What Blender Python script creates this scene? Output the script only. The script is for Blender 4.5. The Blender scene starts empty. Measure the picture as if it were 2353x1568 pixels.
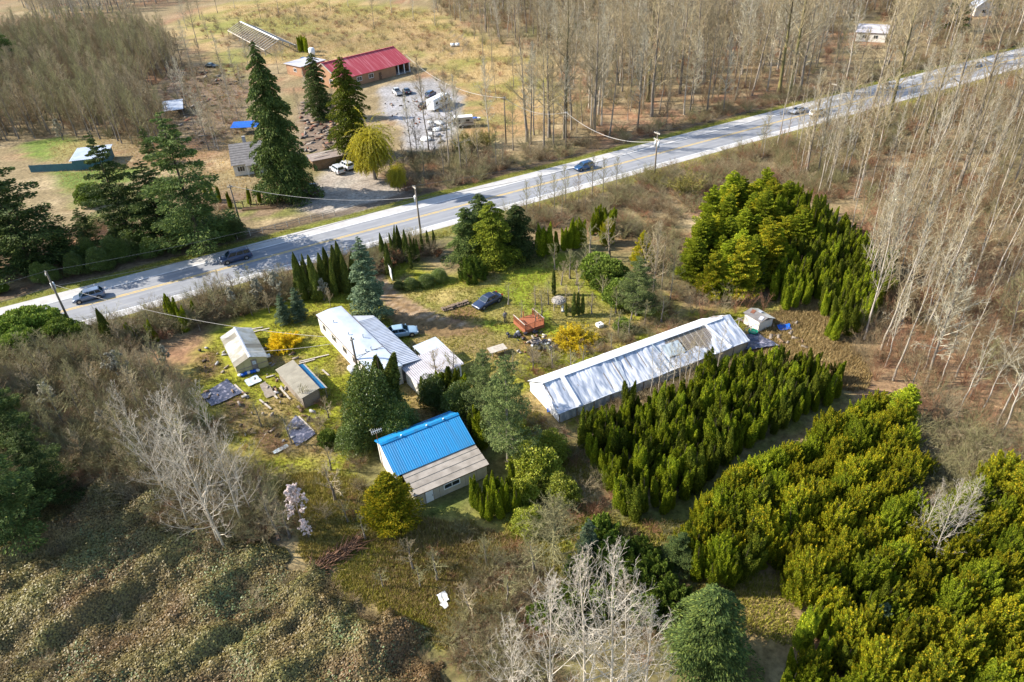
import bpy, math, random
import numpy as np
from mathutils import Vector, Matrix
random.seed(7)
scene = bpy.context.scene
R = math.radians

# ------------------------------------------------------------------ camera, sky, sun, exposure
CAM_H, PITCH, ROLL, LENS = 50.0, 34.0, 2.8, 24.0
_th, _ro = R(PITCH), R(ROLL)
FW = np.array([0, math.cos(_th), -math.sin(_th)])
_r0 = np.array([1.0, 0, 0]); _d0 = np.array([0, -math.sin(_th), -math.cos(_th)])
RT = math.cos(_ro)*_r0 + math.sin(_ro)*_d0
DN = -math.sin(_ro)*_r0 + math.cos(_ro)*_d0
cam = bpy.data.cameras.new("camera"); cam.lens = LENS; cam.sensor_width = 36.0
cam.clip_start = 0.5; cam.clip_end = 6000
cam_o = bpy.data.objects.new("camera", cam); scene.collection.objects.link(cam_o)
cam_o.matrix_world = Matrix(((RT[0], -DN[0], -FW[0], 0), (RT[1], -DN[1], -FW[1], 0), (RT[2], -DN[2], -FW[2], CAM_H), (0, 0, 0, 1)))
scene.camera = cam_o

SUN_EL, SHADOW_AZ = 34.0, -6.0          # shadows fall towards +X, slightly towards the camera
world = bpy.data.worlds.new("World"); scene.world = world; world.use_nodes = True
nt = world.node_tree; bg = nt.nodes["Background"]
sky = nt.nodes.new("ShaderNodeTexSky"); sky.sky_type = 'NISHITA'; sky.sun_disc = False
sky.sun_elevation = R(SUN_EL)
_sx, _sy = -math.cos(R(SHADOW_AZ)), -math.sin(R(SHADOW_AZ))      # horizontal direction to the sun
sky.sun_rotation = math.atan2(_sx, _sy)
sky.air_density = 1.0; sky.dust_density = 0.6; sky.ozone_density = 1.2
nt.links.new(sky.outputs[0], bg.inputs[0]); bg.inputs[1].default_value = 0.14
sun = bpy.data.lights.new("sun", 'SUN'); sun.energy = 5.0; sun.angle = R(0.5); sun.color = (1.0, 0.93, 0.82)
sun_o = bpy.data.objects.new("sun", sun); scene.collection.objects.link(sun_o)
_to = Vector((_sx*math.cos(R(SUN_EL)), _sy*math.cos(R(SUN_EL)), math.sin(R(SUN_EL))))
sun_o.rotation_euler = _to.to_track_quat('Z', 'Y').to_euler(); sun_o.location = (-60, 20, 90)
vs = scene.view_settings
vs.view_transform = 'Standard'; vs.look = 'None'; vs.gamma = 1.0; vs.use_curve_mapping = False
vs.exposure = 1.12

# ------------------------------------------------------------------ helpers
def g(x, y, z=0.0):
    """Survey: the point of the plan (metres, at height z) seen at x, y on the 2353 x 1568 site photograph."""
    d = FW + RT*(x-1176.5)/1569.0 + DN*(y-784.0)/1569.0
    t = (CAM_H - z)/-d[2]
    return (d[0]*t, d[1]*t)
def gp(pts, z=0.0): return [g(x, y, z) for x, y in pts]
C = scene.collection
def link(o): C.objects.link(o); return o
def thing(name, label, cat, loc=(0, 0), rot=0.0, group=None, z=0.0):
    o = bpy.data.objects.new(name, None); link(o)
    o.empty_display_size = 0.3
    o.location = (loc[0], loc[1], z); o.rotation_euler = (0, 0, rot)
    o["label"] = label; o["category"] = cat
    if group: o["group"] = group
    return o
def obj(name, mesh, parent=None, loc=None):
    o = bpy.data.objects.new(name, mesh); link(o)
    if parent is not None: o.parent = parent
    if loc is not None: o.location = loc
    return o
def tag(o, label, cat, group=None):
    o["label"] = label; o["category"] = cat
    if group: o["group"] = group
    return o
def np_mesh(name, V, F, mats, tint=None, smooth=False, fm=None):
    """V: (n,3); F: list of (m,k) index arrays; tint: per-vertex float attribute 'tint'."""
    me = bpy.data.meshes.new(name)
    V = np.asarray(V, dtype=np.float32)
    me.vertices.add(len(V)); me.vertices.foreach_set("co", V.ravel())
    li, ls, off = [], [], 0
    for f in F:
        f = np.asarray(f, dtype=np.int32)
        if len(f) == 0: continue
        li.append(f.ravel()); ls.append(off + np.arange(len(f))*f.shape[1]); off += f.size
    li = np.concatenate(li); ls = np.concatenate(ls)
    me.loops.add(len(li)); me.loops.foreach_set("vertex_index", li)
    me.polygons.add(len(ls)); me.polygons.foreach_set("loop_start", ls.astype(np.int32))
    if fm is not None: me.polygons.foreach_set("material_index", np.asarray(fm, dtype=np.int32))
    if smooth: me.polygons.foreach_set("use_smooth", np.ones(len(ls), dtype=bool))
    if tint is not None:
        a = me.attributes.new("tint", 'FLOAT', 'POINT'); a.data.foreach_set("value", np.asarray(tint, dtype=np.float32))
    for m in (mats if isinstance(mats, (list, tuple)) else [mats]): me.materials.append(m)
    me.update(calc_edges=True)
    return me
class MB:
    """collects plain shapes into one mesh"""
    def __init__(s): s.v = []; s.f = []
    def add(s, vs, fs):
        n = len(s.v); s.v += [tuple(map(float, q)) for q in vs]; s.f += [tuple(i+n for i in f) for f in fs]; return s
    def box(s, c, d, rz=0.0, rx=0.0, ry=0.0):
        M = Matrix.Rotation(rz, 3, 'Z') @ Matrix.Rotation(ry, 3, 'Y') @ Matrix.Rotation(rx, 3, 'X')
        vs = [Vector(c) + M @ Vector((sx*d[0]/2, sy*d[1]/2, sz*d[2]/2)) for sz in (-1, 1) for sy in (-1, 1) for sx in (-1, 1)]
        return s.add(vs, [(0, 2, 3, 1), (4, 5, 7, 6), (0, 1, 5, 4), (2, 6, 7, 3), (0, 4, 6, 2), (1, 3, 7, 5)])
    def slab(s, quad, t, up=None):
        """4 (or more) points as the upper face, thickened downwards by t"""
        q = [Vector(p) for p in quad]; n = (q[1]-q[0]).cross(q[2]-q[0]).normalized()
        if n.z < 0 and up is None: n = -n
        if up is not None: n = Vector(up)
        k = len(q); b = [p - n*t for p in q]
        return s.add(q + b, [tuple(range(k)), tuple(range(2*k-1, k-1, -1))] + [(i, i+k, (i+1) % k + k, (i+1) % k) for i in range(k)])
    def tube(s, pts, rs, n=8, cap=True):
        pts = [Vector(p) for p in pts]
        if not isinstance(rs, (list, tuple)): rs = [rs]*len(pts)
        base = len(s.v); vs = []; fs = []
        for i, p in enumerate(pts):
            d = (pts[min(i+1, len(pts)-1)] - pts[max(i-1, 0)]).normalized()
            a = d.orthogonal().normalized() if abs(d.z) < 0.9 else Vector((1, 0, 0)); a = (a - d*a.dot(d)).normalized(); b = d.cross(a)
            for k in range(n):
                t = 2*math.pi*k/n; vs.append(p + (a*math.cos(t) + b*math.sin(t))*rs[i])
        for i in range(len(pts)-1):
            for k in range(n): fs.append((i*n+k, i*n+(k+1) % n, (i+1)*n+(k+1) % n, (i+1)*n+k))
        if cap: fs.append(tuple(range(n-1, -1, -1))); fs.append(tuple((len(pts)-1)*n+k for k in range(n)))
        return s.add(vs, fs)
    def ball(s, c, r, nu=10, nv=6, sz=1.0, jit=0.0, rng=random):
        vs = []; fs = []
        for j in range(nv+1):
            ph = math.pi*j/nv
            for i in range(nu):
                th = 2*math.pi*i/nu; q = 1 + jit*(rng.random()-.5)
                vs.append((c[0]+r*q*math.sin(ph)*math.cos(th), c[1]+r*q*math.sin(ph)*math.sin(th), c[2]+r*q*sz*math.cos(ph)))
        for j in range(nv):
            for i in range(nu): fs.append((j*nu+i, (j+1)*nu+i, (j+1)*nu+(i+1) % nu, j*nu+(i+1) % nu))
        return s.add(vs, fs)
    def mesh(s, name, mat, smooth=False):
        me = bpy.data.meshes.new(name); me.from_pydata(s.v, [], s.f)
        for m in (mat if isinstance(mat, (list, tuple)) else [mat]): me.materials.append(m)
        if smooth: me.polygons.foreach_set("use_smooth", [True]*len(me.polygons))
        me.update(); return me
    def build(s, name, mat, parent=None, smooth=False): return obj(name, s.mesh(name, mat, smooth), parent)
def vnoise(x, y, cell, seed=0, octaves=3):
    """value noise in [0,1] on arrays"""
    out = np.zeros_like(x, dtype=np.float64); amp = 1.0; tot = 0.0
    for o in range(octaves):
        rs = np.random.RandomState(seed*31+o); tab = rs.rand(256, 256)
        fx = x/cell + 1000.3; fy = y/cell + 777.7
        ix = np.floor(fx).astype(int); iy = np.floor(fy).astype(int); tx = fx-ix; ty = fy-iy
        tx = tx*tx*(3-2*tx); ty = ty*ty*(3-2*ty)
        a = tab[ix % 256, iy % 256]; b = tab[(ix+1) % 256, iy % 256]; c = tab[ix % 256, (iy+1) % 256]; d = tab[(ix+1) % 256, (iy+1) % 256]
        out += amp*((a*(1-tx)+b*tx)*(1-ty) + (c*(1-tx)+d*tx)*ty); tot += amp; amp *= 0.55; cell *= 0.5
    return out/tot
def poly_sd(px, py, poly):
    """signed distance to a polygon, positive inside"""
    P = np.array(poly); n = len(P); d2 = np.full(px.shape, 1e18); ins = np.zeros(px.shape, bool)
    for i in range(n):
        ax, ay = P[i]; bx, by = P[(i+1) % n]
        ex, ey = bx-ax, by-ay; wx, wy = px-ax, py-ay
        t = np.clip((wx*ex+wy*ey)/(ex*ex+ey*ey+1e-12), 0, 1)
        d2 = np.minimum(d2, (wx-ex*t)**2 + (wy-ey*t)**2)
        c = ((ay <= py) & (by > py)) | ((by <= py) & (ay > py))
        with np.errstate(divide='ignore', invalid='ignore'):
            xi = ax + (py-ay)*(bx-ax)/(by-ay if by != ay else 1e-9)
        ins ^= c & (px < xi)
    return np.where(ins, 1, -1)*np.sqrt(d2)
def scatter(poly, n, seed, mind=0.0, avoid=()):
    rs = np.random.RandomState(seed); P = np.array(poly); lo, hi = P.min(0), P.max(0); out = np.zeros((0, 2)); k = 0
    while len(out) < n and k < 60:
        q = lo + rs.rand(max(n*3, 50), 2)*(hi-lo)
        q = q[poly_sd(q[:, 0], q[:, 1], poly) > 0]
        for a in avoid:
            if len(q): q = q[poly_sd(q[:, 0], q[:, 1], a) < 0]
        if mind > 0:
            for p in q:
                if len(out) >= n: break
                if len(out) == 0 or np.min(np.hypot(*(out-p).T)) > mind: out = np.vstack([out, p])
        else: out = np.vstack([out, q])
        k += 1
    return out[:n]

# ------------------------------------------------------------------ materials (all procedural)
def mat(name, col, col2=None, rough=0.8, scale=3.0, metal=0.0, spec=0.3, tint=0.0, bump=0.0, detail=5.0, stretch=None, contrast=(0.35, 0.65), tip=None, emis=None, trans=0.0):
    m = bpy.data.materials.new(name); m.use_nodes = True; n = m.node_tree; L = n.links
    b = n.nodes["Principled BSDF"]; b.inputs["Roughness"].default_value = rough; b.inputs["Metallic"].default_value = metal
    b.inputs["Specular IOR Level"].default_value = spec
    tc = n.nodes.new("ShaderNodeTexCoord"); mp = n.nodes.new("ShaderNodeMapping"); L.new(tc.outputs["Object"], mp.inputs[0])
    if stretch: mp.inputs["Scale"].default_value = stretch
    oi = n.nodes.new("ShaderNodeObjectInfo")
    no = n.nodes.new("ShaderNodeTexNoise"); no.inputs["Scale"].default_value = scale; no.inputs["Detail"].default_value = detail
    no.noise_dimensions = '4D'; L.new(mp.outputs[0], no.inputs["Vector"])
    wm = n.nodes.new("ShaderNodeMath"); wm.operation = 'MULTIPLY'; wm.inputs[1].default_value = 37.0
    L.new(oi.outputs["Random"], wm.inputs[0]); L.new(wm.outputs[0], no.inputs["W"])
    mr = n.nodes.new("ShaderNodeMapRange"); mr.inputs[1].default_value = contrast[0]; mr.inputs[2].default_value = contrast[1]
    L.new(no.outputs[0], mr.inputs[0])
    mx = n.nodes.new("ShaderNodeMix"); mx.data_type = 'RGBA'
    c2 = col2 if col2 else tuple(c*0.6 for c in col)
    mx.inputs[6].default_value = (*col, 1); mx.inputs[7].default_value = (*c2, 1); L.new(mr.outputs[0], mx.inputs[0])
    out = mx.outputs[2]
    if tint or tip:
        at = n.nodes.new("ShaderNodeAttribute"); at.attribute_name = "tint"
    if tip:      # tips of another colour: attribute above 1
        r2 = n.nodes.new("ShaderNodeMapRange"); r2.inputs[1].default_value = 1.0; r2.inputs[2].default_value = 2.0
        L.new(at.outputs["Fac"], r2.inputs[0])
        m2 = n.nodes.new("ShaderNodeMix"); m2.data_type = 'RGBA'; L.new(r2.outputs[0], m2.inputs[0]); L.new(out, m2.inputs[6]); m2.inputs[7].default_value = (*tip, 1); out = m2.outputs[2]
    if tint:     # each leaf, twig or object a little lighter or darker
        fr = n.nodes.new("ShaderNodeMath"); fr.operation = 'FRACT'; L.new(at.outputs["Fac"], fr.inputs[0])
        r3 = n.nodes.new("ShaderNodeMapRange"); r3.inputs[3].default_value = 1-tint; r3.inputs[4].default_value = 1+tint; L.new(fr.outputs[0], r3.inputs[0])
        r4 = n.nodes.new("ShaderNodeMapRange"); r4.inputs[3].default_value = 1-tint*0.8; r4.inputs[4].default_value = 1+tint*0.8; L.new(oi.outputs["Random"], r4.inputs[0])
        mm = n.nodes.new("ShaderNodeMath"); mm.operation = 'MULTIPLY'; L.new(r3.outputs[0], mm.inputs[0]); L.new(r4.outputs[0], mm.inputs[1])
        vm = n.nodes.new("ShaderNodeVectorMath"); vm.operation = 'SCALE'; L.new(out, vm.inputs[0]); L.new(mm.outputs[0], vm.inputs["Scale"]); out = vm.outputs[0]
    L.new(out, b.inputs["Base Color"])
    if bump:
        bp = n.nodes.new("ShaderNodeBump"); bp.inputs["Strength"].default_value = bump; bp.inputs["Distance"].default_value = 0.05
        L.new(no.outputs[0], bp.inputs["Height"]); L.new(bp.outputs[0], b.inputs["Normal"])
    if trans:
        tr = n.nodes.new("ShaderNodeBsdfTranslucent"); L.new(out, tr.inputs[0]); ms = n.nodes.new("ShaderNodeMixShader"); ms.inputs[0].default_value = trans
        L.new(b.outputs[0], ms.inputs[1]); L.new(tr.outputs[0], ms.inputs[2]); L.new(ms.outputs[0], n.nodes["Material Output"].inputs[0])
    return m
M = {}
def mk(k, *a, **kw): M[k] = mat(k, *a, **kw)
# bark, twigs
mk('bark_pale', (0.44, 0.385, 0.315), (0.26, 0.22, 0.17), scale=2.5, stretch=(1, 1, .25), tint=.15)
mk('bark_grey', (0.26, 0.22, 0.175), (0.12, 0.10, 0.08), scale=2.0, stretch=(1, 1, .25), tint=.15)
mk('bark_moss', (0.17, 0.15, 0.05), (0.10, 0.075, 0.05), scale=1.2, stretch=(1, 1, .3), tint=.15)
mk('bark_dark', (0.07, 0.05, 0.035), (0.04, 0.03, 0.02), scale=3, stretch=(1, 1, .3))
mk('twig_tan', (0.36, 0.295, 0.175), (0.25, 0.195, 0.11), scale=.6, tint=.3)
mk('twig_pale', (0.44, 0.40, 0.30), (0.32, 0.28, 0.19), scale=.6, tint=.2)
mk('twig_white', (0.50, 0.445, 0.36), (0.36, 0.305, 0.23), scale=.6, tint=.2)
mk('twig_brown', (0.265, 0.195, 0.10), (0.175, 0.12, 0.06), scale=.5, tint=.3)
mk('twig_red', (0.319, 0.165, 0.088), (0.242, 0.121, 0.066), scale=.5, tint=.3)
mk('twig_lichen', (0.276, 0.253, 0.115), (0.1955, 0.1725, 0.0805), scale=.6, tint=.25)
# foliage
mk('thuja', (0.25, 0.30, 0.016), (0.155, 0.21, 0.016), scale=.5, tint=.4, spec=.08, tip=(0.38, 0.36, 0.02), rough=.85, trans=.3)
mk('gold_cedar', (0.31, 0.32, 0.016), (0.19, 0.225, 0.016), scale=.35, tint=.4, spec=.08, tip=(0.52, 0.36, 0.018), rough=.85, trans=.3)
mk('cedar', (0.1313, 0.1625, 0.025), (0.0813, 0.1125, 0.0213), scale=.5, tint=.35, rough=.7, tip=(0.225, 0.225, 0.025), trans=.12)
mk('fir', (0.085, 0.12, 0.03), (0.055, 0.088, 0.026), scale=.4, tint=.4, rough=.75, spec=.15, tip=(0.15, 0.18, 0.04), trans=.2)
mk('dark_cedar', (0.078, 0.108, 0.024), (0.046, 0.074, 0.02), scale=.35, tint=.4, rough=.75, spec=.15, tip=(0.13, 0.155, 0.03), trans=.15)
mk('pine', (0.135, 0.17, 0.05), (0.09, 0.125, 0.038), scale=.5, tint=.35, rough=.75, spec=.15, tip=(0.20, 0.22, 0.07), trans=.15)
mk('spruce_blue', (0.125, 0.17, 0.085), (0.08, 0.12, 0.055), scale=.7, tint=.3, rough=.75, spec=.15, tip=(0.19, 0.24, 0.14), trans=.1)
mk('laurel', (0.117, 0.1625, 0.026), (0.078, 0.117, 0.0221), scale=.7, tint=.4, rough=.45, spec=.45, tip=(0.169, 0.182, 0.026), trans=.12)
mk('lime_shrub', (0.2645, 0.2875, 0.023), (0.1725, 0.207, 0.0207), scale=.7, tint=.3, rough=.55, tip=(0.3105, 0.2875, 0.0345), trans=.2)
mk('juniper', (0.16, 0.22, 0.028), (0.11, 0.165, 0.024), scale=.7, tint=.35, rough=.7, spec=.15, tip=(0.24, 0.28, 0.04), trans=.2)
mk('forsythia', (0.72, 0.55, 0.010), (0.60, 0.42, 0.008), scale=.8, tint=.25, trans=.3)
mk('willow', (0.52, 0.44, 0.025), (0.34, 0.30, 0.02), scale=.5, tint=.35, trans=.3)
mk('catkin', (0.288, 0.24, 0.048), (0.204, 0.18, 0.042), scale=.5, tint=.3, trans=.15)
mk('blossom', (0.90, 0.80, 0.74), (0.82, 0.70, 0.66), scale=1, tint=.12, trans=.3)
mk('blossom_cream', (0.46, 0.43, 0.33), (0.33, 0.30, 0.21), scale=1, tint=.25, trans=.2)
mk('leaf_rust', (0.27, 0.12, 0.05), (0.18, 0.08, 0.035), scale=1, tint=.3, trans=.15)
mk('bramble', (0.31, 0.275, 0.085), (0.25, 0.155, 0.065), scale=.22, tint=.36, rough=.5, spec=.35, tip=(0.21, 0.29, 0.12), trans=.25)
mk('bramble_cane', (0.12, 0.095, 0.045), (0.08, 0.06, 0.03), scale=.8)
mk('olive_cedar', (0.14, 0.165, 0.014), (0.085, 0.115, 0.013), scale=.4, tint=.4, rough=.8, spec=.1, tip=(0.22, 0.22, 0.018), trans=.2)
mk('grass', (0.25, 0.255, 0.020), (0.33, 0.26, 0.06), scale=.12, tint=.35, tip=(0.42, 0.32, 0.12), rough=.7, trans=.25)
mk('straw', (0.39, 0.27, 0.105), (0.28, 0.19, 0.075), scale=.12, tint=.3, tip=(0.46, 0.35, 0.16), trans=.15)
# built things
mk('white_metal', (0.50, 0.55, 0.62), (0.38, 0.43, 0.50), rough=.45, scale=.7, spec=.5)
mk('white_corr', (0.48, 0.51, 0.57), (0.37, 0.39, 0.43), rough=.5, scale=.8, spec=.5)
mk('pink_corr', (0.46, 0.44, 0.46), (0.36, 0.34, 0.35), rough=.5, scale=.9)
mk('white_wall', (0.70, 0.67, 0.60), (0.57, 0.54, 0.47), rough=.7, scale=1.2)
mk('cream_wall', (0.46, 0.41, 0.33), (0.36, 0.32, 0.25), rough=.8, scale=1.3)
mk('white_paint', (0.78, 0.78, 0.76), (0.66, 0.66, 0.63), rough=.5, scale=2)
mk('brown_trim', (0.16, 0.09, 0.05), (0.10, 0.06, 0.035), scale=3)
mk('blue_roof', (0.008, 0.215, 0.47), (0.03, 0.16, 0.33), rough=.45, scale=1.3, spec=.4, stretch=(2.2, .2, .2), contrast=(.42, .75))
mk('tan_sheet', (0.37, 0.325, 0.275), (0.24, 0.21, 0.175), rough=.7, scale=.9, contrast=(.4, .62))
mk('tan_corr', (0.37, 0.33, 0.25), (0.28, 0.25, 0.19), rough=.7, scale=1.0)
mk('poly_roof', (0.58, 0.57, 0.52), (0.46, 0.42, 0.32), rough=.5, scale=1.1, contrast=(.42, .6))
mk('poly_wall', (0.46, 0.40, 0.20), (0.34, 0.30, 0.14), rough=.5, scale=1.0)
mk('blue_tarp', (0.015, 0.17, 0.34), (0.01, 0.12, 0.26), rough=.5, scale=2)
mk('bright_blue', (0.012, 0.12, 0.50), (0.01, 0.08, 0.36), rough=.5, scale=2)
mk('teal_wall', (0.05, 0.13, 0.15), (0.04, 0.10, 0.12), rough=.7, scale=1)
mk('plastic', (0.32, 0.36, 0.43), (0.62, 0.63, 0.66), rough=.3, spec=.6, scale=1.3, stretch=(1.7, .45, .5), contrast=(.42, .58), bump=1.0)
mk('plastic_white', (0.80, 0.80, 0.80), (0.68, 0.70, 0.74), rough=.4, spec=.5, scale=1.2, stretch=(.4, 1, 1))
mk('ground_cloth', (0.05, 0.055, 0.085), (0.30, 0.28, 0.33), rough=.45, spec=.5, scale=3.2, contrast=(.5, .7), bump=.6)
mk('pale_tarp', (0.50, 0.57, 0.58), (0.36, 0.40, 0.42), rough=.4, scale=2.5)
mk('wood_grey', (0.30, 0.25, 0.20), (0.18, 0.15, 0.12), scale=3, stretch=(1, 4, 4))
mk('wood_brown', (0.24, 0.15, 0.085), (0.16, 0.10, 0.055), scale=3, stretch=(.4, 3, 3))
mk('wood_pale', (0.48, 0.43, 0.36), (0.35, 0.30, 0.24), scale=3)
mk('deck_red', (0.34, 0.12, 0.055), (0.24, 0.08, 0.04), scale=2.5, stretch=(.5, 3, 3))
mk('red_roof', (0.40, 0.05, 0.065), (0.55, 0.19, 0.20), rough=.55, scale=1.2, stretch=(2.2, .12, .12), contrast=(.5, .68))
mk('tan_stucco', (0.36, 0.20, 0.11), (0.29, 0.16, 0.09), scale=.8)
mk('shingle', (0.20, 0.185, 0.175), (0.13, 0.12, 0.115), scale=1.5, rough=.9)
mk('brown_sheet', (0.30, 0.24, 0.20), (0.22, 0.175, 0.15), scale=1)
mk('rust', (0.22, 0.09, 0.05), (0.15, 0.06, 0.035), scale=1.5)
mk('glass', (0.02, 0.028, 0.035), (0.015, 0.02, 0.026), rough=.08, spec=.8)
mk('car_glass', (0.012, 0.03, 0.04), (0.01, 0.022, 0.03), rough=.06, spec=.9)
mk('tyre', (0.025, 0.025, 0.027), (0.018, 0.018, 0.02), rough=.8)
mk('rim', (0.42, 0.43, 0.45), (0.3, 0.3, 0.32), metal=.7, rough=.35)
mk('lamp_clear', (0.75, 0.77, 0.8), (0.6, 0.62, 0.65), rough=.15, spec=.8)
mk('lamp_red', (0.35, 0.015, 0.012), (0.25, 0.01, 0.01), rough=.2, spec=.7)
mk('black_plastic', (0.025, 0.025, 0.03), (0.05, 0.05, 0.06), rough=.4, spec=.5, scale=4)
mk('dark_trim', (0.03, 0.03, 0.033), (0.02, 0.02, 0.022), rough=.6)
mk('galv', (0.50, 0.52, 0.53), (0.38, 0.40, 0.41), rough=.45, metal=.3)
mk('transformer', (0.48, 0.51, 0.53), (0.38, 0.41, 0.43), rough=.45)
mk('pole_wood', (0.21, 0.17, 0.125), (0.13, 0.105, 0.08), scale=4, stretch=(1, 1, .15))
mk('cable', (0.10, 0.10, 0.10), (0.07, 0.07, 0.07), rough=.5)
mk('cable_pale', (0.45, 0.42, 0.38), (0.35, 0.32, 0.29), rough=.5)
mk('green_plastic', (0.01, 0.26, 0.16), (0.008, 0.19, 0.12), rough=.4)
mk('stone', (0.34, 0.33, 0.33), (0.22, 0.215, 0.21), scale=2)
mk('cloth_dark', (0.03, 0.035, 0.04), (0.045, 0.05, 0.055), scale=8)
mk('cloth_grey', (0.20, 0.19, 0.17), (0.14, 0.13, 0.12), scale=8)
mk('skin', (0.45, 0.27, 0.19), (0.40, 0.24, 0.17), scale=8, rough=.6)
mk('hair', (0.03, 0.022, 0.016), (0.02, 0.015, 0.012), scale=8)
mk('log_bark', (0.20, 0.145, 0.10), (0.12, 0.085, 0.06), scale=4)
mk('log_end', (0.42, 0.30, 0.18), (0.32, 0.22, 0.13), scale=6)
# ------------------------------------------------------------------ ground
RO = np.array([0.0, 124.7]); RTAN = np.array([0.8725, 0.4886]); RNOR = np.array([-0.4886, 0.8725])
def road_pt(s, d): p = RO + RTAN*s + RNOR*d; return (float(p[0]), float(p[1]))
def road_sd(x, y): return (x-RO[0])*RNOR[0] + (y-RO[1])*RNOR[1], (x-RO[0])*RTAN[0] + (y-RO[1])*RTAN[1]
def axis(a, b, step, far, ratio):
    v = list(np.arange(a, b+1e-6, step)); s = step
    while v[-1] < far: s *= ratio; v.append(v[-1]+s)
    return v
xp = axis(0, 85, 0.85, 3500, 1.07); xs = np.array([-x for x in xp[:0:-1]] + xp)
yp = axis(22, 150, 0.85, 4500, 1.05); ym = axis(0, 10, 1.0, 900, 1.3); ys = np.array([22-y for y in ym[:0:-1]] + yp)
X, Y = np.meshgrid(xs, ys); gx, gy = X.ravel(), Y.ravel()
def col(*c): return np.array(c, dtype=np.float64)
n5 = vnoise(gx, gy, 9, 5, 3)
n1 = vnoise(gx, gy, 14, 1); n2 = vnoise(gx, gy, 5, 2); n3 = vnoise(gx, gy, 2.2, 3); n4 = vnoise(gx, gy, 30, 4)
def blend(c0, c1, t): return c0 + (c1-c0)*np.clip(t, 0, 1)[:, None]
cov = np.tile(col(.22, .165, .085), (len(gx), 1))
cov = blend(cov, col(.26, .145, .08), (n1-.5)*5)
cov = blend(cov, col(.33, .25, .14), (n2-.55)*5)
cov = blend(cov, col(.15, .135, .05), (.4-n4)*5)
def paint(poly, c, feather=1.5, amt=1.0, c2=None, px=True, k=None):
    global cov
    P = gp(poly) if px else poly
    sd = poly_sd(gx, gy, P) + (n3-.5)*feather*2.4
    a = np.clip(sd/feather*.5+.5, 0, 1)*amt
    cc = np.tile(c, (len(gx), 1))
    if c2 is not None: cc = blend(cc, c2, ((n2 if k is None else k)-.45)*6)
    cov = cov + (cc-cov)*a[:, None]
def stroke(pts, w, c, amt=.8):
    global cov
    P = gp(pts); d = np.full(gx.shape, 1e9)
    for (ax, ay), (bx, by) in zip(P[:-1], P[1:]):
        ex, ey = bx-ax, by-ay; t = np.clip(((gx-ax)*ex+(gy-ay)*ey)/(ex*ex+ey*ey), 0, 1)
        d = np.minimum(d, np.hypot(gx-ax-ex*t, gy-ay-ey*t))
    a = np.clip(1.2-d/w*(.7+.6*n3), 0, 1)*amt
    cov = cov + (c-cov)*a[:, None]
GREEN, LAWN, STRAW, SOIL, GRAVEL = col(.19, .235, .018), col(.225, .23, .02), col(.42, .30, .125), col(.115, .068, .042), col(.27, .258, .25)
# the property
paint([(430, 860), (480, 760), (600, 690), (720, 660), (850, 560), (905, 555), (1010, 640), (1200, 590), (1270, 570), (1400, 600), (1500, 660), (1560, 720), (1700, 690), (1860, 690), (1900, 780), (1800, 840), (1650, 850), (1300, 1000), (1250, 980), (1170, 900), (1090, 860), (1050, 950), (870, 1000), (800, 1100), (640, 1110), (420, 960)], LAWN, 2.0, c2=col(.26, .19, .075))
paint([(900, 660), (1000, 660), (1110, 655), (1200, 600), (1280, 590), (1350, 650), (1450, 720), (1300, 770), (1180, 800), (1080, 790), (950, 690)], GREEN, 1.2, .85, c2=col(.22, .19, .05))
paint([(930, 672), (1060, 655), (1075, 690), (1010, 705), (960, 700)], STRAW, .8, .75, c2=col(.24, .21, .06), k=n3)
paint([(1060, 760), (1190, 790), (1190, 830), (1100, 840)], col(.24, .165, .08), 1, .6)
paint([(835, 592), (857, 568), (868, 610), (900, 655), (950, 692), (1010, 725), (1110, 745), (1140, 765), (1030, 775), (950, 765), (900, 740), (872, 690), (845, 630)], col(.215, .135, .065), .4, 1, c2=col(.17, .11, .05))
stroke([(852, 575), (862, 640), (885, 690), (930, 715), (1000, 735)], .42, col(.36, .265, .175), .95)
stroke([(862, 570), (880, 640), (920, 685), (980, 715), (1060, 745)], .42, col(.36, .265, .175), .95)
paint([(1030, 700), (1090, 705), (1110, 735), (1040, 735)], col(.17, .085, .045), .7, .8)
paint([(860, 590), (905, 590), (890, 630), (868, 625)], GREEN, .5, .8)
# garden beds and thin grass round the sheds
paint([(455, 815), (500, 805), (512, 850), (478, 880), (450, 860)], SOIL, .6, .95, c2=col(.16, .085, .045), k=n3)
paint([(505, 905), (575, 905), (590, 945), (540, 962), (510, 940)], SOIL, .6, .95, c2=col(.17, .10, .06), k=n3)
paint([(580, 990), (640, 975), (672, 1030), (620, 1050), (585, 1030)], SOIL, .6, .95, c2=col(.16, .09, .05), k=n3)
paint([(620, 820), (700, 815), (700, 850), (640, 850)], col(.2, .12, .07), .7, .7)
paint([(0, 860), (250, 830), (430, 860), (440, 1000), (560, 1130), (400, 1150), (0, 1080)], col(.24, .195, .075), 3, .85, c2=col(.30, .19, .09))
paint([(1195, 760), (1290, 780), (1300, 800), (1200, 810)], col(.22, .10, .055), .7, .8)
paint([(1590, 900), (1650, 850), (1760, 815), (1760, 840), (1600, 930), (1500, 960), (1500, 930)], col(.30, .17, .09), .7, .9)
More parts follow.
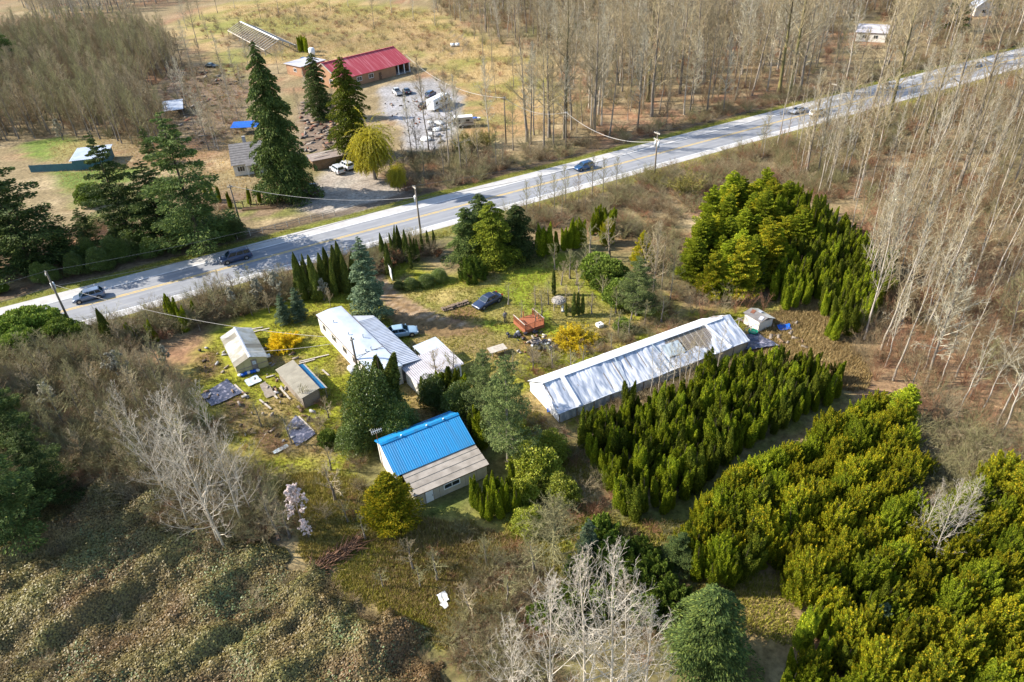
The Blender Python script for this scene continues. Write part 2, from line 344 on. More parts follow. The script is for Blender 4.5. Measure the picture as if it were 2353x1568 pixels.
# lower field
paint([(640, 1090), (830, 1080), (860, 1190), (960, 1190), (1090, 1180), (1150, 1240), (1130, 1400), (1010, 1490), (860, 1420), (800, 1330), (690, 1280), (640, 1200)], col(.21, .215, .025), 1.6, 1, c2=col(.33, .245, .09))
paint([(810, 1290), (900, 1270), (910, 1340), (850, 1370)], STRAW, 1, .7)
paint([(1130, 1000), (1330, 1040), (1420, 1200), (1400, 1380), (1250, 1400), (1160, 1250)], col(.20, .22, .03), 1.5, .8, c2=col(.28, .20, .07))
paint([(960, 1180), (1080, 1120), (1090, 1150), (980, 1200)], col(.10, .13, .025), .8, .8)  # workshop's shadow before its front wall, painted into the ground colour
paint([(1030, 1200), (1180, 1240), (1250, 1300), (1200, 1400), (1080, 1480), (1060, 1330)], col(.32, .205, .09), 1.5, .9, c2=col(.25, .22, .05))
paint([(1010, 1430), (1130, 1400), (1180, 1460), (1060, 1500)], col(.16, .085, .045), 1, .8)
paint([(0, 1080), (300, 1080), (430, 1180), (560, 1260), (760, 1330), (1000, 1500), (1060, 1700), (0, 1750), (-200, 1500)], col(.13, .10, .05), 1, .9)
# clearings among the cedars
paint([(1380, 1190), (1560, 1130), (1760, 1000), (1930, 890), (1960, 915), (1700, 1070), (1600, 1200), (1480, 1240)], col(.11, .12, .03), 1, .9)
paint([(1640, 1330), (1830, 1290), (1850, 1480), (1750, 1560), (1640, 1480)], col(.13, .13, .035), 1, .9, c2=col(.24, .17, .07))
# clearing by the hen house and the straw lane
paint([(1740, 735), (1870, 660), (1945, 760), (1905, 830), (1800, 840), (1700, 830)], col(.36, .27, .115), 1.2, .95, c2=col(.19, .175, .04))
paint([(1700, 730), (1760, 760), (1790, 800), (1720, 815)], col(.13, .09, .06), .8, .8)
# brown thicket on the right
paint([(2000, 640), (2353, 560), (2500, 900), (2400, 1100), (2100, 1020), (1980, 850)], col(.34, .215, .12), 4, .9, c2=col(.25, .15, .08))
# across the road
paint([(380, 70), (480, 15), (700, -20), (1000, 25), (1150, 105), (1275, 140), (1275, 270), (1150, 260), (1060, 210), (940, 125), (840, 150), (740, 140), (560, 150), (470, 115)], col(.37, .26, .115), 5, 1, c2=col(.23, .20, .055), k=n5)
paint([(620, 20), (900, 40), (1100, 110), (1000, 115), (800, 70), (640, 60)], col(.24, .155, .08), 7, .6, c2=col(.3, .22, .09), k=n1)
paint([(560, 60), (760, 75), (900, 90), (1050, 120), (940, 110), (760, 120), (600, 110)], col(.20, .13, .07), 6, .55)
paint([(420, 60), (560, 40), (700, 40), (760, 70), (620, 80), (480, 80)], col(.22, .215, .05), 4, .8)
paint([(1040, 200), (1150, 215), (1260, 250), (1240, 300), (1120, 320), (1050, 300)], col(.32, .20, .09), 3, .9, c2=col(.22, .19, .06))
stroke([(1060, 78), (1075, 100), (1058, 118), (1010, 132)], .8, col(.12, .10, .075), .8)
stroke([(1035, 72), (1053, 92), (1043, 108), (1000, 122)], .8, col(.13, .11, .08), .8)
paint([(870, 200), (1000, 180), (1065, 225), (1050, 300), (1010, 345), (935, 345), (930, 290), (880, 260)], GRAVEL, 1.2, .95, c2=col(.33, .32, .325))
paint([(690, 230), (790, 235), (790, 345), (690, 350)], col(.16, .115, .085), 1.5, .9, c2=col(.22, .16, .12), k=n3)
paint([(520, 90), (560, 60), (640, 95), (640, 125), (560, 130)], col(.13, .095, .085), 4, .8, c2=col(.2, .15, .1), k=n3)
paint([(690, 490), (880, 510), (1000, 480), (960, 440), (840, 395), (750, 390), (720, 430), (640, 470)], col(.33, .29, .24), 1.2, 1, c2=col(.28, .235, .19))
paint([(470, 440), (640, 440), (700, 490), (560, 510), (480, 480)], col(.19, .13, .08), 1.2, .9, c2=col(.15, .15, .04))
paint([(400, 150), (560, 150), (575, 300), (500, 340), (400, 290), (360, 230)], col(.20, .145, .10), 3, .9, c2=col(.13, .095, .07))
paint([(490, 120), (560, 110), (560, 180), (500, 170)], col(.19, .19, .045), 3, .8)
paint([(50, 330), (150, 312), (185, 325), (110, 370), (60, 360)], col(.12, .18, .025), 1.2, .9)
paint([(110, 340), (200, 318), (230, 330), (130, 375)], col(.24, .205, .07), 1.2, .9)
paint([(120, 395), (330, 385), (300, 420), (140, 440)], col(.11, .17, .025), 1.2, .9)
paint([(150, 440), (300, 420), (330, 480), (200, 520)], col(.17, .19, .05), 1.2, .9, c2=col(.26, .2, .11))
# verges and ditch
rd, rs_ = road_sd(gx, gy)
def band(d0, d1, c, amt, f=.6):
    global cov
    a = np.clip((rd-d0)/f+.5+(n3-.5)*1.5, 0, 1)*np.clip((d1-rd)/f+.5+(n2-.5)*2, 0, 1)*amt*(np.abs(rs_) < 420)
    cov = cov + (c-cov)*a[:, None]
band(6.3, 9.2, col(.145, .155, .025), .95); band(9.2, 12.5, col(.10, .07, .045), .8, 1.2)
band(-10.5, -6.3, col(.19, .18, .05), .9, 1.2)
cov = np.clip(cov, .02, .6)
gz = -0.10*vnoise(gx, gy, 3.5, 9)*np.clip((np.abs(rd)-7)/3, 0, 1)
NX, NY = len(xs), len(ys); ii = (np.arange(NY-1)[:, None]*NX + np.arange(NX-1)[None, :]).ravel()
def ground_mat():
    m = bpy.data.materials.new("ground"); m.use_nodes = True; n = m.node_tree; L = n.links; b = n.nodes["Principled BSDF"]
    b.inputs["Roughness"].default_value = .95; b.inputs["Specular IOR Level"].default_value = .15
    at = n.nodes.new("ShaderNodeAttribute"); at.attribute_name = "cover"
    tc = n.nodes.new("ShaderNodeTexCoord")
    def noise(sc, det):
        q = n.nodes.new("ShaderNodeTexNoise"); q.inputs["Scale"].default_value = sc; q.inputs["Detail"].default_value = det; q.inputs["Roughness"].default_value = .7; L.new(tc.outputs["Object"], q.inputs["Vector"]); return q
    a, c = noise(1.6, 8), noise(.35, 6)
    ra = n.nodes.new("ShaderNodeMapRange"); ra.inputs[1].default_value = .3; ra.inputs[2].default_value = .7; ra.inputs[3].default_value = .45; ra.inputs[4].default_value = 1.5; L.new(a.outputs[0], ra.inputs[0])
    rc = n.nodes.new("ShaderNodeMapRange"); rc.inputs[1].default_value = .3; rc.inputs[2].default_value = .7; rc.inputs[3].default_value = .72; rc.inputs[4].default_value = 1.25; L.new(c.outputs[0], rc.inputs[0])
    mm = n.nodes.new("ShaderNodeMath"); mm.operation = 'MULTIPLY'; L.new(ra.outputs[0], mm.inputs[0]); L.new(rc.outputs[0], mm.inputs[1])
    v = n.nodes.new("ShaderNodeVectorMath"); v.operation = 'SCALE'; L.new(at.outputs["Color"], v.inputs[0]); L.new(mm.outputs[0], v.inputs["Scale"])
    L.new(v.outputs[0], b.inputs["Base Color"])
    bp = n.nodes.new("ShaderNodeBump"); bp.inputs["Strength"].default_value = .7; bp.inputs["Distance"].default_value = .15; L.new(a.outputs[0], bp.inputs["Height"]); L.new(bp.outputs[0], b.inputs["Normal"])
    return m
gm = np_mesh("ground", np.stack([gx, gy, gz], 1), [np.stack([ii, ii+1, ii+NX+1, ii+NX], 1)], ground_mat(), smooth=True)
ca = gm.attributes.new("cover", 'FLOAT_COLOR', 'POINT'); ca.data.foreach_set("color", np.hstack([cov, np.ones((len(cov), 1))]).astype(np.float32).ravel())
obj("ground", gm)["kind"] = "structure"

# ------------------------------------------------------------------ road
def strip(name, d0, d1, z, m, s0=-420, s1=520, n=60):
    V = []; F = []
    for i in range(n+1):
        s = s0+(s1-s0)*i/n
        for d in (d0, d1): x, y = road_pt(s, d); V.append((x, y, z))
    for i in range(n): F.append((2*i, 2*i+2, 2*i+3, 2*i+1))
    me = bpy.data.meshes.new(name); me.from_pydata(V, [], F); me.materials.append(m); me.update()
    o = obj(name, me); o["kind"] = "structure"; return o
mk('asphalt', (0.255, 0.26, 0.275), (0.20, 0.205, 0.22), scale=.3, detail=12, rough=.85, contrast=(.3, .7))
mk('shoulder', (0.46, 0.445, 0.425), (0.37, 0.355, 0.34), scale=.8, detail=9, rough=.9, contrast=(.3, .7))
mk('line_white', (0.72, 0.72, 0.70), (0.50, 0.50, 0.49), scale=1.6, detail=8, contrast=(.42, .7))
mk('line_yellow', (0.62, 0.42, 0.10), (0.40, 0.33, 0.20), scale=1.2, detail=8, contrast=(.42, .7))
mk('track', (0.28, 0.285, 0.295), (0.235, 0.24, 0.25), scale=.5, detail=9, contrast=(.3, .7))
mk('asphalt_patch', (0.20, 0.205, 0.22), (0.25, 0.255, 0.265), scale=.6, detail=9, contrast=(.3, .7))
strip("road_shoulder", -6.8, 6.8, .012, M['shoulder'])
strip("road", -5.05, 4.12, .018, M['asphalt'])
for d in (-3.4, -1.4, 1.1, 3.0): strip("wheel_track", d-.33, d+.33, .022, M['track'])
for i, (s, d, l, w) in enumerate(((-40, 2.6, 9, 1.6), (12, -3.2, 14, 1.8), (48, 1.4, 7, 2.2), (95, -2.4, 16, 1.7), (-62, -2.2, 6, 2.0), (150, 2.4, 20, 1.8))):
    strip("road_patch", d-w/2, d+w/2, .0235+.0003*i, M['asphalt_patch'], s, s+l, 2)
for d in (-4.88, 3.97): strip("edge_line", d-.11, d+.11, .026, M['line_white'])
for d in (-.2, .2): strip("centre_line", d-.1, d+.1, .026, M['line_yellow'])
# ------------------------------------------------------------------ buildings
def corr(mb, x0, x1, p0, p1, amp=.02, pitch=.3, t=.03):
    """ribbed sheet: runs from (y,z)=p0 to p1 at every x; ribs across x"""
    n = max(2, int(round((x1-x0)/pitch))); vs = []; fs = []
    dy, dz = p1[0]-p0[0], p1[1]-p0[1]; l = math.hypot(dy, dz); ny, nz = -dz/l, dy/l
    if nz < 0: ny, nz = -ny, -nz
    prof = []
    for i in range(n):
        a = x0+(x1-x0)*i/n; w = (x1-x0)/n
        prof += [(a, 0), (a+w*.62, 0), (a+w*.72, amp), (a+w*.9, amp)]
    prof.append((x1, 0))
    for lay in (0, -t):
        for (px, o) in prof:
            for (y, z) in (p0, p1): vs.append((px, y+ny*(o+lay), z+nz*(o+lay)))
    k = len(prof)*2
    for i in range(len(prof)-1):
        a = 2*i; fs.append((a, a+1, a+3, a+2)); b = k+2*i; fs.append((b, b+2, b+3, b+1))
        fs.append((a, a+2, k+a+2, k+a)); fs.append((a+1, k+a+1, k+a+3, a+3))
    fs += [(0, k, k+1, 1), (k-2, k-1, 2*k-1, 2*k-2)]
    mb.add(vs, fs); return mb
def window(par, x, y, z, w, h, face='y-', frame='white_paint', panes=2):
    """framed window on a wall; face says which way it looks"""
    s = -1 if face[1] == '-' else 1
    def bx(mb, c, d):
        if face[0] == 'y': mb.box((x+c[0], y+s*c[1], z+c[2]), d)
        else: mb.box((x+s*c[1], y+c[0], z+c[2]), (d[1], d[0], d[2]))
        return mb
    f = MB()
    for dx in (-w/2, w/2): bx(f, (dx, .03, 0), (.09, .08, h+.09))
    for dz in (-h/2, h/2): bx(f, (0, .032, dz), (w-.09, .08, .09))
    for i in range(1, panes): bx(f, (-w/2+w*i/panes, .03, 0), (.05, .07, h-.09))
    wo = f.build("window", M[frame], par)
    for i in range(panes): bx(MB(), (-w/2+w*(i+.5)/panes, .012, 0), (w/panes-.06, .02, h-.08)).build("pane", M['glass'], wo)
    return wo
def walls(par, outline, z0, tops, m, name="wall"):
    """outline [(x,y)...] with a top height for each corner, walls 0.12 thick, one part per side"""
    n = len(outline)
    for i in range(n):
        (ax, ay), (bx, by) = outline[i], outline[(i+1) % n]; l = math.hypot(bx-ax, by-ay); ux, uy = (bx-ax)/l, (by-ay)/l
        nx, ny = -uy*.12, ux*.12
        ta, tb = tops[i], tops[(i+1) % n]
        e = .0 if i % 2 else .004
        q = [(ax+e*uy, ay-e*ux), (bx+e*uy, by-e*ux), (bx+nx, by+ny), (ax+nx, ay+ny)]
        vs = [(*q[0], z0), (*q[1], z0), (*q[2], z0), (*q[3], z0), (*q[0], ta), (*q[1], tb), (*q[2], tb), (*q[3], ta)]
        MB().add(vs, [(3, 2, 1, 0), (4, 5, 6, 7), (0, 1, 5, 4), (1, 2, 6, 5), (2, 3, 7, 6), (3, 0, 4, 7)]).build(name, m, par)
def gable_wall(par, x, y0, y1, yr, z0, ze0, ze1, zr, m, name="gable_wall", t=.12):
    pts = [(y0, z0), (y1, z0), (y1, ze1), (yr, zr), (y0, ze0)]
    vs = [(x-t/2, y, z) for y, z in pts] + [(x+t/2, y, z) for y, z in pts]
    MB().add(vs, [(4, 3, 2, 1, 0), (5, 6, 7, 8, 9)] + [(i, (i+1) % 5, (i+1) % 5+5, i+5) for i in range(5)]).build(name, m, par)
def rails(mb, pts, r=.04):
    for a, b in zip(pts[:-1], pts[1:]): mb.tube([a, b], r, 6)
    return mb

# --- workshop with the blue metal roof
t = thing("workshop", "low cream workshop with bright blue ribbed metal roof and tan lean-to", "workshop", (-9.89, 46.19), R(28.5))
MB().box((3.85, 0.06, .78), (7.6, .12, 1.56)).build("front_wall", M['cream_wall'], t)
MB().box((7.6, 4.2, .78), (.12, 8.0, 1.56)).build("side_wall", M['cream_wall'], t)
MB().box((3.4, 7.95, 1.3), (8.3, .12, 2.6)).build("back_wall", M['cream_wall'], t)
gable_wall(t, -.75, 2.7, 7.9, 6.2, 0, 2.3, 2.75, 3.72, M['white_wall'])
gable_wall(t, 7.52, 2.7, 7.9, 6.2, 1.4, 2.3, 2.75, 3.72, M['cream_wall'])
MB().box((0.06, 1.4, .8), (.12, 2.6, 1.6)).build("side_wall", M['cream_wall'], t)
corr(MB(), -1.0, 7.75, (2.5, 2.45), (6.2, 3.86), .014, .23).build("roof", M['blue_roof'], t)
corr(MB(), -1.0, 7.75, (8.15, 2.75), (6.2, 3.86), .014, .23).build("roof", M['blue_roof'], t)
rc = MB(); rc.slab([(-1.02, 5.95, 3.84), (7.77, 5.95, 3.84), (7.77, 6.2, 3.945), (-1.02, 6.2, 3.945)], .02); rc.slab([(-1.02, 6.2, 3.945), (7.77, 6.2, 3.945), (7.77, 6.42, 3.82), (-1.02, 6.42, 3.82)], .02)
rc.build("ridge_cap", M['blue_roof'], t)
for x in (1.3, 4.1, 6.0): MB().box((x, 6.1, 4.0), (.12, .12, .14)).build("roof_vent", M['white_paint'], t)
rg = MB(); rg.box((3.4, 8.2, 2.72), (8.7, .1, .12)); rg.build("gutter", M['blue_roof'], t)
y0, z0, y1, z1 = -.12, 1.62, 2.75, 2.42
for i in range(4):       # four courses of weathered sheet on the lean-to
    a, b = i/4, (i+1)/4+.012; lift = .0 if i % 2 == 0 else .0
    MB().slab([(-.3+.1*(i == 1), y0+(y1-y0)*a, z0+(z1-z0)*a+.03), (7.9-.05*i, y0+(y1-y0)*a, z0+(z1-z0)*a+.03), (7.9-.05*i, y0+(y1-y0)*b, z0+(z1-z0)*b-.012), (-.3, y0+(y1-y0)*b, z0+(z1-z0)*b-.012)], .022).build("roof_sheet", M['tan_sheet'], t)
MB().box((3.8, -.08, 1.56), (8.1, .04, .1)).build("fascia", M['brown_trim'], t)
d = MB().box((1.3, -.02, .76), (.78, .06, 1.5)).build("door", M['white_paint'], t); MB().box((1.6, -.07, .78), (.05, .05, .12)).build("door_handle", M['dark_trim'], d)
fr = MB(); fr.box((.88, -.015, .77), (.07, .05, 1.54)); fr.box((1.72, -.015, .77), (.07, .05, 1.54)); fr.build("door_frame", M['wood_grey'], t)
window(t, 3.75, 0, 1.08, 1.7, .62, 'y-', panes=2)
for x in (2.4, 5.2, 6.5): MB().box((x, -.006, .77), (.03, .02, 1.5)).build("wall_batten", M['wood_grey'], t)
a = thing("antenna", "thin television aerial on a rusty mast at the blue roof's gable", "antenna", g(880, 1072), R(20))
mst = MB(); mst.tube([(0, 0, 0), (0, 0, 4.9)], .035, 6); mst.build("mast", M['rust'], a)
bm = MB(); bm.tube([(-.5, 0, 4.85), (.6, 0, 4.95)], .04, 6); bm.build("boom", M['galv'], a)
for i in range(6): MB().tube([(-.45+.2*i, -.45+.03*i, 4.87), (-.45+.2*i, .45-.03*i, 4.87)], .018, 5).build("element", M['galv'], a)

# --- long plastic-covered greenhouse
t = thing("greenhouse", "long low greenhouse covered in wrinkled grey plastic sheeting", "greenhouse", (4.78, 57.49), R(26.3))
GL, GW, GE, GR, GY = 27.4, 6.6, 1.38, 3.15, 3.75
rs = np.random.RandomState(3)
def sheet(x0, x1, p0, p1, nx, ny, amp, seed, hole=None, lift=.04):
    u, v = np.meshgrid(np.linspace(0, 1, nx), np.linspace(0, 1, ny)); u, v = u.ravel(), v.ravel()
    x = x0+(x1-x0)*u; y = p0[0]+(p1[0]-p0[0])*v; z = p0[1]+(p1[1]-p0[1])*v
    w = (vnoise(x*2.2, y*.5, 1.0, seed, 3)-.5)*amp*2 + (vnoise(x+y*.8, y*.6, .8, seed+1, 2)-.5)*amp*.9
    sag = -.55*(vnoise(x, y*.7, 3.2, seed+4, 2)-.25)*np.sin(np.pi*np.clip(v, 0, 1))**.8*(amp > .05)
    z = z + lift + w + sag*.6
    ii = (np.arange(ny-1)[:, None]*nx+np.arange(nx-1)[None, :]).ravel(); F = np.stack([ii, ii+1, ii+nx+1, ii+nx], 1)
    if hole:
        cx = x[F].mean(1); cv = v[F].mean(1)
        e = (vnoise(cx, cv*4, 1.2, 77, 2)-.5)*1.2
        k = (cx > hole[0]+e) & (cx < hole[1]+e*1.6-(1-cv)*2.5) & (cv > hole[2]+e*.12)
        F = F[~k]
    return np.stack([x, y, z], 1), F
V, F = sheet(-.15, GL+.15, (-.12, GE), (GY, GR), 330, 44, .11, 5, hole=(17.2, 22.8, .40))
obj("roof_sheet", np_mesh("roof_sheet", V, [F], M['plastic'], smooth=False), t)["label"] = "wrinkled grey plastic with a torn gap that bares the laths"
V, F = sheet(-.25, GL-1.5, (GW+.2, GE+.05), (GY-.05, GR+.1), 160, 14, .02, 8)
obj("roof_sheet", np_mesh("roof_sheet", V, [F[:, ::-1]], M['plastic_white'], smooth=True), t)["label"] = "bright white sheet on the sunny slope"
MB().slab([(-.2, GY-.28, GR+.05), (GL-1.2, GY-.28, GR+.05), (GL-1.2, GY+.1, GR+.2), (-.2, GY+.1, GR+.2)], .03).build("ridge_cap", M['plastic_white'], t)
st = MB(); st.slab([(2.2, -.14, GE+.22), (2.75, -.14, GE+.22), (2.75, GY, GR+.19), (2.2, GY, GR+.19)], .02); st.build("roof_batten", M['plastic_white'], t)
st = MB(); st.slab([(24.3, -.14, GE+.22), (24.7, -.14, GE+.22), (23.4, GY, GR+.19), (23.0, GY, GR+.19)], .02); st.build("roof_batten", M['plastic_white'], t)
for x, dx in ((9.1, .5), (15.6, -.6)):
    q = MB(); q.slab([(x, .1, GE+.26), (x+.12, .1, GE+.26), (x+dx+.12, GY-.2, GR+.11), (x+dx, GY-.2, GR+.11)], .02); q.build("roof_batten", M['pale_tarp'], t)
for i in range(16):      # rafters
    x = .15+i*(GL-.3)/15
    q = MB(); q.slab([(x-.04, -.05, GE), (x+.04, -.05, GE), (x+.04, GY, GR-.02), (x-.04, GY, GR-.02)], .1); q.slab([(x-.04, GY, GR-.02), (x+.04, GY, GR-.02), (x+.04, GW+.05, GE), (x-.04, GW+.05, GE)], .1)
    q.build("rafter", M['wood_grey'], t)
for i in range(34):      # laths seen through the torn plastic
    x = 16.4+i*.215; q = MB(); q.slab([(x, 1.0, GE+.44), (x+.13, 1.0, GE+.44), (x+.13+rs.rand()*.05, GY-.15, GR-.07), (x, GY-.15, GR-.07)], .02); q.build("lath", M['wood_grey'] if i % 4 else M['wood_pale'], t)
V, F = sheet(16.0, 18.6, (1.3, GE+.62), (2.9, GR-.32), 26, 14, .14, 21, lift=.12); obj("loose_flap", np_mesh("loose_flap", V, [F], M['pale_tarp']), t)
nseg = 12
for i in range(nseg):    # sheeted side wall between posts
    xa, xb = GL*i/nseg, GL*(i+1)/nseg
    MB().box(((xa+xb)/2, .03+.012*(i % 2), .68), (xb-xa-.1, .05, 1.36)).build("wall_panel", M['cream_wall'] if i > 7 else M['plastic'], t)
    MB().box((xa+.02, .0, .7), (.1, .1, 1.4)).build("post", M['wood_grey'], t)
MB().box((GL-.02, .0, .7), (.1, .1, 1.4)).build("post", M['wood_grey'], t)
MB().box((GL/2, GW-.03, .68), (GL-.1, .05, 1.36)).build("wall", M['plastic_white'], t)
for x, m in ((.0, 'plastic_white'), (GL, 'plastic')):
    ny = 26; yy = np.linspace(0, GW, ny); top = np.where(yy < GY, GE+(GR-GE)*yy/GY, GR+(GE-GR)*(yy-GY)/(GW-GY))
    V = []; F = []
    for k in range(8):
        for y_, tz in zip(yy, top): V.append((x + (rs.rand()-.5)*.16*(0 < k), y_, tz*k/7+.02))
    for k in range(7):
        for i in range(ny-1): a = k*ny+i; F.append((a, a+1, a+ny+1, a+ny))
    obj("end_sheet", np_mesh("end_sheet", V, [np.array(F)], M[m]), t)
hem = MB(); hem.tube([(x_, -.16, GE+.02+.05*math.sin(x_*1.3)) for x_ in np.linspace(-.1, GL+.1, 40)], .07, 6); hem.build("rolled_hem", M['plastic'], t, True)

# --- mobile home with porch and additions
t = thing("mobile_home", "long white mobile home with pale membrane roof and brown eaves trim", "mobile home", (-25.92, 78.52), R(-56))
ML, MW = 17.4, 3.45
MB().box((ML/2, MW/2, 1.4), (ML, MW, 2.6)).build("body", M['white_wall'], t)
MB().box((ML/2, MW/2, .16), (ML-.1, MW-.1, .3)).build("skirting", M['wood_grey'], t)
u, v = np.meshgrid(np.linspace(-.15, ML+.15, 120), np.linspace(-.12, MW+.12, 24)); u, v = u.ravel(), v.ravel()
z = 2.76+.26*np.clip(1-np.abs(v-MW/2)/(MW/2+.12), 0, 1)**.7+(vnoise(u, v, 2.2, 12, 2)-.5)*.09
ii = (np.arange(23)[:, None]*120+np.arange(119)[None, :]).ravel()
Vr = np.stack([u, v, z], 1); nb = len(Vr); Vb = Vr.copy(); Vb[:, 2] -= .05
Fr = np.stack([ii, ii+1, ii+121, ii+120], 1)
obj("roof", np_mesh("roof", np.vstack([Vr, Vb]), [Fr, Fr[:, ::-1]+nb], M['white_metal'], smooth=True), t)
for y, nm in ((-.13, 0), (MW+.13, 1)): MB().box((ML/2, y, 2.70), (ML+.3, .05, .13)).build("eaves_trim", M['brown_trim'], t)
for x in (-.16, ML+.16): MB().box((x, MW/2, 2.7), (.05, MW+.2, .12)).build("eaves_trim", M['white_paint'], t)
MB().box((12.7, MW/2, 3.0), (.07, MW+.1, .05)).build("roof_seam", M['wood_grey'], t)
for x, y, h in ((3.5, .9, .3), (7.6, 1.2, .35), (9.3, 2.4, .45), (12.4, 1.3, .3), (12.4, 2.0, .4)):
    q = MB(); q.tube([(x, y, 2.95), (x, y, 2.95+h)], .07, 8); q.tube([(x, y, 2.95+h), (x, y, 3.03+h)], [.12, .08], 8); q.build("roof_vent", M['galv'], t)
for x, w in ((2.0, .7), (5.2, 1.2), (8.6, 1.0), (11.4, .7), (14.4, 1.2)): window(t, x, 0, 1.75, w, .75, 'y-', 'wood_grey', 2)
window(t, 0, 1.7, 1.8, 1.3, .8, 'x-', 'wood_grey', 2)
q = MB(); q.tube([(10.6, -.5, .35), (11.9, -.5, .35)], .42, 14); q.build("propane_tank", M['galv'], t, True)
MB().box((10.8, -.5, .08), (.15, .6, .16)).build("tank_stand", M['stone'], t); MB().box((11.6, -.5, .08), (.15, .6, .16)).build("tank_stand", M['stone'], t)
# porch roof: ribbed sheets side by side
pr = thing("porch", "open porch with white ribbed roof along the mobile home's far side", "porch", (-25.92, 78.52), R(-56))
xe = [(2.9, 4.6), (4.6, 6.4), (6.4, 8.2), (8.2, 10.0), (10.0, 11.8), (11.8, 13.6), (13.6, 15.4), (15.4, 17.25)]
for i, (a, b) in enumerate(xe):
    if i == 0:
        q = MB(); q.slab([(a, 3.62, 2.62), (b-.01, 3.62, 2.62), (b-.01, 6.2, 2.3), (b-.4, 6.2, 2.3)], .03)
    else: q = corr(MB(), a, b-.008, (6.22, 2.30+.006*(i % 2)), (3.62, 2.62+.006*(i % 2)), .06, .36)
    q.build("roof_sheet", M['white_corr'], pr)
for x in (5.0, 8.2, 11.4, 14.6, 17.0): MB().box((x, 6.0, 1.13), (.1, .1, 2.26)).build("post", M['white_paint'], pr)
MB().box((11.1, 6.0, 2.17), (12.3, .09, .12)).build("beam", M['white_paint'], pr)
MB().box((11.0, 4.9, .1), (12.0, 2.4, .12)).build("floor", M['wood_grey'], pr)
# carport-like additions at the end
cp = thing("carport", "small flat carport with smooth white roof beside the porch", "carport", (-25.92, 78.52), R(-56))
MB().slab([(13.95, 6.85, 2.2), (16.2, 6.85, 2.16), (16.2, 10.15, 2.2), (13.95, 10.15, 2.26)], .07).build("roof", M['white_metal'], cp)
for x, y in ((14.1, 7.0), (14.1, 10.0), (16.1, 10.0), (16.1, 7.0)): MB().box((x, y, 1.06), (.1, .1, 2.12)).build("post", M['white_paint'], cp)
sh = thing("lean_to_shed", "pale shed with pinkish white ribbed roof behind the mobile home", "shed", (-25.92, 78.52), R(-56))
for i in range(5):
    a = 3.55+i*1.31
    q = MB(); corr(q, a, a+1.3, (0, 0), (1, 1), .045, .26)  # profile placed below along the other axis
    q.v = [(16.35+(p[1])*4.45, p[0], 2.27-.28*p[1]+(p[2]-p[1])+.005*(i % 2)) for p in q.v]; q.f = [f[::-1] for f in q.f]
    q.build("roof_sheet", M['pink_corr'], sh)
walls(sh, [(17.6, 3.8), (20.5, 3.8), (20.5, 9.8), (17.6, 9.8)], 0, [2.12, 1.93, 1.93, 2.12], M['white_wall'])
MB().box((20.56, 6.2, .9), (.05, .85, 1.75)).build("door", M['wood_grey'], sh)

# --- glazed potting shed (A) and tan shed (B)
t = thing("potting_shed", "potting shed clad in yellowed corrugated panels with patched white roof", "shed", (-34.4, 69.33), R(30))
for i in range(7):
    a = -.15+i*1.17; b = a+1.165
    for s in (0, 1):
        q = MB(); corr(q, a, b, (0, 0), (1, 1), .03, .2)
        q.v = [((-.15 if s == 0 else 3.95)+(1.95 if s == 0 else -1.95)*p[1], p[0], 1.45+.75*p[1]+(p[2]-p[1])+.004*(i % 2)) for p in q.v]
        if s == 0: q.f = [f[::-1] for f in q.f]
        q.build("roof_sheet", M['poly_roof'] if (i*2+s) % 5 else M['tan_corr'], t)
MB().slab([(1.72, -.2, 2.23), (1.9, -.2, 2.3), (1.9, 8.05, 2.3), (1.72, 8.05, 2.23)], .02).build("ridge_cap", M['white_corr'], t)
MB().slab([(1.9, -.2, 2.3), (2.08, -.2, 2.23), (2.08, 8.05, 2.23), (1.9, 8.05, 2.3)], .02).build("ridge_cap", M['white_corr'], t)
for x in (0.0, 3.8):
    for i in range(6): MB().box((x, .65+i*1.3, .72), (.06, 1.27, 1.44)).build("wall_panel", M['poly_wall'], t)
def gab(y, parts):
    for (x0_, x1_) in parts:
        f = lambda x_: 1.44+.72*(1-abs(x_-1.9)/1.9)
        pts = [(x0_, 0), (x1_, 0), (x1_, f(x1_))] + ([(1.9, f(1.9))] if x0_ < 1.9 < x1_ else []) + [(x0_, f(x0_))]
        k = len(pts); vs = [(px, y-.03, pz) for px, pz in pts]+[(px, y+.03, pz) for px, pz in pts]
        MB().add(vs, [tuple(range(k)), tuple(range(2*k-1, k-1, -1))]+[(i, i+k, (i+1) % k+k, (i+1) % k) for i in range(k)]).build("wall_panel", M['poly_wall'], t)
gab(0, [(0, .95), (.97, 1.85), (2.57, 3.8)]); gab(7.85, [(0, 1.89), (1.91, 3.8)])
MB().box((1.9, -.05, .8), (3.9, .05, .07)).build("rail", M['wood_grey'], t); MB().box((2.2, 0, 1.85), (.74, .05, .4)).build("lintel_panel", M['poly_wall'], t)
d = MB().box((2.21, -.02, .8), (.68, .05, 1.6)).build("door", M['wood_grey'], t); MB().box((2.21, -.06, 1.15), (.42, .03, .5)).build("door_pane", M['pale_tarp'], d)
MB().box((4.2, 1.2, .7), (.5, .4, .3)).build("wall_box", M['white_paint'], t)
sb = g(634, 846.6, 1.75)
t = thing("storage_shed", "storage shed with weathered tan corrugated roof and a blue strip", "shed", (-28.95, 68.0), R(-53))
for i in range(7):
    a = -.05+i*1.08
    corr(MB(), a, a+1.075, (-.1, 1.62+.004*(i % 2)), (2.3, 1.98+.004*(i % 2)), .03, .22).build("roof_sheet", M['tan_corr'], t)
MB().slab([(1.0, 2.42, 1.72), (7.3, 2.42, 1.72), (7.3, 3.05, 1.52), (1.0, 3.05, 1.52)], .03).build("roof_strip", M['blue_tarp'], t)
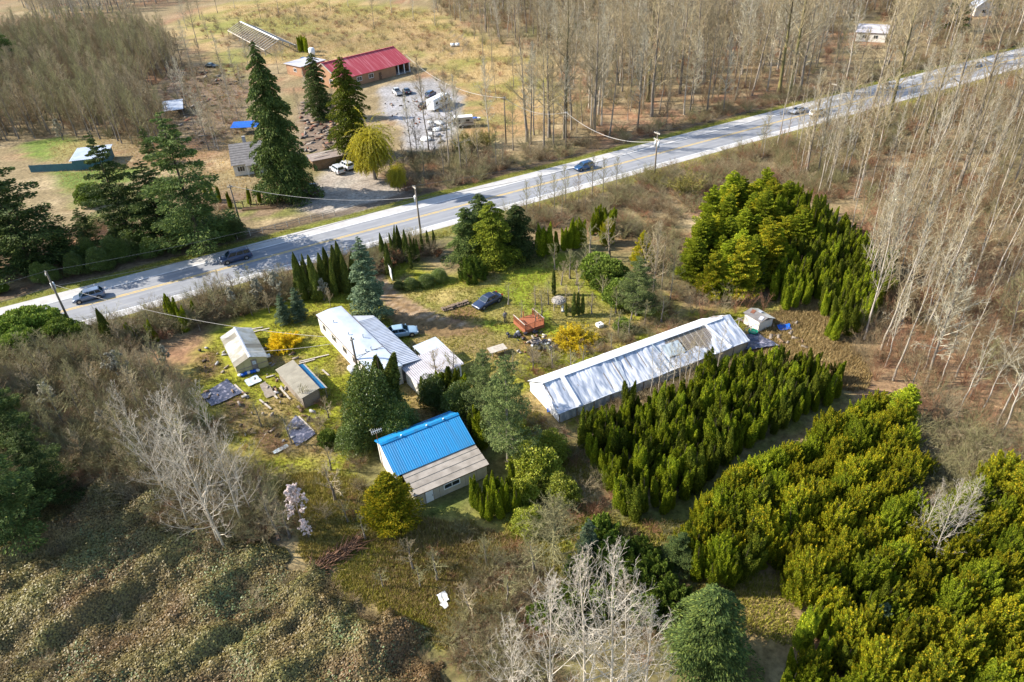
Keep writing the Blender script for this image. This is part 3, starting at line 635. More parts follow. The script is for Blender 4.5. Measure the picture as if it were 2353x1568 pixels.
MB().slab([(1.0, 3.06, 1.55), (7.4, 3.06, 1.55), (7.4, 3.22, 1.5), (1.0, 3.22, 1.5)], .03).build("gutter_board", M['wood_pale'], t)
walls(t, [(.15, .1), (7.3, .1), (7.3, 2.2), (.15, 2.2)], 0, [1.6, 1.6, 1.93, 1.93], M['wood_grey'])
for x in (1.1, 4.2, 7.2): MB().box((x, 3.0, .75), (.08, .08, 1.5)).build("post", M['wood_grey'], t)
# --- hen house with run
t = thing("hen_house", "small pale hen house with mossy patched roof and wire run", "hen house", g(1742, 764), R(28))
walls(t, [(0, 0), (2.4, 0), (2.4, 2.6), (0, 2.6)], 0, [1.55, 1.3, 1.3, 1.55], M['white_wall'])
MB().slab([(-.15, -.2, 1.62), (1.2, -.2, 1.92), (1.2, 2.8, 1.92), (-.15, 2.8, 1.62)], .05).build("roof", M['shingle'], t)
MB().slab([(1.2, -.2, 1.92), (2.6, -.2, 1.36), (2.6, 2.8, 1.36), (1.2, 2.8, 1.92)], .05).build("roof", M['poly_roof'], t)
for q_, m in (((.5, .3, 1.83), 'white_corr'), ((1.7, 1.6, 1.78), 'white_corr'), ((.8, 2.0, 1.88), 'rust')): MB().box(q_, (.7, .5, .04), .3, 0, .2 if q_[0] > 1.2 else -.2).build("roof_patch", M[m], t)
q = MB()
for x in (-2.2, -1.1): q.box((x, .3, .6), (.07, .07, 1.2)); q.box((x, 2.4, .6), (.07, .07, 1.2))
q.build("run_post", M['wood_pale'], t); MB().box((-1.1, .3, 1.18), (2.2, .06, .06)).build("run_rail", M['wood_pale'], t); MB().box((-1.1, 2.4, 1.18), (2.2, .06, .06)).build("run_rail", M['wood_pale'], t)
# ------------------------------------------------------------------ neighbours' buildings across the road
o_ = g(777.5, 185, 3.0)
t = thing("house", "large house with faded red ribbed roof and tan gable beyond the road", "house", o_, R(46.8))
HL = 28.4; HD = 7.6
corr(MB(), 0, HL, (0, 3.0), (HD, 6.9), .05, .62).build("roof", M['red_roof'], t)
corr(MB(), 0, HL, (2*HD, 3.0), (HD, 6.9), .05, .62).build("roof", M['red_roof'], t)
MB().box((HL/2, HD, 6.98), (HL, .4, .12)).build("ridge_cap", M['red_roof'], t)
gable_wall(t, .5, .6, 2*HD-.6, HD, 0, 3.1, 3.1, 6.6, M['tan_stucco']); gable_wall(t, HL-.5, .6, 2*HD-.6, HD, 0, 3.1, 3.1, 6.6, M['tan_stucco'])
MB().box((11.5, .7, 1.6), (21.8, .2, 3.2)).build("front_wall", M['tan_stucco'], t); MB().box((HL/2, 2*HD-.7, 1.6), (HL-1.2, .2, 3.2)).build("back_wall", M['tan_stucco'], t)
q = MB(); q.slab([(-.02, -.05, 3.06), (.28, -.05, 3.06), (.28, HD, 7.02), (-.02, HD, 7.02)], .18); q.build("barge_board", M['cream_wall'], t)
q = MB(); q.slab([(-.02, HD, 7.02), (.28, HD, 7.02), (.28, 2*HD+.05, 3.06), (-.02, 2*HD+.05, 3.06)], .18); q.build("barge_board", M['cream_wall'], t)
window(t, .44, 4.5, 2.0, 1.6, 1.2, 'x-'); window(t, .44, 9.5, 2.0, 1.6, 1.2, 'x-')
for x in (3.5, 8, 12.5): window(t, x, .6, 1.8, 1.8, 1.2, 'y-')
d = MB().box((16, .56, 1.05), (1.0, .1, 2.1)).build("door", M['brown_trim'], t); MB().box((16.35, .48, 1.05), (.08, .08, .12)).build("door_handle", M['galv'], d)
for x in (23.2, 25.6, 27.8): MB().box((x, .25, 1.45), (.22, .22, 2.9)).build("porch_post", M['white_paint'], t)
MB().box((25.2, 3.9, .15), (5.6, 7.0, .3)).build("porch_floor", M['stone'], t)
w = thing("house_wing", "low tan wing with flat pinkish roof beside the red roofed house", "house wing", g(697, 178), R(46.8))
walls(w, [(0, 0), (9, 0), (9, 9), (0, 9)], 0, [3.2, 3.6, 3.6, 3.2], M['tan_stucco'])
MB().slab([(-.5, -.5, 3.35), (9.4, -.5, 3.75), (9.4, 9.5, 3.75), (-.5, 9.5, 3.35)], .15).build("roof", M['pink_corr'], w)
window(w, 0, 4, 1.8, 1.6, 1.1, 'x-'); window(w, 4, 0, 1.8, 1.6, 1.1, 'y-')
# white cottage
t = thing("cottage", "small white cottage with grey shingle roof beside the tall cedar", "house", (-57.2, 142.0), R(17))
walls(t, [(0, 0), (9.5, 0), (9.5, 13), (0, 13)], 0, [2.45, 2.45, 2.45, 2.45], M['white_wall'])
NR = 9
for i in range(NR):     # courses of shingles on the slope that faces the road
    a, b = i/NR, (i+1)/NR+.01; y0, y1, z0, z1 = -.45, 6.5, 2.42, 5.0
    MB().slab([(-.3, y0+(y1-y0)*a, z0+(z1-z0)*a+.05), (9.8, y0+(y1-y0)*a, z0+(z1-z0)*a+.05), (9.8, y0+(y1-y0)*b, z0+(z1-z0)*b), (-.3, y0+(y1-y0)*b, z0+(z1-z0)*b)], .06).build("shingle_course", M['shingle'], t)
MB().slab([(-.3, 6.5, 5.03), (9.8, 6.5, 5.03), (9.8, 13.45, 2.42), (-.3, 13.45, 2.42)], .08).build("roof", M['shingle'], t)
for x in (.0, 9.5): gable_wall(t, x, .05, 12.95, 6.5, 2.3, 2.35, 2.35, 4.85, M['white_wall'])
window(t, 1.5, 0, 1.45, 1.5, 1.1, 'y-', panes=3)
q = MB(); q.slab([(2.6, -1.4, 2.35), (6.2, -1.4, 2.35), (6.2, .3, 2.85), (2.6, .3, 2.85)], .1); q.build("porch_roof", M['shingle'], t)
for x in (2.8, 6.0): MB().box((x, -1.25, 1.15), (.16, .16, 2.3)).build("porch_post", M['white_paint'], t)
d = MB().box((4.4, -.04, 1.0), (.95, .08, 2.0)).build("door", M['brown_trim'], t); MB().box((4.75, -.11, 1.0), (.07, .07, .1)).build("door_handle", M['galv'], d)
MB().box((3.0, 8.5, 5.0), (.7, .7, 1.6)).build("chimney", M['stone'], t)
tp = thing("tarp_cover", "sheet of blue tarpaulin stretched over a frame behind the white cottage", "tarpaulin", g(533, 312), R(3))
MB().slab([(0, 0, 1.9), (7, 0, 1.7), (7.2, 4.2, 2.2), (0, 4, 2.3)], .03).build("sheet", M['bright_blue'], tp)
for x, y in ((.2, .2), (6.8, .2), (.2, 3.8), (7, 4)): MB().box((x, y, .85), (.1, .1, 1.7)).build("post", M['wood_grey'], tp)
# long brown shed with board fence
t = thing("tool_shed", "long low shed with faded brown roof and board front behind the parked cars", "shed", g(722, 393), R(27))
MB().slab([(-.3, -.4, 2.25), (8.8, -.4, 2.25), (8.8, 3.6, 2.6), (-.3, 3.6, 2.6)], .08).build("roof", M['brown_sheet'], t)
for i in range(22): MB().box((.2+i*.4, 0, 1.1), (.385, .06+.01*(i % 2), 2.15)).build("board", M['wood_brown'], t)
walls(t, [(8.6, .1), (8.6, 3.4), (0, 3.4), (0, .1)], 0, [2.2, 2.45, 2.45, 2.2], M['wood_brown'], "side_wall")
for x, y, w_, r_ in ((1, 1.2, 3.5, .1), (4.5, 2.8, 4, -.05), (2.2, 2.6, 2.2, .3)): MB().box((x+1, y, 2.72+.0*w_), (w_, .25, .05), r_, R(5)).build("plank", M['wood_pale'], t)
# teal shed and fence
t = thing("garden_shed", "teal walled shed with pale metal roof and fence beside the green lawn", "shed", (-95.9, 150.8), R(14))
corr(MB(), -.4, 7.2, (-.3, 2.3), (8.0, 2.75), .04, .4).build("roof", M['white_metal'], t)
walls(t, [(0, 0), (6.8, 0), (6.8, 7.6), (0, 7.6)], 0, [2.2, 2.2, 2.6, 2.6], M['teal_wall'])
d = MB().box((3, -.04, .95), (1.0, .06, 1.9)).build("door", M['teal_wall'], t); MB().box((3.35, -.1, 1), (.07, .05, .1)).build("door_handle", M['galv'], d)
t = thing("board_fence", "dark teal board fence joining the teal shed", "fence", (-106, 151.2), R(0))
for i in range(24): MB().box((.2+i*.42, 0, .8), (.41, .05+.01*(i % 2), 1.6)).build("board", M['teal_wall'], t)
for i in range(5): MB().box((.2+i*2.4, .08, .85), (.1, .1, 1.7)).build("post", M['wood_grey'], t)
# white lean-to in the thicket
t = thing("field_shelter", "field shelter with white sheet roof at the brown thicket's edge", "shelter", g(381, 272), R(20))
corr(MB(), -.3, 5.0, (-.3, 1.9), (8.5, 2.6), .03, .3).build("roof", M['white_corr'], t)
for x, y, h in ((0, 0, 1.85), (4.7, 0, 1.85), (0, 8, 2.5), (4.7, 8, 2.5)): MB().box((x, y, h/2), (.14, .14, h)).build("post", M['wood_grey'], t)
MB().box((2.3, 8.05, 1.2), (4.6, .08, 2.3)).build("back_wall", M['wood_grey'], t)
# bare greenhouse frame
ga, gb = g(552, 50, 4.6), g(641, 92, 4.6); FLn = math.hypot(gb[0]-ga[0], gb[1]-ga[1])
t = thing("ruined_greenhouse", "bare weathered greenhouse frame with rafters open to the sky in the straw field", "greenhouse", ga, math.atan2(gb[1]-ga[1], gb[0]-ga[0]))
for s in (-1, 1): MB().tube([(0, s*6, 1.8), (FLn, s*6, 1.8)], .2, 6).build("eaves_beam", M['wood_pale'], t)
MB().tube([(0, 0, 4.6), (FLn, 0, 4.6)], .24, 6).build("ridge_beam", M['white_paint'], t)
for i in range(19):
    x = i*FLn/18
    for s in (-1, 1):
        MB().tube([(x, s*6, 1.8), (x, 0, 4.6)], .17, 5).build("rafter", M['wood_pale'], t)
        if i % 3 == 0: MB().tube([(x, s*6, 0), (x, s*6, 1.8)], .15, 5).build("post", M['wood_pale'], t)
# far houses
t = thing("far_house", "cream house with pale roof half hidden in the bare wood beyond the road", "house", g(1965, 95), R(-30))
walls(t, [(0, 0), (9, 0), (9, 7), (0, 7)], 0, [3, 3, 3, 3], M['white_wall'])
MB().slab([(-.4, -.4, 2.9), (9.4, -.4, 2.9), (9.4, 3.5, 5), (-.4, 3.5, 5)], .12).build("roof", M['pink_corr'], t); MB().slab([(-.4, 3.5, 5), (9.4, 3.5, 5), (9.4, 7.4, 2.9), (-.4, 7.4, 2.9)], .12).build("roof", M['pink_corr'], t)
for x in (0, 9): gable_wall(t, x, .1, 6.9, 3.5, 2.8, 2.9, 2.9, 4.8, M['white_wall'])
window(t, 2.5, 0, 1.6, 1.4, 1.1); window(t, 6, 0, 1.6, 1.4, 1.1)
t = thing("far_house", "small white house with steep white gable near a dark evergreen in the wood", "house", g(2238, 38), R(-10))
walls(t, [(0, 0), (6, 0), (6, 7), (0, 7)], 0, [3.2]*4, M['white_wall'])
MB().slab([(-.3, -.3, 3), (-.3, 7.3, 3), (3, 7.3, 6), (3, -.3, 6)], .12).build("roof", M['white_corr'], t); MB().slab([(3, -.3, 6), (3, 7.3, 6), (6.3, 7.3, 3), (6.3, -.3, 3)], .12).build("roof", M['white_corr'], t)
for y in (0.05, 6.95): MB().add([(0, y-.06, 3.1), (6, y-.06, 3.1), (3, y-.06, 5.8), (0, y+.06, 3.1), (6, y+.06, 3.1), (3, y+.06, 5.8)], [(0, 1, 2), (5, 4, 3), (0, 3, 4, 1), (1, 4, 5, 2), (2, 5, 3, 0)]).build("gable_wall", M['white_wall'], t)
window(t, 3, 0, 1.7, 1.4, 1.2)

# ------------------------------------------------------------------ vehicles
PAINT = {}
def paint_mat(c):
    if c not in PAINT:
        m = mat("car_paint", c, tuple(v*.9 for v in c), rough=.28, spec=.6, scale=1.0); m.node_tree.nodes["Principled BSDF"].inputs["Coat Weight"].default_value = .6; PAINT[c] = m
    return PAINT[c]
WHEEL = {}
def wheel(par, x, y, r, side):
    k = round(r, 2)
    if k not in WHEEL:
        a = MB(); ring = []; n = 18
        prof = [(r*.62, -.09), (r*.92, -.10), (r, -.06), (r, .06), (r*.92, .10), (r*.62, .09)]
        vs = [(p[0]*math.cos(2*math.pi*i/n), p[1], p[0]*math.sin(2*math.pi*i/n)) for i in range(n) for p in prof]; m_ = len(prof)
        a.add(vs, [(i*m_+j, i*m_+(j+1) % m_, ((i+1) % n)*m_+(j+1) % m_, ((i+1) % n)*m_+j) for i in range(n) for j in range(m_)])
        b = MB(); b.tube([(0, -.07, 0), (0, .07, 0)], r*.63, 16)
        for i in range(5): an = 2*math.pi*i/5; b.box((r*.34*math.cos(an), 0, r*.34*math.sin(an)), (r*.5, .165, .06), 0, 0, -an)
        WHEEL[k] = (a.mesh("tyre", M['tyre'], True), b.mesh("rim", M['rim']))
    ty, ri = WHEEL[k]
    w = bpy.data.objects.new("wheel", ty); link(w); w.parent = par; w.location = (x, y, r); obj("rim", ri, w)
SHAPES = {   # length, width, height, belt profile (x from the front as a fraction, height), cabin: base front/rear, roof front/rear
    'sedan': (4.7, 1.8, 1.42, [(0, .52), (.02, .62), (.10, .72), (.29, .88), (.5, .92), (.80, .95), (.95, .92), (1, .70)], (.27, .86, .42, .70)),
    'suv': (4.6, 1.85, 1.68, [(0, .55), (.02, .75), (.08, .92), (.26, 1.02), (.5, 1.04), (.9, 1.06), (.985, 1.04), (1, .7)], (.25, .985, .38, .93)),
    'van': (5.0, 1.95, 1.78, [(0, .55), (.02, .78), (.07, .95), (.22, 1.05), (.5, 1.07), (.9, 1.08), (.985, 1.08), (1, .7)], (.19, .985, .34, .94)),
    'hatch': (4.4, 1.8, 1.55, [(0, .52), (.02, .66), (.09, .80), (.26, .93), (.5, .97), (.9, 1.0), (.98, .98), (1, .7)], (.23, .98, .40, .88)),
    'pickup': (5.4, 1.95, 1.8, [(0, .6), (.015, .85), (.06, 1.0), (.25, 1.08), (.5, 1.1), (.9, 1.12), (.985, 1.12), (1, .8)], (.24, .60, .34, .56)),
}
def car(kind, c, loc, head, label, group=None, name="car", roof=None):
    L_, W, H, prof, (cb0, cb1, cr0, cr1) = SHAPES[kind]; cat = {'van': 'van', 'pickup': 'pickup truck'}.get(kind, 'car')
    t = thing(name, label, cat, loc, head, group, z=.02)
    fx = lambda f: L_/2-f*L_                       # the front points along +X
    px = [p[0] for p in prof]; pz = [p[1] for p in prof]
    st = np.unique(np.concatenate([np.linspace(0, 1, 21), px])); hw = W/2
    V = []; ring = 12
    for f in st:
        zt = float(np.interp(f, px, pz)); e = min(1, .80+.20*min(1, min(f, 1-f)/.09)**.5); w = hw*e; zb = .22+.10*max(0, (.04-min(f, 1-f))/.04)
        half = [(w*.86, zb), (w*.97, zb+.10), (w, .50), (w*.995, zt-.16 if zt > .7 else zt-.08), (w*.95, zt-.035), (w*.80, zt)]
        V += [(fx(f), y, z) for y, z in half] + [(fx(f), -y, z) for y, z in half[::-1]]
    n = len(st); F = [(i*ring+j, i*ring+(j+1) % ring, (i+1)*ring+(j+1) % ring, (i+1)*ring+j) for i in range(n-1) for j in range(ring)]
    F += [tuple(range(ring-1, -1, -1)), tuple((n-1)*ring+j for j in range(ring))]
    body = MB().add(V, F); pm = paint_mat(c)
    b = body.build("body", pm, t, True)
    zb = float(np.interp(.5, px, pz))-.03
    if kind == 'pickup':
        MB().box((fx(.80), 0, 1.125), (L_*.36, W-.28, .02)).build("bed_floor", M['dark_trim'], t)
        q = MB()
        for s in (-1, 1): q.box((fx(.80), s*(hw-.09), 1.17), (L_*.385, .10, .13))
        q.box((fx(.985), 0, 1.17), (.09, W-.3, .13)); q.build("bed_rail", pm, t)
    # cabin
    def ringq(f0, f1, w0, w1, z): return [(fx(f0), w0, z), (fx(f1), w1, z), (fx(f1), -w1, z), (fx(f0), -w0, z)]
    B = ringq(cb0, cb1, hw*.86, hw*.86, zb); U = ringq(cr0, cr1, hw*.70, hw*.70, H-.05); T = ringq(cr0+.02, cr1-.02, hw*.60, hw*.60, H)
    cab = MB().add(B+U+T, [(i, (i+1) % 4, (i+1) % 4+4, i+4)[::-1] for i in range(4)]+[(i+4, (i+1) % 4+4, (i+1) % 4+8, i+8)[::-1] for i in range(4)]+[(11, 10, 9, 8)])
    cab.build("cabin", roof or pm, t, False)
    def pane(q, a0, a1, h0, h1, nm, off=.012):
        q = [Vector(p) for p in q]       # lower-left, lower-right, upper-right, upper-left
        f = lambda s, h: (q[0]*(1-s)+q[1]*s)*(1-h)+(q[3]*(1-s)+q[2]*s)*h
        nn = (q[1]-q[0]).cross(q[3]-q[0]).normalized(); cen = sum(q, Vector())/4
        if nn.dot(cen-Vector((cen.x*.3, 0, .8))) < 0: nn = -nn
        p = [f(a0, h0)+nn*off, f(a1, h0)+nn*off, f(a1, h1)+nn*off, f(a0, h1)+nn*off]
        MB().slab(p, .015, up=nn).build(nm, M['car_glass'], t)
    pane([B[0], B[3], U[3], U[0]], .06, .94, .08, .93, "windscreen"); pane([B[1], B[2], U[2], U[1]], .08, .92, .15, .9, "rear_window")
    for i0, i1 in ((0, 1), (3, 2)):
        q = [B[i0], B[i1], U[i1], U[i0]]
        cuts = [(.07, .47), (.51, .93)] if kind == 'sedan' else ([(.07, .36), (.40, .67), (.71, .95)] if kind in ('suv', 'van', 'hatch') else [(.08, .92)])
        for a0, a1 in cuts: pane(q, a0, a1, .14, .90, "side_window")
    r = .32 if kind in ('sedan', 'hatch') else .36
    for f in (.19, .80):
        for s in (-1, 1):
            MB().tube([(fx(f), s*(hw-.12), r+.02), (fx(f), s*(hw+.006), r+.02)], r+.06, 16).build("wheel_arch", M['dark_trim'], t)
            wheel(t, fx(f), s*(hw-.06), r, s)
    zl = float(np.interp(.06, px, pz))-.13
    for s in (-1, 1):
        MB().box((fx(.025), s*hw*.66, zl), (.16, .36, .13), -s*.25).build("headlight", M['lamp_clear'], t)
        MB().box((fx(.985), s*hw*.70, .82), (.12, .26, .18), s*.15).build("taillight", M['lamp_red'], t)
        MB().box((fx(cb0+.05), s*(hw+.08), zb+.08), (.12, .16, .11)).build("mirror", pm, t)
    q = MB(); q.box((fx(.008), 0, .38), (.12, W*.78, .16)); q.build("bumper", M['dark_trim'], t)
    q = MB(); q.box((fx(.995), 0, .38), (.10, W*.78, .16)); q.build("bumper", M['dark_trim'], t)
    MB().box((fx(1.0)-.01, 0, .66), (.03, .5, .14)).build("licence_plate", M['white_paint'], t)
    return t
west = math.atan2(-RTAN[1], -RTAN[0]); east = math.atan2(RTAN[1], RTAN[0])
RP0 = road_sd(*g(206, 686))[::-1]
car('hatch', (.13, .17, .24), road_pt(RP0[0], 1.7), west, "silver blue hatchback on the road near the leaning power pole")
RP = lambda px, py: road_sd(*g(px, py))[::-1]
car('van', (.025, .045, .10), road_pt(RP(540, 592)[0], 1.9), west, "dark navy minivan driving along the road past the dark firs")
car('hatch', (.015, .075, .19), road_pt(RP(1340, 388)[0], 1.9), west, "deep blue hatchback on the road near the pole with transformers")
car('sedan', (.55, .57, .60), road_pt(RP(1831, 259)[0], 2.2), west, "silver white sedan heading the same way as the blue hatchback")
car('suv', (.58, .60, .62), road_pt(RP(1887, 268)[0], -2.2), east, "white wagon driving on the near lane behind the bare trunks")
car('pickup', (.60, .61, .62), road_pt(RP(2030, 201)[0], 2.2), west, "white pickup truck on the road behind a thick bare trunk")
car('sedan', (.60, .61, .62), road_pt(RP(2220, 150)[0], 2.2), west, "white car farthest along the road among bare trees")
car('sedan', (.022, .035, .075), g(1121, 699), R(-138), "dark blue sedan parked on the lawn beside a young pollard tree")
car('sedan', (.26, .38, .48), g(921, 771), R(12), "pale blue sedan parked against the porch of the mobile home")
car('suv', (.52, .53, .55), g(776, 396), R(125), "white estate car parked in front of the brown board shed")
car('suv', (.60, .60, .60), g(797, 387), R(128), "white wagon parked tight beside another white car under the willow")
car('pickup', (.09, .012, .02), g(722, 443), R(105), "dark red pickup truck parked in the tall cedar's shade")
car('pickup', (.50, .50, .50), g(913, 217), R(112), "white pickup truck parked before the red roofed house")
car('sedan', (.015, .018, .03), g(935, 214), R(112), "black car parked on the gravel beside a white pickup")
car('sedan', (.01, .06, .19), g(700, 141), R(60), "bright blue car parked behind the low tan wing")
car('suv', (.01, .04, .11), g(990, 222), R(70), "blue car parked on gravel against the motorhome")
car('sedan', (.015, .03, .035), g(486, 155), R(-20), "dark teal old car left in the brown yard behind the thicket")
car('sedan', (.03, .01, .015), g(975, 246), R(70), "maroon car parked on gravel in front of the motorhome")
# motorhome
t = thing("motorhome", "large white motorhome with rounded roof parked on the gravel yard", "motorhome", g(1010, 247), R(62))
q = MB()
sec = lambda x, h, w: [(x, w*.98, .5), (x, w, 1.2), (x, w, h-.35), (x, w*.85, h), (x, -w*.85, h), (x, -w, h-.35), (x, -w, 1.2), (x, -w*.98, .5)]
rings = [sec(-4.4, 2.9, 1.15), sec(-4.3, 3.05, 1.22), sec(2.6, 3.1, 1.22), sec(3.5, 3.0, 1.2), sec(3.9, 2.4, 1.15)]
q.add([p for r_ in rings for p in r_], [(i*8+j, i*8+(j+1) % 8, (i+1)*8+(j+1) % 8, (i+1)*8+j) for i in range(4) for j in range(8)]+[tuple(range(7, -1, -1)), tuple(32+j for j in range(8))]); q.build("body", M['white_paint'], t, False)
q = MB().box((4.3, 0, 1.0), (1.2, 2.0, 1.0)); q.build("bonnet", M['white_paint'], t)
MB().box((3.95, 0, 1.85), (.1, 1.9, .7), 0, 0, R(-25)).build("windscreen", M['car_glass'], t)
for s in (-1, 1):
    for x in (-3, -.6, 1.6): MB().box((x, s*1.225, 1.95), (1.1, .03, .6)).build("side_window", M['car_glass'], t)
    MB().box((-.3, s*1.23, 1.35), (7.6, .02, .12)).build("stripe", M['brown_trim'], t)
    for x in (-2.6, 3.4): wheel(t, x, s*1.08, .4, s)
for x in (-2.5, .5): MB().box((x, 0, 3.15), (.7, .7, .16)).build("roof_hatch", M['galv'], t)
# camper trailer
t = thing("camper_trailer", "small boxy camper trailer with pale roof and blue end in dry grass", "trailer", g(1065, 291), R(6))
q = MB(); pr_ = [(-2.5, .5), (2.5, .5), (2.6, 1.5), (2.3, 2.45), (-2.3, 2.45), (-2.6, 1.6)]
q.add([(x, -1.05, z) for x, z in pr_]+[(x, 1.05, z) for x, z in pr_], [(0, 1, 2, 3, 4, 5), (11, 10, 9, 8, 7, 6)]+[(i, i+6, (i+1) % 6+6, (i+1) % 6) for i in range(6)]); q.build("body", M['cream_wall'], t)
MB().box((0, 0, 2.5), (4.7, 2.14, .1)).build("roof", M['white_paint'], t); MB().box((-2.62, 0, 1.5), (.06, 1.7, 1.3), 0, 0, R(-4)).build("end_panel", M['blue_tarp'], t)
for x in (-1.2, 1.1): MB().box((x, -1.065, 1.7), (.9, .03, .55)).build("side_window", M['car_glass'], t)
MB().box((0, -1.07, 1.15), (4.6, .03, .16)).build("stripe", M['brown_trim'], t)
for s in (-1, 1): wheel(t, -.2, s*.98, .34, s)
MB().box((2.9, 0, .45), (1.0, .12, .1)).build("drawbar", M['dark_trim'], t)
b = thing("small_boat", "small white boat under a blue cover beside the camper trailer", "boat", g(1092, 276), R(8))
q = MB(); L8 = [(-1.3, .55), (0, .65), (.9, .5), (1.5, 0), (.9, -.5), (0, -.65), (-1.3, -.55)]
q.add([(x, y, .55) for x, y in L8]+[(x*.8, y*.55, .05) for x, y in L8], [tuple(range(7)), tuple(range(13, 6, -1))]+[(i, i+7, (i+1) % 7+7, (i+1) % 7) for i in range(7)]); q.build("hull", M['white_paint'], b)
MB().ball((-.1, 0, .55), .75, 12, 6, .25).build("cover", M['bright_blue'], b, True)

# ------------------------------------------------------------------ power line
def pole(base, h, label, arms=((-.35, 2.4),), cans=0, rot=0.0, name="power_pole", group=None):
    t = thing(name, label, "power pole", base, rot, group)
    q = MB(); q.tube([(0, 0, -.05), (0, 0, h*.5), (0, 0, h)], [.17, .145, .115], 10); q.build("pole", M['pole_wood'], t, True)
    for dz, w in arms:
        a = MB().box((0, -.14, h+dz), (w, .11, .14)).build("crossarm", M['wood_pale'], t)
        for i in range(4 if w > 1.5 else 2): MB().tube([((i/(3 if w > 1.5 else 1)-.5)*(w-.2), -.14, h+dz+.07), ((i/(3 if w > 1.5 else 1)-.5)*(w-.2), -.14, h+dz+.25)], [.05, .035], 6).build("insulator", M['white_paint'], t)
    for k in range(cans):
        x = (-.42, .42)[k % 2]; c_ = MB(); c_.tube([(x, 0, h-2.9), (x, 0, h-1.95)], .25, 14); can = c_.build("transformer", M['transformer'], t, True)
        l_ = MB(); l_.tube([(x, 0, h-1.95), (x, 0, h-1.86)], [.27, .2], 14); l_.tube([(x, 0, h-1.86), (x, 0, h-1.68)], .05, 6); l_.build("lid", M['white_paint'], can)
        MB().box((x*.5, 0, h-2.4), (.3, .1, .12)).build("bracket", M['galv'], t)
    return t
ra = R(-60.7)
P1, P2, P3, P4 = g(166, 752), g(968, 545), g(1503, 415), g(1898, 288)
pole(P1, 8.9, "wooden power pole with a transformer rising from the roadside conifers", ((-.3, 1.2),), 1, ra)
pole(P2, 9.2, "wooden power pole with one transformer behind the row of columnar cedars", ((-.3, 1.1),), 1, ra)
pole(P3, 9.6, "wooden power pole with two crossarms and two transformers at the roadside", ((-.3, 1.6), (-1.5, 1.6)), 2, ra)
pole(P4, 9.4, "slim power pole at the roadside among pale bare trunks", ((-.3, 1.4),), 0, ra)
PN, PA, PB = g(556, 527), g(1301, 352), g(1165, 435)
pole(PN, 8.4, "thin power pole in front of the white cottage's yard", ((-.4, .8),), 0, 0.3)
PA = g(1300, 352); PA2 = g(1163, 330)
pole(PA, 9.0, "service pole among the bare trunks beyond the road", ((-.3, .6),), 0, 0.4); pole(PA2, 10.5, "service pole beside the straw slope of the neighbour's yard", ((-.3, .6),), 0, 0.4)
PH = g(826, 868); pole(PH, 6.0, "short service pole against the white wall of the mobile home", ((-.3, .6),), 0, R(34))
def wire(a, za, b, zb, sag, label, r=.025, m='cable', group=None):
    n = 22; pts = [(a[0]+(b[0]-a[0])*i/n, a[1]+(b[1]-a[1])*i/n, za+(zb-za)*i/n-sag*4*(i/n)*(1-i/n)) for i in range(n+1)]
    q = MB(); q.tube(pts, r, 5); o = q.build("power_cable", M[m]); tag(o, label, "cable", group); return o
off = lambda p, d: (p[0]+RNOR[0]*d, p[1]+RNOR[1]*d)
P0 = (P1[0]-RTAN[0]*62, P1[1]-RTAN[1]*62); P5 = (P4[0]+RTAN[0]*60, P4[1]+RTAN[1]*60)
for a, b, za, zb in ((P0, P1, 8.9, 8.9), (P1, P2, 8.9, 9.2), (P2, P3, 9.2, 9.6), (P3, P4, 9.6, 9.4), (P4, P5, 9.4, 9.4)):
    wire(off(a, .4), za-.1, off(b, .4), zb-.1, 1.0, "upper cable strung between the roadside power poles", .022, 'cable', "upper roadside cables")
    wire(off(a, -.12), za-2.2, off(b, -.12), zb-2.2, 1.1, "lower cable strung between the roadside power poles", .03, 'cable', "lower roadside cables")
wire(P3, 7.8, PA, 8.8, 2.2, "thick pale service cable crossing the road from the two-transformer pole", .045, 'cable_pale')
wire(PA, 8.8, PA2, 10.2, 1.6, "thick pale service cable strung between the two service poles in the wood", .045, 'cable_pale')
wire(PA2, 10.2, (-29.5, 232.5), 5.2, 3.0, "thick pale service cable sagging to the red roofed house", .045, 'cable_pale')
wire(P2, 7.2, PN, 8.2, 1.4, "pale service cable crossing the road towards the cottage's pole", .035, 'cable_pale')
wire(PH, 5.8, P1, 7.0, 1.6, "thin cable from the mobile home towards the leaning roadside pole", .022, 'cable_pale')
wire(PH, 5.5, (-34.4, 71), 2.4, .3, "thin cable from the mobile home to the potting shed roof", .018, 'cable_pale')

# ------------------------------------------------------------------ yard things
# white panel fence by the gate
t = thing("panel_fence", "short white panel fence at the driveway entrance", "fence", g(902, 645), math.atan2(g(882, 610)[1]-g(902, 645)[1], g(882, 610)[0]-g(902, 645)[0]))
fl = math.hypot(g(882, 610)[0]-g(902, 645)[0], g(882, 610)[1]-g(902, 645)[1])
for i in range(3): MB().box((fl*(i+.5)/3, 0, 1.0), (fl/3-.12, .05, 1.9)).build("panel", M['white_paint'], t)
for i in range(4): MB().box((fl*i/3, 0, .9), (.11, .11, 1.8)).build("post", M['white_paint'], t)
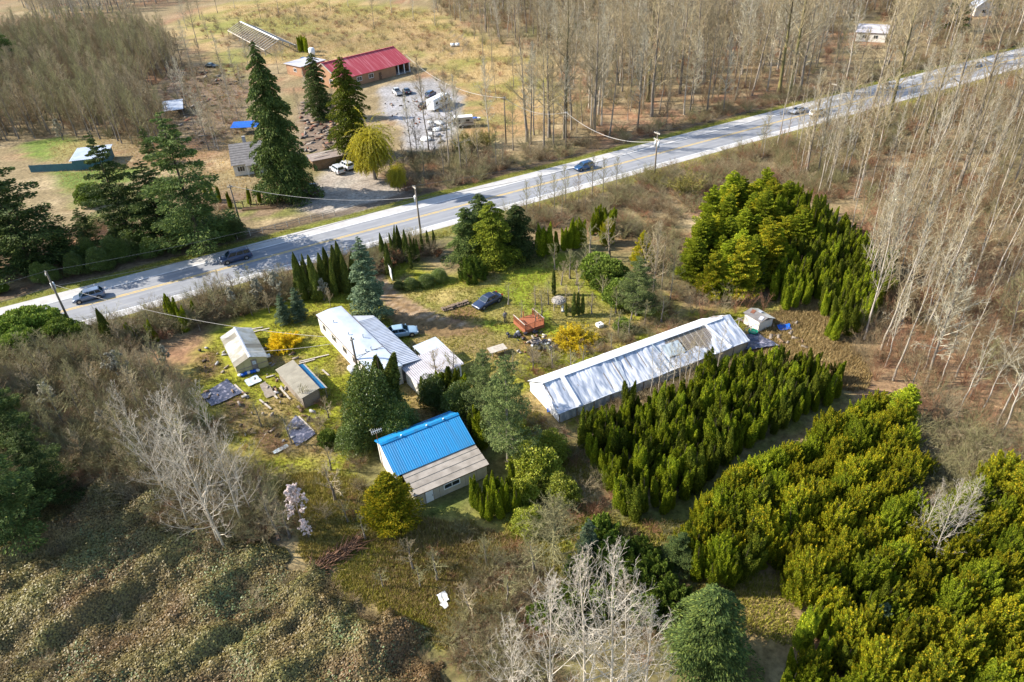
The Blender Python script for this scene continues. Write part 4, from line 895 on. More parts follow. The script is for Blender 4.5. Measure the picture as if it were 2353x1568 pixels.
# red deck with railing
t = thing("deck", "small rust red timber deck with open railings on the lawn", "deck", (.35, 78.3), R(-62))
for i in range(15): MB().box((1.55, .12+i*.2, .52), (3.1, .18, .05)).build("plank", M['deck_red'], t)
for x in (.1, 1.55, 3.0):
    for y in (.05, 1.5, 2.95):
        if not (x == 1.55 and y == 1.5): MB().box((x, y, .75), (.1, .1, 1.5)).build("post", M['deck_red'], t)
for y in (0, 3.0): MB().box((1.55, y, 1.46), (3.1, .11, .06)).build("handrail", M['wood_pale'], t); MB().box((1.55, y, .62), (3.1, .05, .1)).build("rail", M['deck_red'], t)
MB().box((3.05, 1.5, 1.40), (.11, 2.9, .06)).build("handrail", M['deck_red'], t)
for i in range(20):
    MB().box((.15+i*.15, 0, 1.0), (.045, .045, .85)).build("baluster", M['deck_red'], t); MB().box((.15+i*.15, 3.0, 1.0), (.045, .045, .85)).build("baluster", M['deck_red'], t)
    if i < 19: MB().box((3.05, .2+i*.145, 1.0), (.045, .045, .8)).build("baluster", M['deck_red'], t)
q = MB(); q.box((1.55, 0, .28), (3.1, .06, .42)); q.box((3.08, 1.5, .28), (.06, 2.9, .42)); q.build("skirt", M['deck_red'], t)
# log pile
t = thing("log_pile", "long stack of split logs lying on the straw patch of the lawn", "log pile", g(1048, 706), R(28)); rs = np.random.RandomState(5)
lm = MB().tube([(0, -.25, 0), (0, .25, 0)], .1, 8).mesh("log", M['log_bark'])
for i in range(46):
    o = bpy.data.objects.new("log", lm); link(o); o.parent = t; o.location = (-2.0+(i % 23)*.18+rs.rand()*.05, rs.rand()*.2-.1+.25*(i//23 == 1), .1+.17*(i//23)); o.rotation_euler = (0, rs.rand()*3, rs.rand()*.5-.25); o.scale = (rs.rand()*.4+.8,)*3
# heap of black pots, bins, chairs
def pots(label, loc, n, seed, spread, name="plant_pot", grp=None):
    rs = np.random.RandomState(seed)
    for i in range(n):
        o = thing(name, label, "plant pot", (loc[0]+rs.randn()*spread[0], loc[1]+rs.randn()*spread[1]), rs.rand()*6, grp)
        r = .16+.1*rs.rand(); q = MB(); k = rs.rand() > .5
        if k: q.tube([(0, 0, 0), (0, 0, .34)], [r*.75, r], 10)
        else: q.tube([(-.17, 0, r), (.17, 0, r*.8)], [r*.75, r], 10)
        q.build("tub", M['black_plastic'] if rs.rand() > .25 else M['galv'], o)
        e = MB(); e.tube([(0, 0, .33), (0, 0, .365)] if k else [(.16, 0, r*.8), (.20, 0, r*.8)], r*1.08, 10); e.build("rim", M['black_plastic'], o)
pots("black plastic plant pot in the heap below the forsythia", g(1250, 795), 26, 4, (.9, .45), grp="heap of plant pots")
pots("black or white plant pot standing by the deck's corner", g(1187, 772), 8, 6, (.45, .25), grp="pots by the deck")
t = thing("planter_box", "grey open planter box on the ground by the deck", "planter", g(1232, 788), R(20))
for (x, y, a, b_) in ((0, -.45, 1.3, .06), (0, .45, 1.3, .06), (-.62, 0, .06, .84), (.62, 0, .06, .84)): MB().box((x, y, .2), (a, b_, .4)).build("board", M['wood_grey'], t)
MB().box((0, 0, .12), (1.16, .82, .2)).build("soil", M['black_plastic'], t)
t = thing("chimney_block", "white square concrete well cap with a dark hole on the grass", "well cap", g(1378, 750), R(25))
for (x, y, a, b_) in ((0, -.3, .8, .2), (0, .3, .8, .2), (-.3, 0, .2, .4), (.3, 0, .2, .4)): MB().box((x, y, .22), (a, b_, .44)).build("rim_block", M['white_paint'], t)
MB().box((0, 0, .1), (.4, .4, .06)).build("bottom", M['dark_trim'], t)
t = thing("picnic_table", "weathered white plank table near the greenhouse lawn", "table", g(1143, 812), R(24))
for i in range(5): MB().box((0, -.55+i*.27, .75), (2.3, .25, .05)).build("plank", M['wood_pale'], t)
for x in (-.85, .85):
    for y in (-.45, .45): MB().box((x, y, .36), (.1, .1, .72)).build("leg", M['wood_grey'], t)
# thatched parasol-like frame over a statue
t = thing("round_trellis", "domed white wire trellis on slim legs by the columnar cedars", "trellis", g(1284, 712), 0)
for i in range(4): a = i*math.pi/2+.4; MB().tube([(.75*math.cos(a), .75*math.sin(a), 0), (.7*math.cos(a), .7*math.sin(a), 1.5)], .05, 6).build("leg", M['wood_pale'], t)
q = MB()
for i in range(14):
    a = i*2*math.pi/14; q.tube([(1.0*math.cos(a)*math.cos(p), 1.0*math.sin(a)*math.cos(p), 1.5+.5*math.sin(p)) for p in np.linspace(0, 1.5, 7)], .035, 5)
for p in (0, .45, .85, 1.2): q.tube([(1.0*math.cos(a)*math.cos(p), 1.0*math.sin(a)*math.cos(p), 1.5+.5*math.sin(p)) for a in np.linspace(0, 2*math.pi, 25)], .035, 5, False)
q.build("dome", M['wood_pale'], t)
d_ = MB(); d_.ball((0, 0, 1.5), .92, 14, 8, .5, .2); d_.build("covering", M['stone'], t)
s = thing("garden_statue", "small white garden statue beneath the domed trellis", "statue", g(1293, 716), 0)
q = MB(); q.tube([(0, 0, 0), (0, 0, .15), (0, 0, .17), (0, 0, .5), (0, 0, .75), (0, 0, .85)], [.22, .22, .15, .12, .17, .06], 12); q.ball((0, 0, .95), .1, 10, 6, 1.2); q.build("figure", M['white_paint'], s, True)
# ground cloth beds
def cloth(name, pts, m, label, cat, seed, amp=.06, z=.08):
    P = gp(pts); n = 22; u, v = np.meshgrid(np.linspace(0, 1, n), np.linspace(0, 1, n)); u, v = u.ravel()[:, None], v.ravel()[:, None]
    P = [np.array(p) for p in P]; q = (P[0]*(1-u)+P[1]*u)*(1-v)+(P[3]*(1-u)+P[2]*u)*v
    w = vnoise(q[:, 0]*1.5, q[:, 1]*1.5, 1.0, seed, 3); z_ = z+amp*w
    q = q + (np.stack([vnoise(q[:, 0], q[:, 1], .8, seed+3), vnoise(q[:, 0], q[:, 1], .8, seed+5)], 1)-.5)*.35
    ii = (np.arange(n-1)[:, None]*n+np.arange(n-1)[None, :]).ravel(); F = np.stack([ii, ii+1, ii+n+1, ii+n], 1)
    c = q.mean(0); Vt = np.hstack([q-c, z_[:, None]]); Vb = Vt.copy(); Vb[:, 2] -= .012
    o = obj(name, np_mesh(name, np.vstack([Vt, Vb]), [F, F[:, ::-1]+len(Vt)], M[m]), None, (c[0], c[1], 0)); tag(o, label, cat); return o
cloth("weed_mat", [(462, 910), (521, 873), (557, 904), (486, 937)], 'ground_cloth', "dark crinkled weed mat pegged over the bed near the bare poplars", "weed mat", 1, .12)
cloth("weed_mat", [(654, 986), (681, 957), (726, 998), (684, 1029)], 'ground_cloth', "dark weed mat over the bed below the storage shed", "weed mat", 2, .12)
cloth("weed_mat", [(598, 885), (611, 878), (634, 908), (613, 916)], 'wood_grey', "faded grey ground cloth between the two sheds", "weed mat", 5, .05)
cloth("pale_sheet", [(562, 877), (591, 863), (602, 877), (572, 891)], 'pale_tarp', "pale turquoise sheet in front of the potting shed door", "sheet", 3, .15)
cloth("white_litter", [(1003, 1372), (1024, 1360), (1033, 1380), (1012, 1390)], 'white_paint', "scatter of white torn sheeting on the lower meadow", "sheeting", 8, .2, .15)
cloth("white_litter", [(1012, 1392), (1026, 1384), (1032, 1396), (1020, 1402)], 'white_paint', "small white scrap lying just below the torn sheeting", "sheeting", 9, .2, .12)
cloth("blue_scrap", [(1255, 940), (1270, 938), (1272, 948), (1258, 950)], 'bright_blue', "crumpled blue tarp scrap at the greenhouse corner", "tarp", 10, .3, .1)
cloth("blue_scrap", [(1785, 752), (1812, 748), (1818, 760), (1790, 764)], 'bright_blue', "crumpled blue tarp beside the hen house", "tarp", 11, .4, .15)
cloth("blue_scrap", [(625, 1040), (660, 1022), (664, 1028), (630, 1046)], 'pale_tarp', "thin pale blue plastic strip along the lower garden bed", "plastic strip", 12, .05, .1)
cloth("net_cover", [(1712, 775), (1738, 772), (1790, 800), (1712, 812)], 'ground_cloth', "dark netting sheet spread between greenhouse and hen house", "netting", 13, .35, .3)
t = thing("paddling_pool", "round green plastic paddling pool on the dark netting", "paddling pool", g(1729, 770), 0)
q = MB(); q.tube([(.55*math.cos(a), .55*math.sin(a), .58) for a in np.linspace(0, 2*math.pi, 21)], .09, 8, False); q.build("ring", M['green_plastic'], t, True)
q = MB(); q.tube([(0, 0, .30), (0, 0, .52)], [.5, .54], 20); q.build("basin", M['green_plastic'], t)
b = thing("rain_barrel", "dark teal barrel standing under the golden cypress", "barrel", g(909, 1212), 0)
q = MB(); q.tube([(0, 0, 0), (0, 0, .2), (0, 0, .45), (0, 0, .7), (0, 0, .85)], [.27, .31, .33, .31, .27], 14); q.build("drum", M['teal_wall'], b, True); MB().tube([(0, 0, .85), (0, 0, .88)], .25, 14).build("lid", M['dark_trim'], b)
t = thing("blue_bags", "row of blue and white plastic sacks at the potting shed's front", "sacks", g(575, 860), R(25)); rs = np.random.RandomState(2)
for i in range(7): q = MB(); q.ball((-1.2+i*.36, rs.rand()*.3, .2), .27, 9, 6, .75, .3); q.build("sack", M['bright_blue'] if i % 3 else M['white_paint'], t, True)
# planks about the garden
rs = np.random.RandomState(11)
for (x, y, L_, a, lab) in ((590, 762, 3.4, 20, "pale plank lying behind the potting shed"), (578, 757, 3.0, 12, "grey plank leaning in the weeds behind the potting shed"), (722, 824, 3.8, 20, "long whitish boards lying by the mobile home"), (705, 832, 2.0, 22, "shorter whitish board beside the long boards"),
        (624, 903, 3.2, -50, "edging board along the storage shed path"), (655, 905, 3.0, -52, "edging board against the storage shed wall"), (555, 900, 3.8, -48, "edging board along the dark weed mat"), (610, 930, 2.6, -45, "thin edging board in the thin grass"), (703, 975, 3.6, -50, "edging board beside the lower weed mat"), (620, 866, .9, 25, "short plank end lying near the pale sheet"), (748, 857, 1.6, -50, "broken board on the grass by the storage shed")):
    t = thing("plank", lab, "plank", g(x, y), R(a)); q = MB(); q.box((0, 0, .07), (L_, .22, .05)); q.build("board", M['wood_pale'], t); MB().box((.3, .02, .02), (L_*.8, .12, .05), .02).build("batten", M['wood_grey'], t)
# boulders on the gravel yard, junk
for i, (x, y) in enumerate(((988, 283), (996, 290), (1010, 285), (985, 298), (1003, 300), (1016, 297), (991, 310), (1005, 313), (980, 322), (1012, 325))):
    q = MB(); q.ball((0, 0, .25), .75+.25*(i % 3), 10, 6, .5, .35); o = q.build("boulder", M['stone'] if i % 2 else M['white_paint']); o.location = (*g(x, y), 0); tag(o, "rounded pale boulder on the neighbour's gravel yard", "boulder", "boulders on the gravel")
q = MB(); q.tube([(0, 0, 0), (0, 0, 2.4)], 1.1, 16); t = thing("water_tank", "white cylindrical water tank behind the tan wing", "tank", g(718, 128), 0); q.build("tank", M['white_paint'], t, True); MB().ball((0, 0, 2.4), 1.1, 16, 6, .35).build("dome", M['white_paint'], t, True)
t = thing("hay_bales", "two white wrapped bales lying in the straw field", "bales", g(1046, 107), 0)
for x in (-.9, .9): q = MB(); q.tube([(x-.75, 0, .6), (x+.75, 0, .6)], .6, 14); q.build("bale", M['white_paint'], t, True)
for i, (x, y) in enumerate(((435, 528), (452, 523), (470, 518), (487, 514), (505, 510), (520, 505))): pass
t = thing("post_fence", "low weathered post fence along the far roadside verge", "fence", road_pt(RP(540, 540)[0], 10.2), east)
for i in range(9): MB().box((i*2.2, 0, .5), (.11, .11, 1.0)).build("post", M['wood_pale'], t)
for z in (.45, .85): MB().box((8.8, .07, z), (17.6, .04, .09)).build("rail", M['wood_grey'], t)
t = thing("pergola_posts", "short row of timber garden posts behind the cottage lawn", "garden posts", g(560, 478), R(4))
for i in range(6): MB().box((i*1.3, (i % 2)*.3, .7), (.14, .14, 1.4)).build("post", M['wood_brown'], t)
for i in range(3): MB().box((3.2, -.4-i*.5, .15), (6.5, .16, .2)).build("sleeper", M['wood_brown'], t)
# firewood / burnt pile by the lower meadow
t = thing("brush_pile", "long heap of cut red brown branches at the meadow's edge", "brush pile", g(765, 1290), R(38)); rs = np.random.RandomState(9); q = MB()
for i in range(170):
    x = rs.rand()*5.5-2.7; y = rs.randn()*.4; a = rs.randn()*.5; l = .6+rs.rand()*1.3; z = .1+rs.rand()*.6*max(.2, 1-abs(y))
    q.tube([(x, y, z), (x+l*.5*math.cos(a), y+l*.5*math.sin(a), z+rs.rand()*.25), (x+l*math.cos(a), y+l*math.sin(a), z+rs.rand()*.2-.05)], [.045, .035, .015], 4)
q.build("branches", M['twig_red'], t)
# scrap lying about the neighbour's yards and sheds
def scrap(poly, n, seed, label, mats, smax=1.2):
    rs = np.random.RandomState(seed); q = [MB() for _ in mats]
    for p in scatter(gp(poly), n, seed):
        a, b, c = rs.uniform(.1, smax), rs.uniform(.08, smax*.4), rs.uniform(.04, .35); q[rs.randint(len(mats))].box((p[0], p[1], c/2), (a, b, c), rs.rand()*6.3, rs.randn()*.12, rs.randn()*.12)
    V = []; F = []; fm = []
    for i, m_ in enumerate(q): k = len(V); V += m_.v; F += [tuple(j+k for j in f) for f in m_.f]; fm += [i]*len(m_.f)
    o = obj("scrap_litter", np_mesh("scrap_litter", np.array(V), [np.array(F)], [M[m] for m in mats], fm=fm)); o["kind"] = "stuff"; o["label"] = label; o["category"] = "litter"
scrap([(690, 235), (790, 240), (790, 345), (690, 350)], 170, 1, "scrap timber and junk strewn round the neighbour's brown shed", ['wood_grey', 'wood_brown', 'rust', 'bark_dark', 'bark_grey'], 2.6)
scrap([(410, 160), (560, 160), (575, 300), (470, 335), (400, 280)], 120, 2, "junk and fallen timber in the neighbour's brown yard", ['wood_grey', 'wood_brown', 'bark_dark', 'bark_grey', 'rust'], 2.4)
scrap([(450, 800), (620, 770), (740, 830), (740, 960), (640, 1040), (470, 950)], 90, 3, "offcuts and litter on the ground between the garden sheds", ['wood_grey', 'wood_brown', 'bark_dark', 'stone'], .9)
scrap([(1180, 755), (1300, 770), (1320, 810), (1190, 815)], 60, 4, "litter and offcuts below the deck", ['wood_grey', 'black_plastic', 'wood_pale', 'rust'], .8)
scrap([(1700, 735), (1830, 740), (1850, 800), (1720, 815)], 60, 5, "litter and timber round the hen house", ['wood_grey', 'wood_brown', 'bark_dark', 'wood_grey'], 1.1)
scrap([(880, 230), (1050, 200), (1050, 330), (940, 340)], 50, 6, "odd junk on the neighbour's gravel yard", ['wood_grey', 'stone', 'bark_dark', 'rust'], 1.2)
# person on the lawn
t = thing("person", "person in dark trousers and grey jacket standing on the lawn near the deck", "person", g(1161, 740), R(-60))
sk = {'pel': ((0, 0, .92), .15), 'wai': ((0, 0, 1.08), .135), 'che': ((.01, 0, 1.30), .165), 'nec': ((.0, 0, 1.47), .06), 'hed': ((.02, 0, 1.56), .085), 'top': ((.01, 0, 1.68), .075)}
ed = [('pel', 'wai'), ('wai', 'che'), ('che', 'nec'), ('nec', 'hed'), ('hed', 'top')]
for s, n_ in ((1, 'l'), (-1, 'r')):
    sk.update({'hip'+n_: ((0, .10*s, .86), .105), 'kne'+n_: ((.03, .11*s, .48), .07), 'ank'+n_: ((-.01, .12*s, .10), .05), 'toe'+n_: ((.16, .14*s, .05), .045),
               'sho'+n_: ((0, .19*s, 1.40), .07), 'elb'+n_: ((-.03, .26*s, 1.13), .05), 'wri'+n_: ((.08, .27*s, .92), .036), 'pal'+n_: ((.11, .27*s, .86), .034), 'thu'+n_: ((.15, .25*s, .83), .013)})
    ed += [('pel', 'hip'+n_), ('hip'+n_, 'kne'+n_), ('kne'+n_, 'ank'+n_), ('ank'+n_, 'toe'+n_), ('che', 'sho'+n_), ('sho'+n_, 'elb'+n_), ('elb'+n_, 'wri'+n_), ('wri'+n_, 'pal'+n_), ('pal'+n_, 'thu'+n_)]
    for k in range(4): sk[f'f{k}'+n_] = ((.135-.01*k, (.255+.013*k)*s, .775-.004*abs(k-1.5)), .011); ed.append(('pal'+n_, f'f{k}'+n_))
keys = list(sk); me = bpy.data.meshes.new("body"); me.from_pydata([sk[k][0] for k in keys], [(keys.index(a), keys.index(b)) for a, b in ed], [])
bo = obj("body", me, t); md = bo.modifiers.new("skin", 'SKIN'); 
for i, k in enumerate(keys): me.skin_vertices[0].data[i].radius = (sk[k][1],)*2
me.skin_vertices[0].data[0].use_root = True
bo.modifiers.new("sub", 'SUBSURF').levels = 1; bo.modifiers["sub"].render_levels = 2; me.materials.append(M['cloth_dark'])
q = MB(); q.tube([(0, 0, .80), (0, 0, .95), (0, 0, 1.1), (.005, 0, 1.3), (0, 0, 1.42), (0, 0, 1.48)], [.19, .185, .165, .20, .17, .08], 14); q.build("jacket", M['cloth_grey'], t, True)
for s in (-1, 1): q = MB(); q.tube([(0, .18*s, 1.42), (-.03, .262*s, 1.13), (.075, .272*s, .94)], [.095, .07, .052], 10); q.build("sleeve", M['cloth_grey'], t, True)
q = MB(); q.ball((.03, 0, 1.585), .098, 12, 8, 1.25); q.box((.128, 0, 1.575), (.035, .028, .05)); q.build("face", M['skin'], t, True)
q = MB(); q.ball((-.005, 0, 1.625), .112, 12, 8, 1.05); q.build("hair", M['hair'], t, True)
# ------------------------------------------------------------------ plant builders (arrays -> shared meshes)
def unit(a): return a/np.maximum(np.linalg.norm(a, axis=-1, keepdims=True), 1e-9)
def prisms(S, n=3):
    """S rows: p0(3) p1(3) r0 r1 -> n-sided tapered prisms"""
    S = np.asarray(S, dtype=np.float64); p0, p1, r0, r1 = S[:, :3], S[:, 3:6], S[:, 6], S[:, 7]
    d = unit(p1-p0); ref = np.where(np.abs(d[:, 2:3]) < .9, np.array([[0, 0, 1.]]), np.array([[1., 0, 0]]))
    a = unit(np.cross(d, ref)); b = np.cross(d, a); m = len(S); V = np.zeros((m, 2*n, 3))
    for k in range(n):
        c, s = math.cos(2*math.pi*k/n), math.sin(2*math.pi*k/n); o = a*c+b*s
        V[:, k] = p0+o*r0[:, None]; V[:, n+k] = p1+o*r1[:, None]
    base = np.arange(m)[:, None]*2*n; F = []
    for k in range(n): F.append(np.hstack([base+k, base+(k+1) % n, base+n+(k+1) % n, base+n+k]))
    return V.reshape(-1, 3), np.vstack(F)
def seg_mesh(name, S, m, n=3, seed=0, smooth=False):
    V, F = prisms(S, n); ti = np.repeat(np.random.RandomState(seed).rand(len(S))*.98, 2*n)
    return np_mesh(name, V, [F], m, ti, smooth)
def leaf_mesh(name, Cn, U, W, m, tint, extra=None):
    """pointed leaves / sprays: centre, half length vector, half width vector; extra = (S,n) twigs kept in the same mesh"""
    V = np.stack([Cn-U, Cn+W, Cn+U, Cn-W], 1).reshape(-1, 3); F = np.arange(len(V)).reshape(-1, 4); ti = np.repeat(tint, 4)
    return np_mesh(name, V, [F], m, ti)
class RS(np.random.RandomState): pass
def bare(seed, h, r, base=.4, nl=22, ll=.22, el=(35, 65), sub=6, twig=4, curve=.5, spread=1.0, wob=.02, stems=1, stem_spread=.15, tw_r=.016, fork=False, top=.12):
    """leafless tree: (trunk segments, branch segments)"""
    rs = RS(seed); T, B = [], []
    for st in range(stems):
        a0 = rs.rand()*6.28; lean = np.array([math.cos(a0), math.sin(a0), 0])*stem_spread*(1 if stems > 1 else .25)*rs.uniform(.5, 1.2)
        hh = h*rs.uniform(.75, 1.0) if stems > 1 else h; n = 10; off = np.cumsum(rs.randn(n+1, 2)*wob*hh/n**.5, 0)*.5; off -= off[0]
        P = np.array([[off[i, 0]+lean[0]*hh*(i/n), off[i, 1]+lean[1]*hh*(i/n), hh*i/n] for i in range(n+1)]); P[0, :2] = np.array([math.cos(a0), math.sin(a0)])*r*1.2*(stems > 1)
        rad = lambda t: r*(1-t)**.85*.93+r*.07
        for i in range(n): T.append((*P[i], *P[i+1], rad(i/n)*(1.35 if i == 0 else 1), rad((i+1)/n)))
        for k in range(nl):
            t = base+(1-base)*((k+rs.rand())/nl)**.9; t = min(t, .985); i = int(t*n); f = t*n-i; p = P[i]*(1-f)+P[min(i+1, n)]*f
            az = k*2.4+rs.randn()*.5; e = R(el[0]+(el[1]-el[0])*(t-base)/(1-base)+rs.randn()*8)
            prof = (1-(t-base)/(1-base))**.7*(.55+.45*min(1, (t-base)/(1-base)*4))+top
            Lb = h*ll*prof*rs.uniform(.7, 1.25)*spread; d = np.array([math.cos(az)*math.cos(e), math.sin(az)*math.cos(e), math.sin(e)])
            rb = max(rad(t)*.42, tw_r*1.3); ns = 5; q = p.copy(); pts = [q.copy()]; dd = d.copy()
            for s in range(ns):
                dd = unit(dd+np.array([0, 0, curve*.22])+rs.randn(3)*.12); q = q+dd*Lb/ns; pts.append(q.copy())
                B.append((*pts[-2], *q, rb*(1-s/ns)+tw_r*.6, rb*(1-(s+1)/ns)+tw_r*.6))
            for j in range(sub):
                u = .2+.8*(j+rs.rand())/sub; si = min(int(u*ns), ns-1); fu = u*ns-si; q0 = pts[si]*(1-fu)+pts[si+1]*fu
                ldir = unit(pts[si+1]-pts[si]); sd = unit(ldir*.75+unit(rs.randn(3))*.8+np.array([0, 0, .25*curve])); Ls = Lb*(1-.55*u)*.5*rs.uniform(.6, 1.2)
                q1 = q0+sd*Ls*.5; sd2 = unit(sd+rs.randn(3)*.25+np.array([0, 0, .2*curve])); q2 = q1+sd2*Ls*.5
                r1 = max(rb*(1-u)*.5, tw_r); B.append((*q0, *q1, r1, r1*.8)); B.append((*q1, *q2, r1*.8, tw_r*.5))
                for w in range(twig):
                    v = rs.rand(); o = q0+(q1-q0)*v*2 if v < .5 else q1+(q2-q1)*(v-.5)*2
                    td = unit(sd2+unit(rs.randn(3))*.9+np.array([0, 0, .2*curve])); lt = Ls*.45*rs.uniform(.5, 1.2); m_ = o+td*lt*.5; e_ = m_+unit(td+rs.randn(3)*.3)*lt*.5
                    B.append((*o, *m_, tw_r*.8, tw_r*.6)); B.append((*m_, *e_, tw_r*.6, tw_r*.25))
    return np.array(T), np.array(B)
def p_bare(nm, seed, bark, twigm, ts=7, extra=None, **k):
    T, B = bare(seed, **k)
    parts = [("trunk", seg_mesh("trunk", T, M[bark], ts, seed, True)), ("crown", seg_mesh("crown", B, M[twigm], 3, seed+1))]
    if extra:        # flowers or catkins along the twigs
        n, size, m = extra; rs = RS(seed+9); idx = rs.randint(0, len(B), n); small = B[:, 6] < np.percentile(B[:, 6], 75); idx = np.where(small)[0][rs.randint(0, small.sum(), n)]
        t = rs.rand(n, 1); Cn = B[idx, :3]*(1-t)+B[idx, 3:6]*t+rs.randn(n, 3)*size*.5; U = unit(rs.randn(n, 3))*size*rs.uniform(.6, 1.3, (n, 1)); W = unit(np.cross(U, rs.randn(n, 3)))*size*.7
        parts.append(("blossom" if 'blossom' in m else "catkins", leaf_mesh("bloom", Cn, U, W, M[m], rs.rand(n)*.98)))
    return parts
def p_column(seed, h, r, n, m='thuja', gold=.12, tips=1, fat=2.2, ln=.22):
    """narrow upright cedar: vertical sprays on a spindle; several leaders when tips > 1"""
    rs = RS(seed); Cn, U, W, ti = [], [], [], []
    for k in range(tips):
        a0 = k*2.4+rs.rand(); ro = 0 if tips == 1 else r*.55*math.sqrt((k+.3)/tips); hh = h*(1 if k == 0 else rs.uniform(.72, .98)); rk = r if tips == 1 else r*.62
        nk = n//tips; z = rs.rand(nk)**.9; a = rs.rand(nk)*6.283
        pr_ = np.minimum(1, (z*7+.25))**.5*(1-z**fat)**.75; lob = 1+.13*np.sin(a*3+z*9+rs.rand()*6)+.10*np.sin(a*5-z*17+rs.rand()*6)
        rr = rk*pr_*lob*(1-.45*rs.rand(nk)**2.2)
        lx_, ly_ = (rs.randn(2)*.10 if tips > 1 else (0, 0)); c = np.stack([math.cos(a0)*ro*(.6+.5*z)+rr*np.cos(a)+lx_*hh*z**1.7, math.sin(a0)*ro*(.6+.5*z)+rr*np.sin(a)+ly_*hh*z**1.7, z*hh*.97+.05], 1)
        out = np.stack([np.cos(a), np.sin(a), np.zeros(nk)], 1); up = np.array([0, 0, 1.])
        u = unit(up*rs.uniform(.7, 1.2, (nk, 1))+out*rs.uniform(.1, .7, (nk, 1))+rs.randn(nk, 3)*.28); L_ = ln*rs.uniform(.6, 1.3, (nk, 1))
        tn = np.cross(out, up)+rs.randn(nk, 3)*.55; w = unit(np.cross(u, unit(np.cross(tn, u))))*L_*.42
        Cn.append(c); U.append(u*L_); W.append(w); g_ = (rs.rand(nk) < gold*(.4+1.2*z)).astype(float); ti.append(rs.rand(nk)*.98*(1-g_)+g_*(1+rs.rand(nk)*.98))
    Cn, U, W, ti = map(np.concatenate, (Cn, U, W, ti))
    return [("trunk", seg_mesh("trunk", np.array([(0, 0, 0, 0, 0, h*.5, .07, .05), (0, 0, h*.5, 0, 0, h*.93, .05, .015)]), M['bark_dark'], 6)), ("crown", leaf_mesh("crown", Cn, U, W, M[m], ti))]
def p_conifer(seed, h, r, m='fir', nb=110, per=70, droop=.25, rise=.15, p=.9, z0=.06, size=.28, gold=.15, tr=None, gap=.0, tuft=False, flat=.5, bark='bark_dark', irr=.25):
    """branches in whorls carrying flat sprays (or needle tufts)"""
    rs = RS(seed); tr = tr or h*.014; Cn, U, W, ti, S = [], [], [], [], []
    for b in range(nb):
        t = z0+(1-z0)*((b+rs.rand()*.8)/nb)**.95; t = min(t, .99)
        if gap and rs.rand() < gap: continue
        az = b*2.399+rs.randn()*.35; Lb = (r*(1-t)**p*rs.uniform(1-irr, 1+irr*.6)+.12*r*(1-t)+.05)*min(1, .55+2.5*(t-z0)+.3)
        dr = np.array([math.cos(az), math.sin(az), 0]); sd = np.array([-math.sin(az), math.cos(az), 0])
        n = max(6, int(per*(Lb/r)**.9)); s = rs.rand(n)**.65; wid = Lb*.34*np.sin(np.clip(s, .05, 1)*2.6)**.8; v = rs.uniform(-1, 1, n)
        zz = rise*Lb*s-droop*Lb*s**2
        c = dr*(s*Lb)[:, None]+sd*(v*wid)[:, None]; c[:, 2] += t*h+zz-.10*np.abs(v)*wid+rs.randn(n)*Lb*.035
        if tuft: u = unit(rs.randn(n, 3)+dr*.5+np.array([0, 0, .5]))
        else: u = unit(dr*.9+sd*(v*.9)[:, None]+np.array([0, 0, rise-2*droop])*rs.rand(n)[:, None]*1.2+rs.randn(n, 3)*.25)
        L_ = size*rs.uniform(.6, 1.35, (n, 1))*(.65+.35*min(1, Lb/r*2)); nrm = unit(np.array([0, 0, 1.])*flat*2+rs.randn(n, 3)*.6); w = unit(np.cross(u, nrm))*L_*(.42 if not tuft else .3)
        Cn.append(c); U.append(u*L_); W.append(w); g_ = (rs.rand(n) < gold*(s**2)*2).astype(float); ti.append(rs.rand(n)*.98*(1-g_)+g_*(1+rs.rand(n)*.98))
        e = dr*Lb*.9; S.append((0, 0, t*h, e[0], e[1], t*h+rise*Lb*.9-droop*Lb*.8, tr*.22*(1-t)+.012, .008))
    Cn, U, W, ti = map(np.concatenate, (Cn, U, W, ti))
    T = [(0, 0, h*i/6, 0, 0, h*(i+1)/6, tr*(1-i/6)+.02, tr*(1-(i+1)/6)+.015) for i in range(6)]
    return [("trunk", seg_mesh("trunk", np.array(T), M[bark], 8, seed, True)), ("branches", seg_mesh("branches", np.array(S), M[bark], 3)), ("crown", leaf_mesh("crown", Cn, U, W, M[m], ti))]
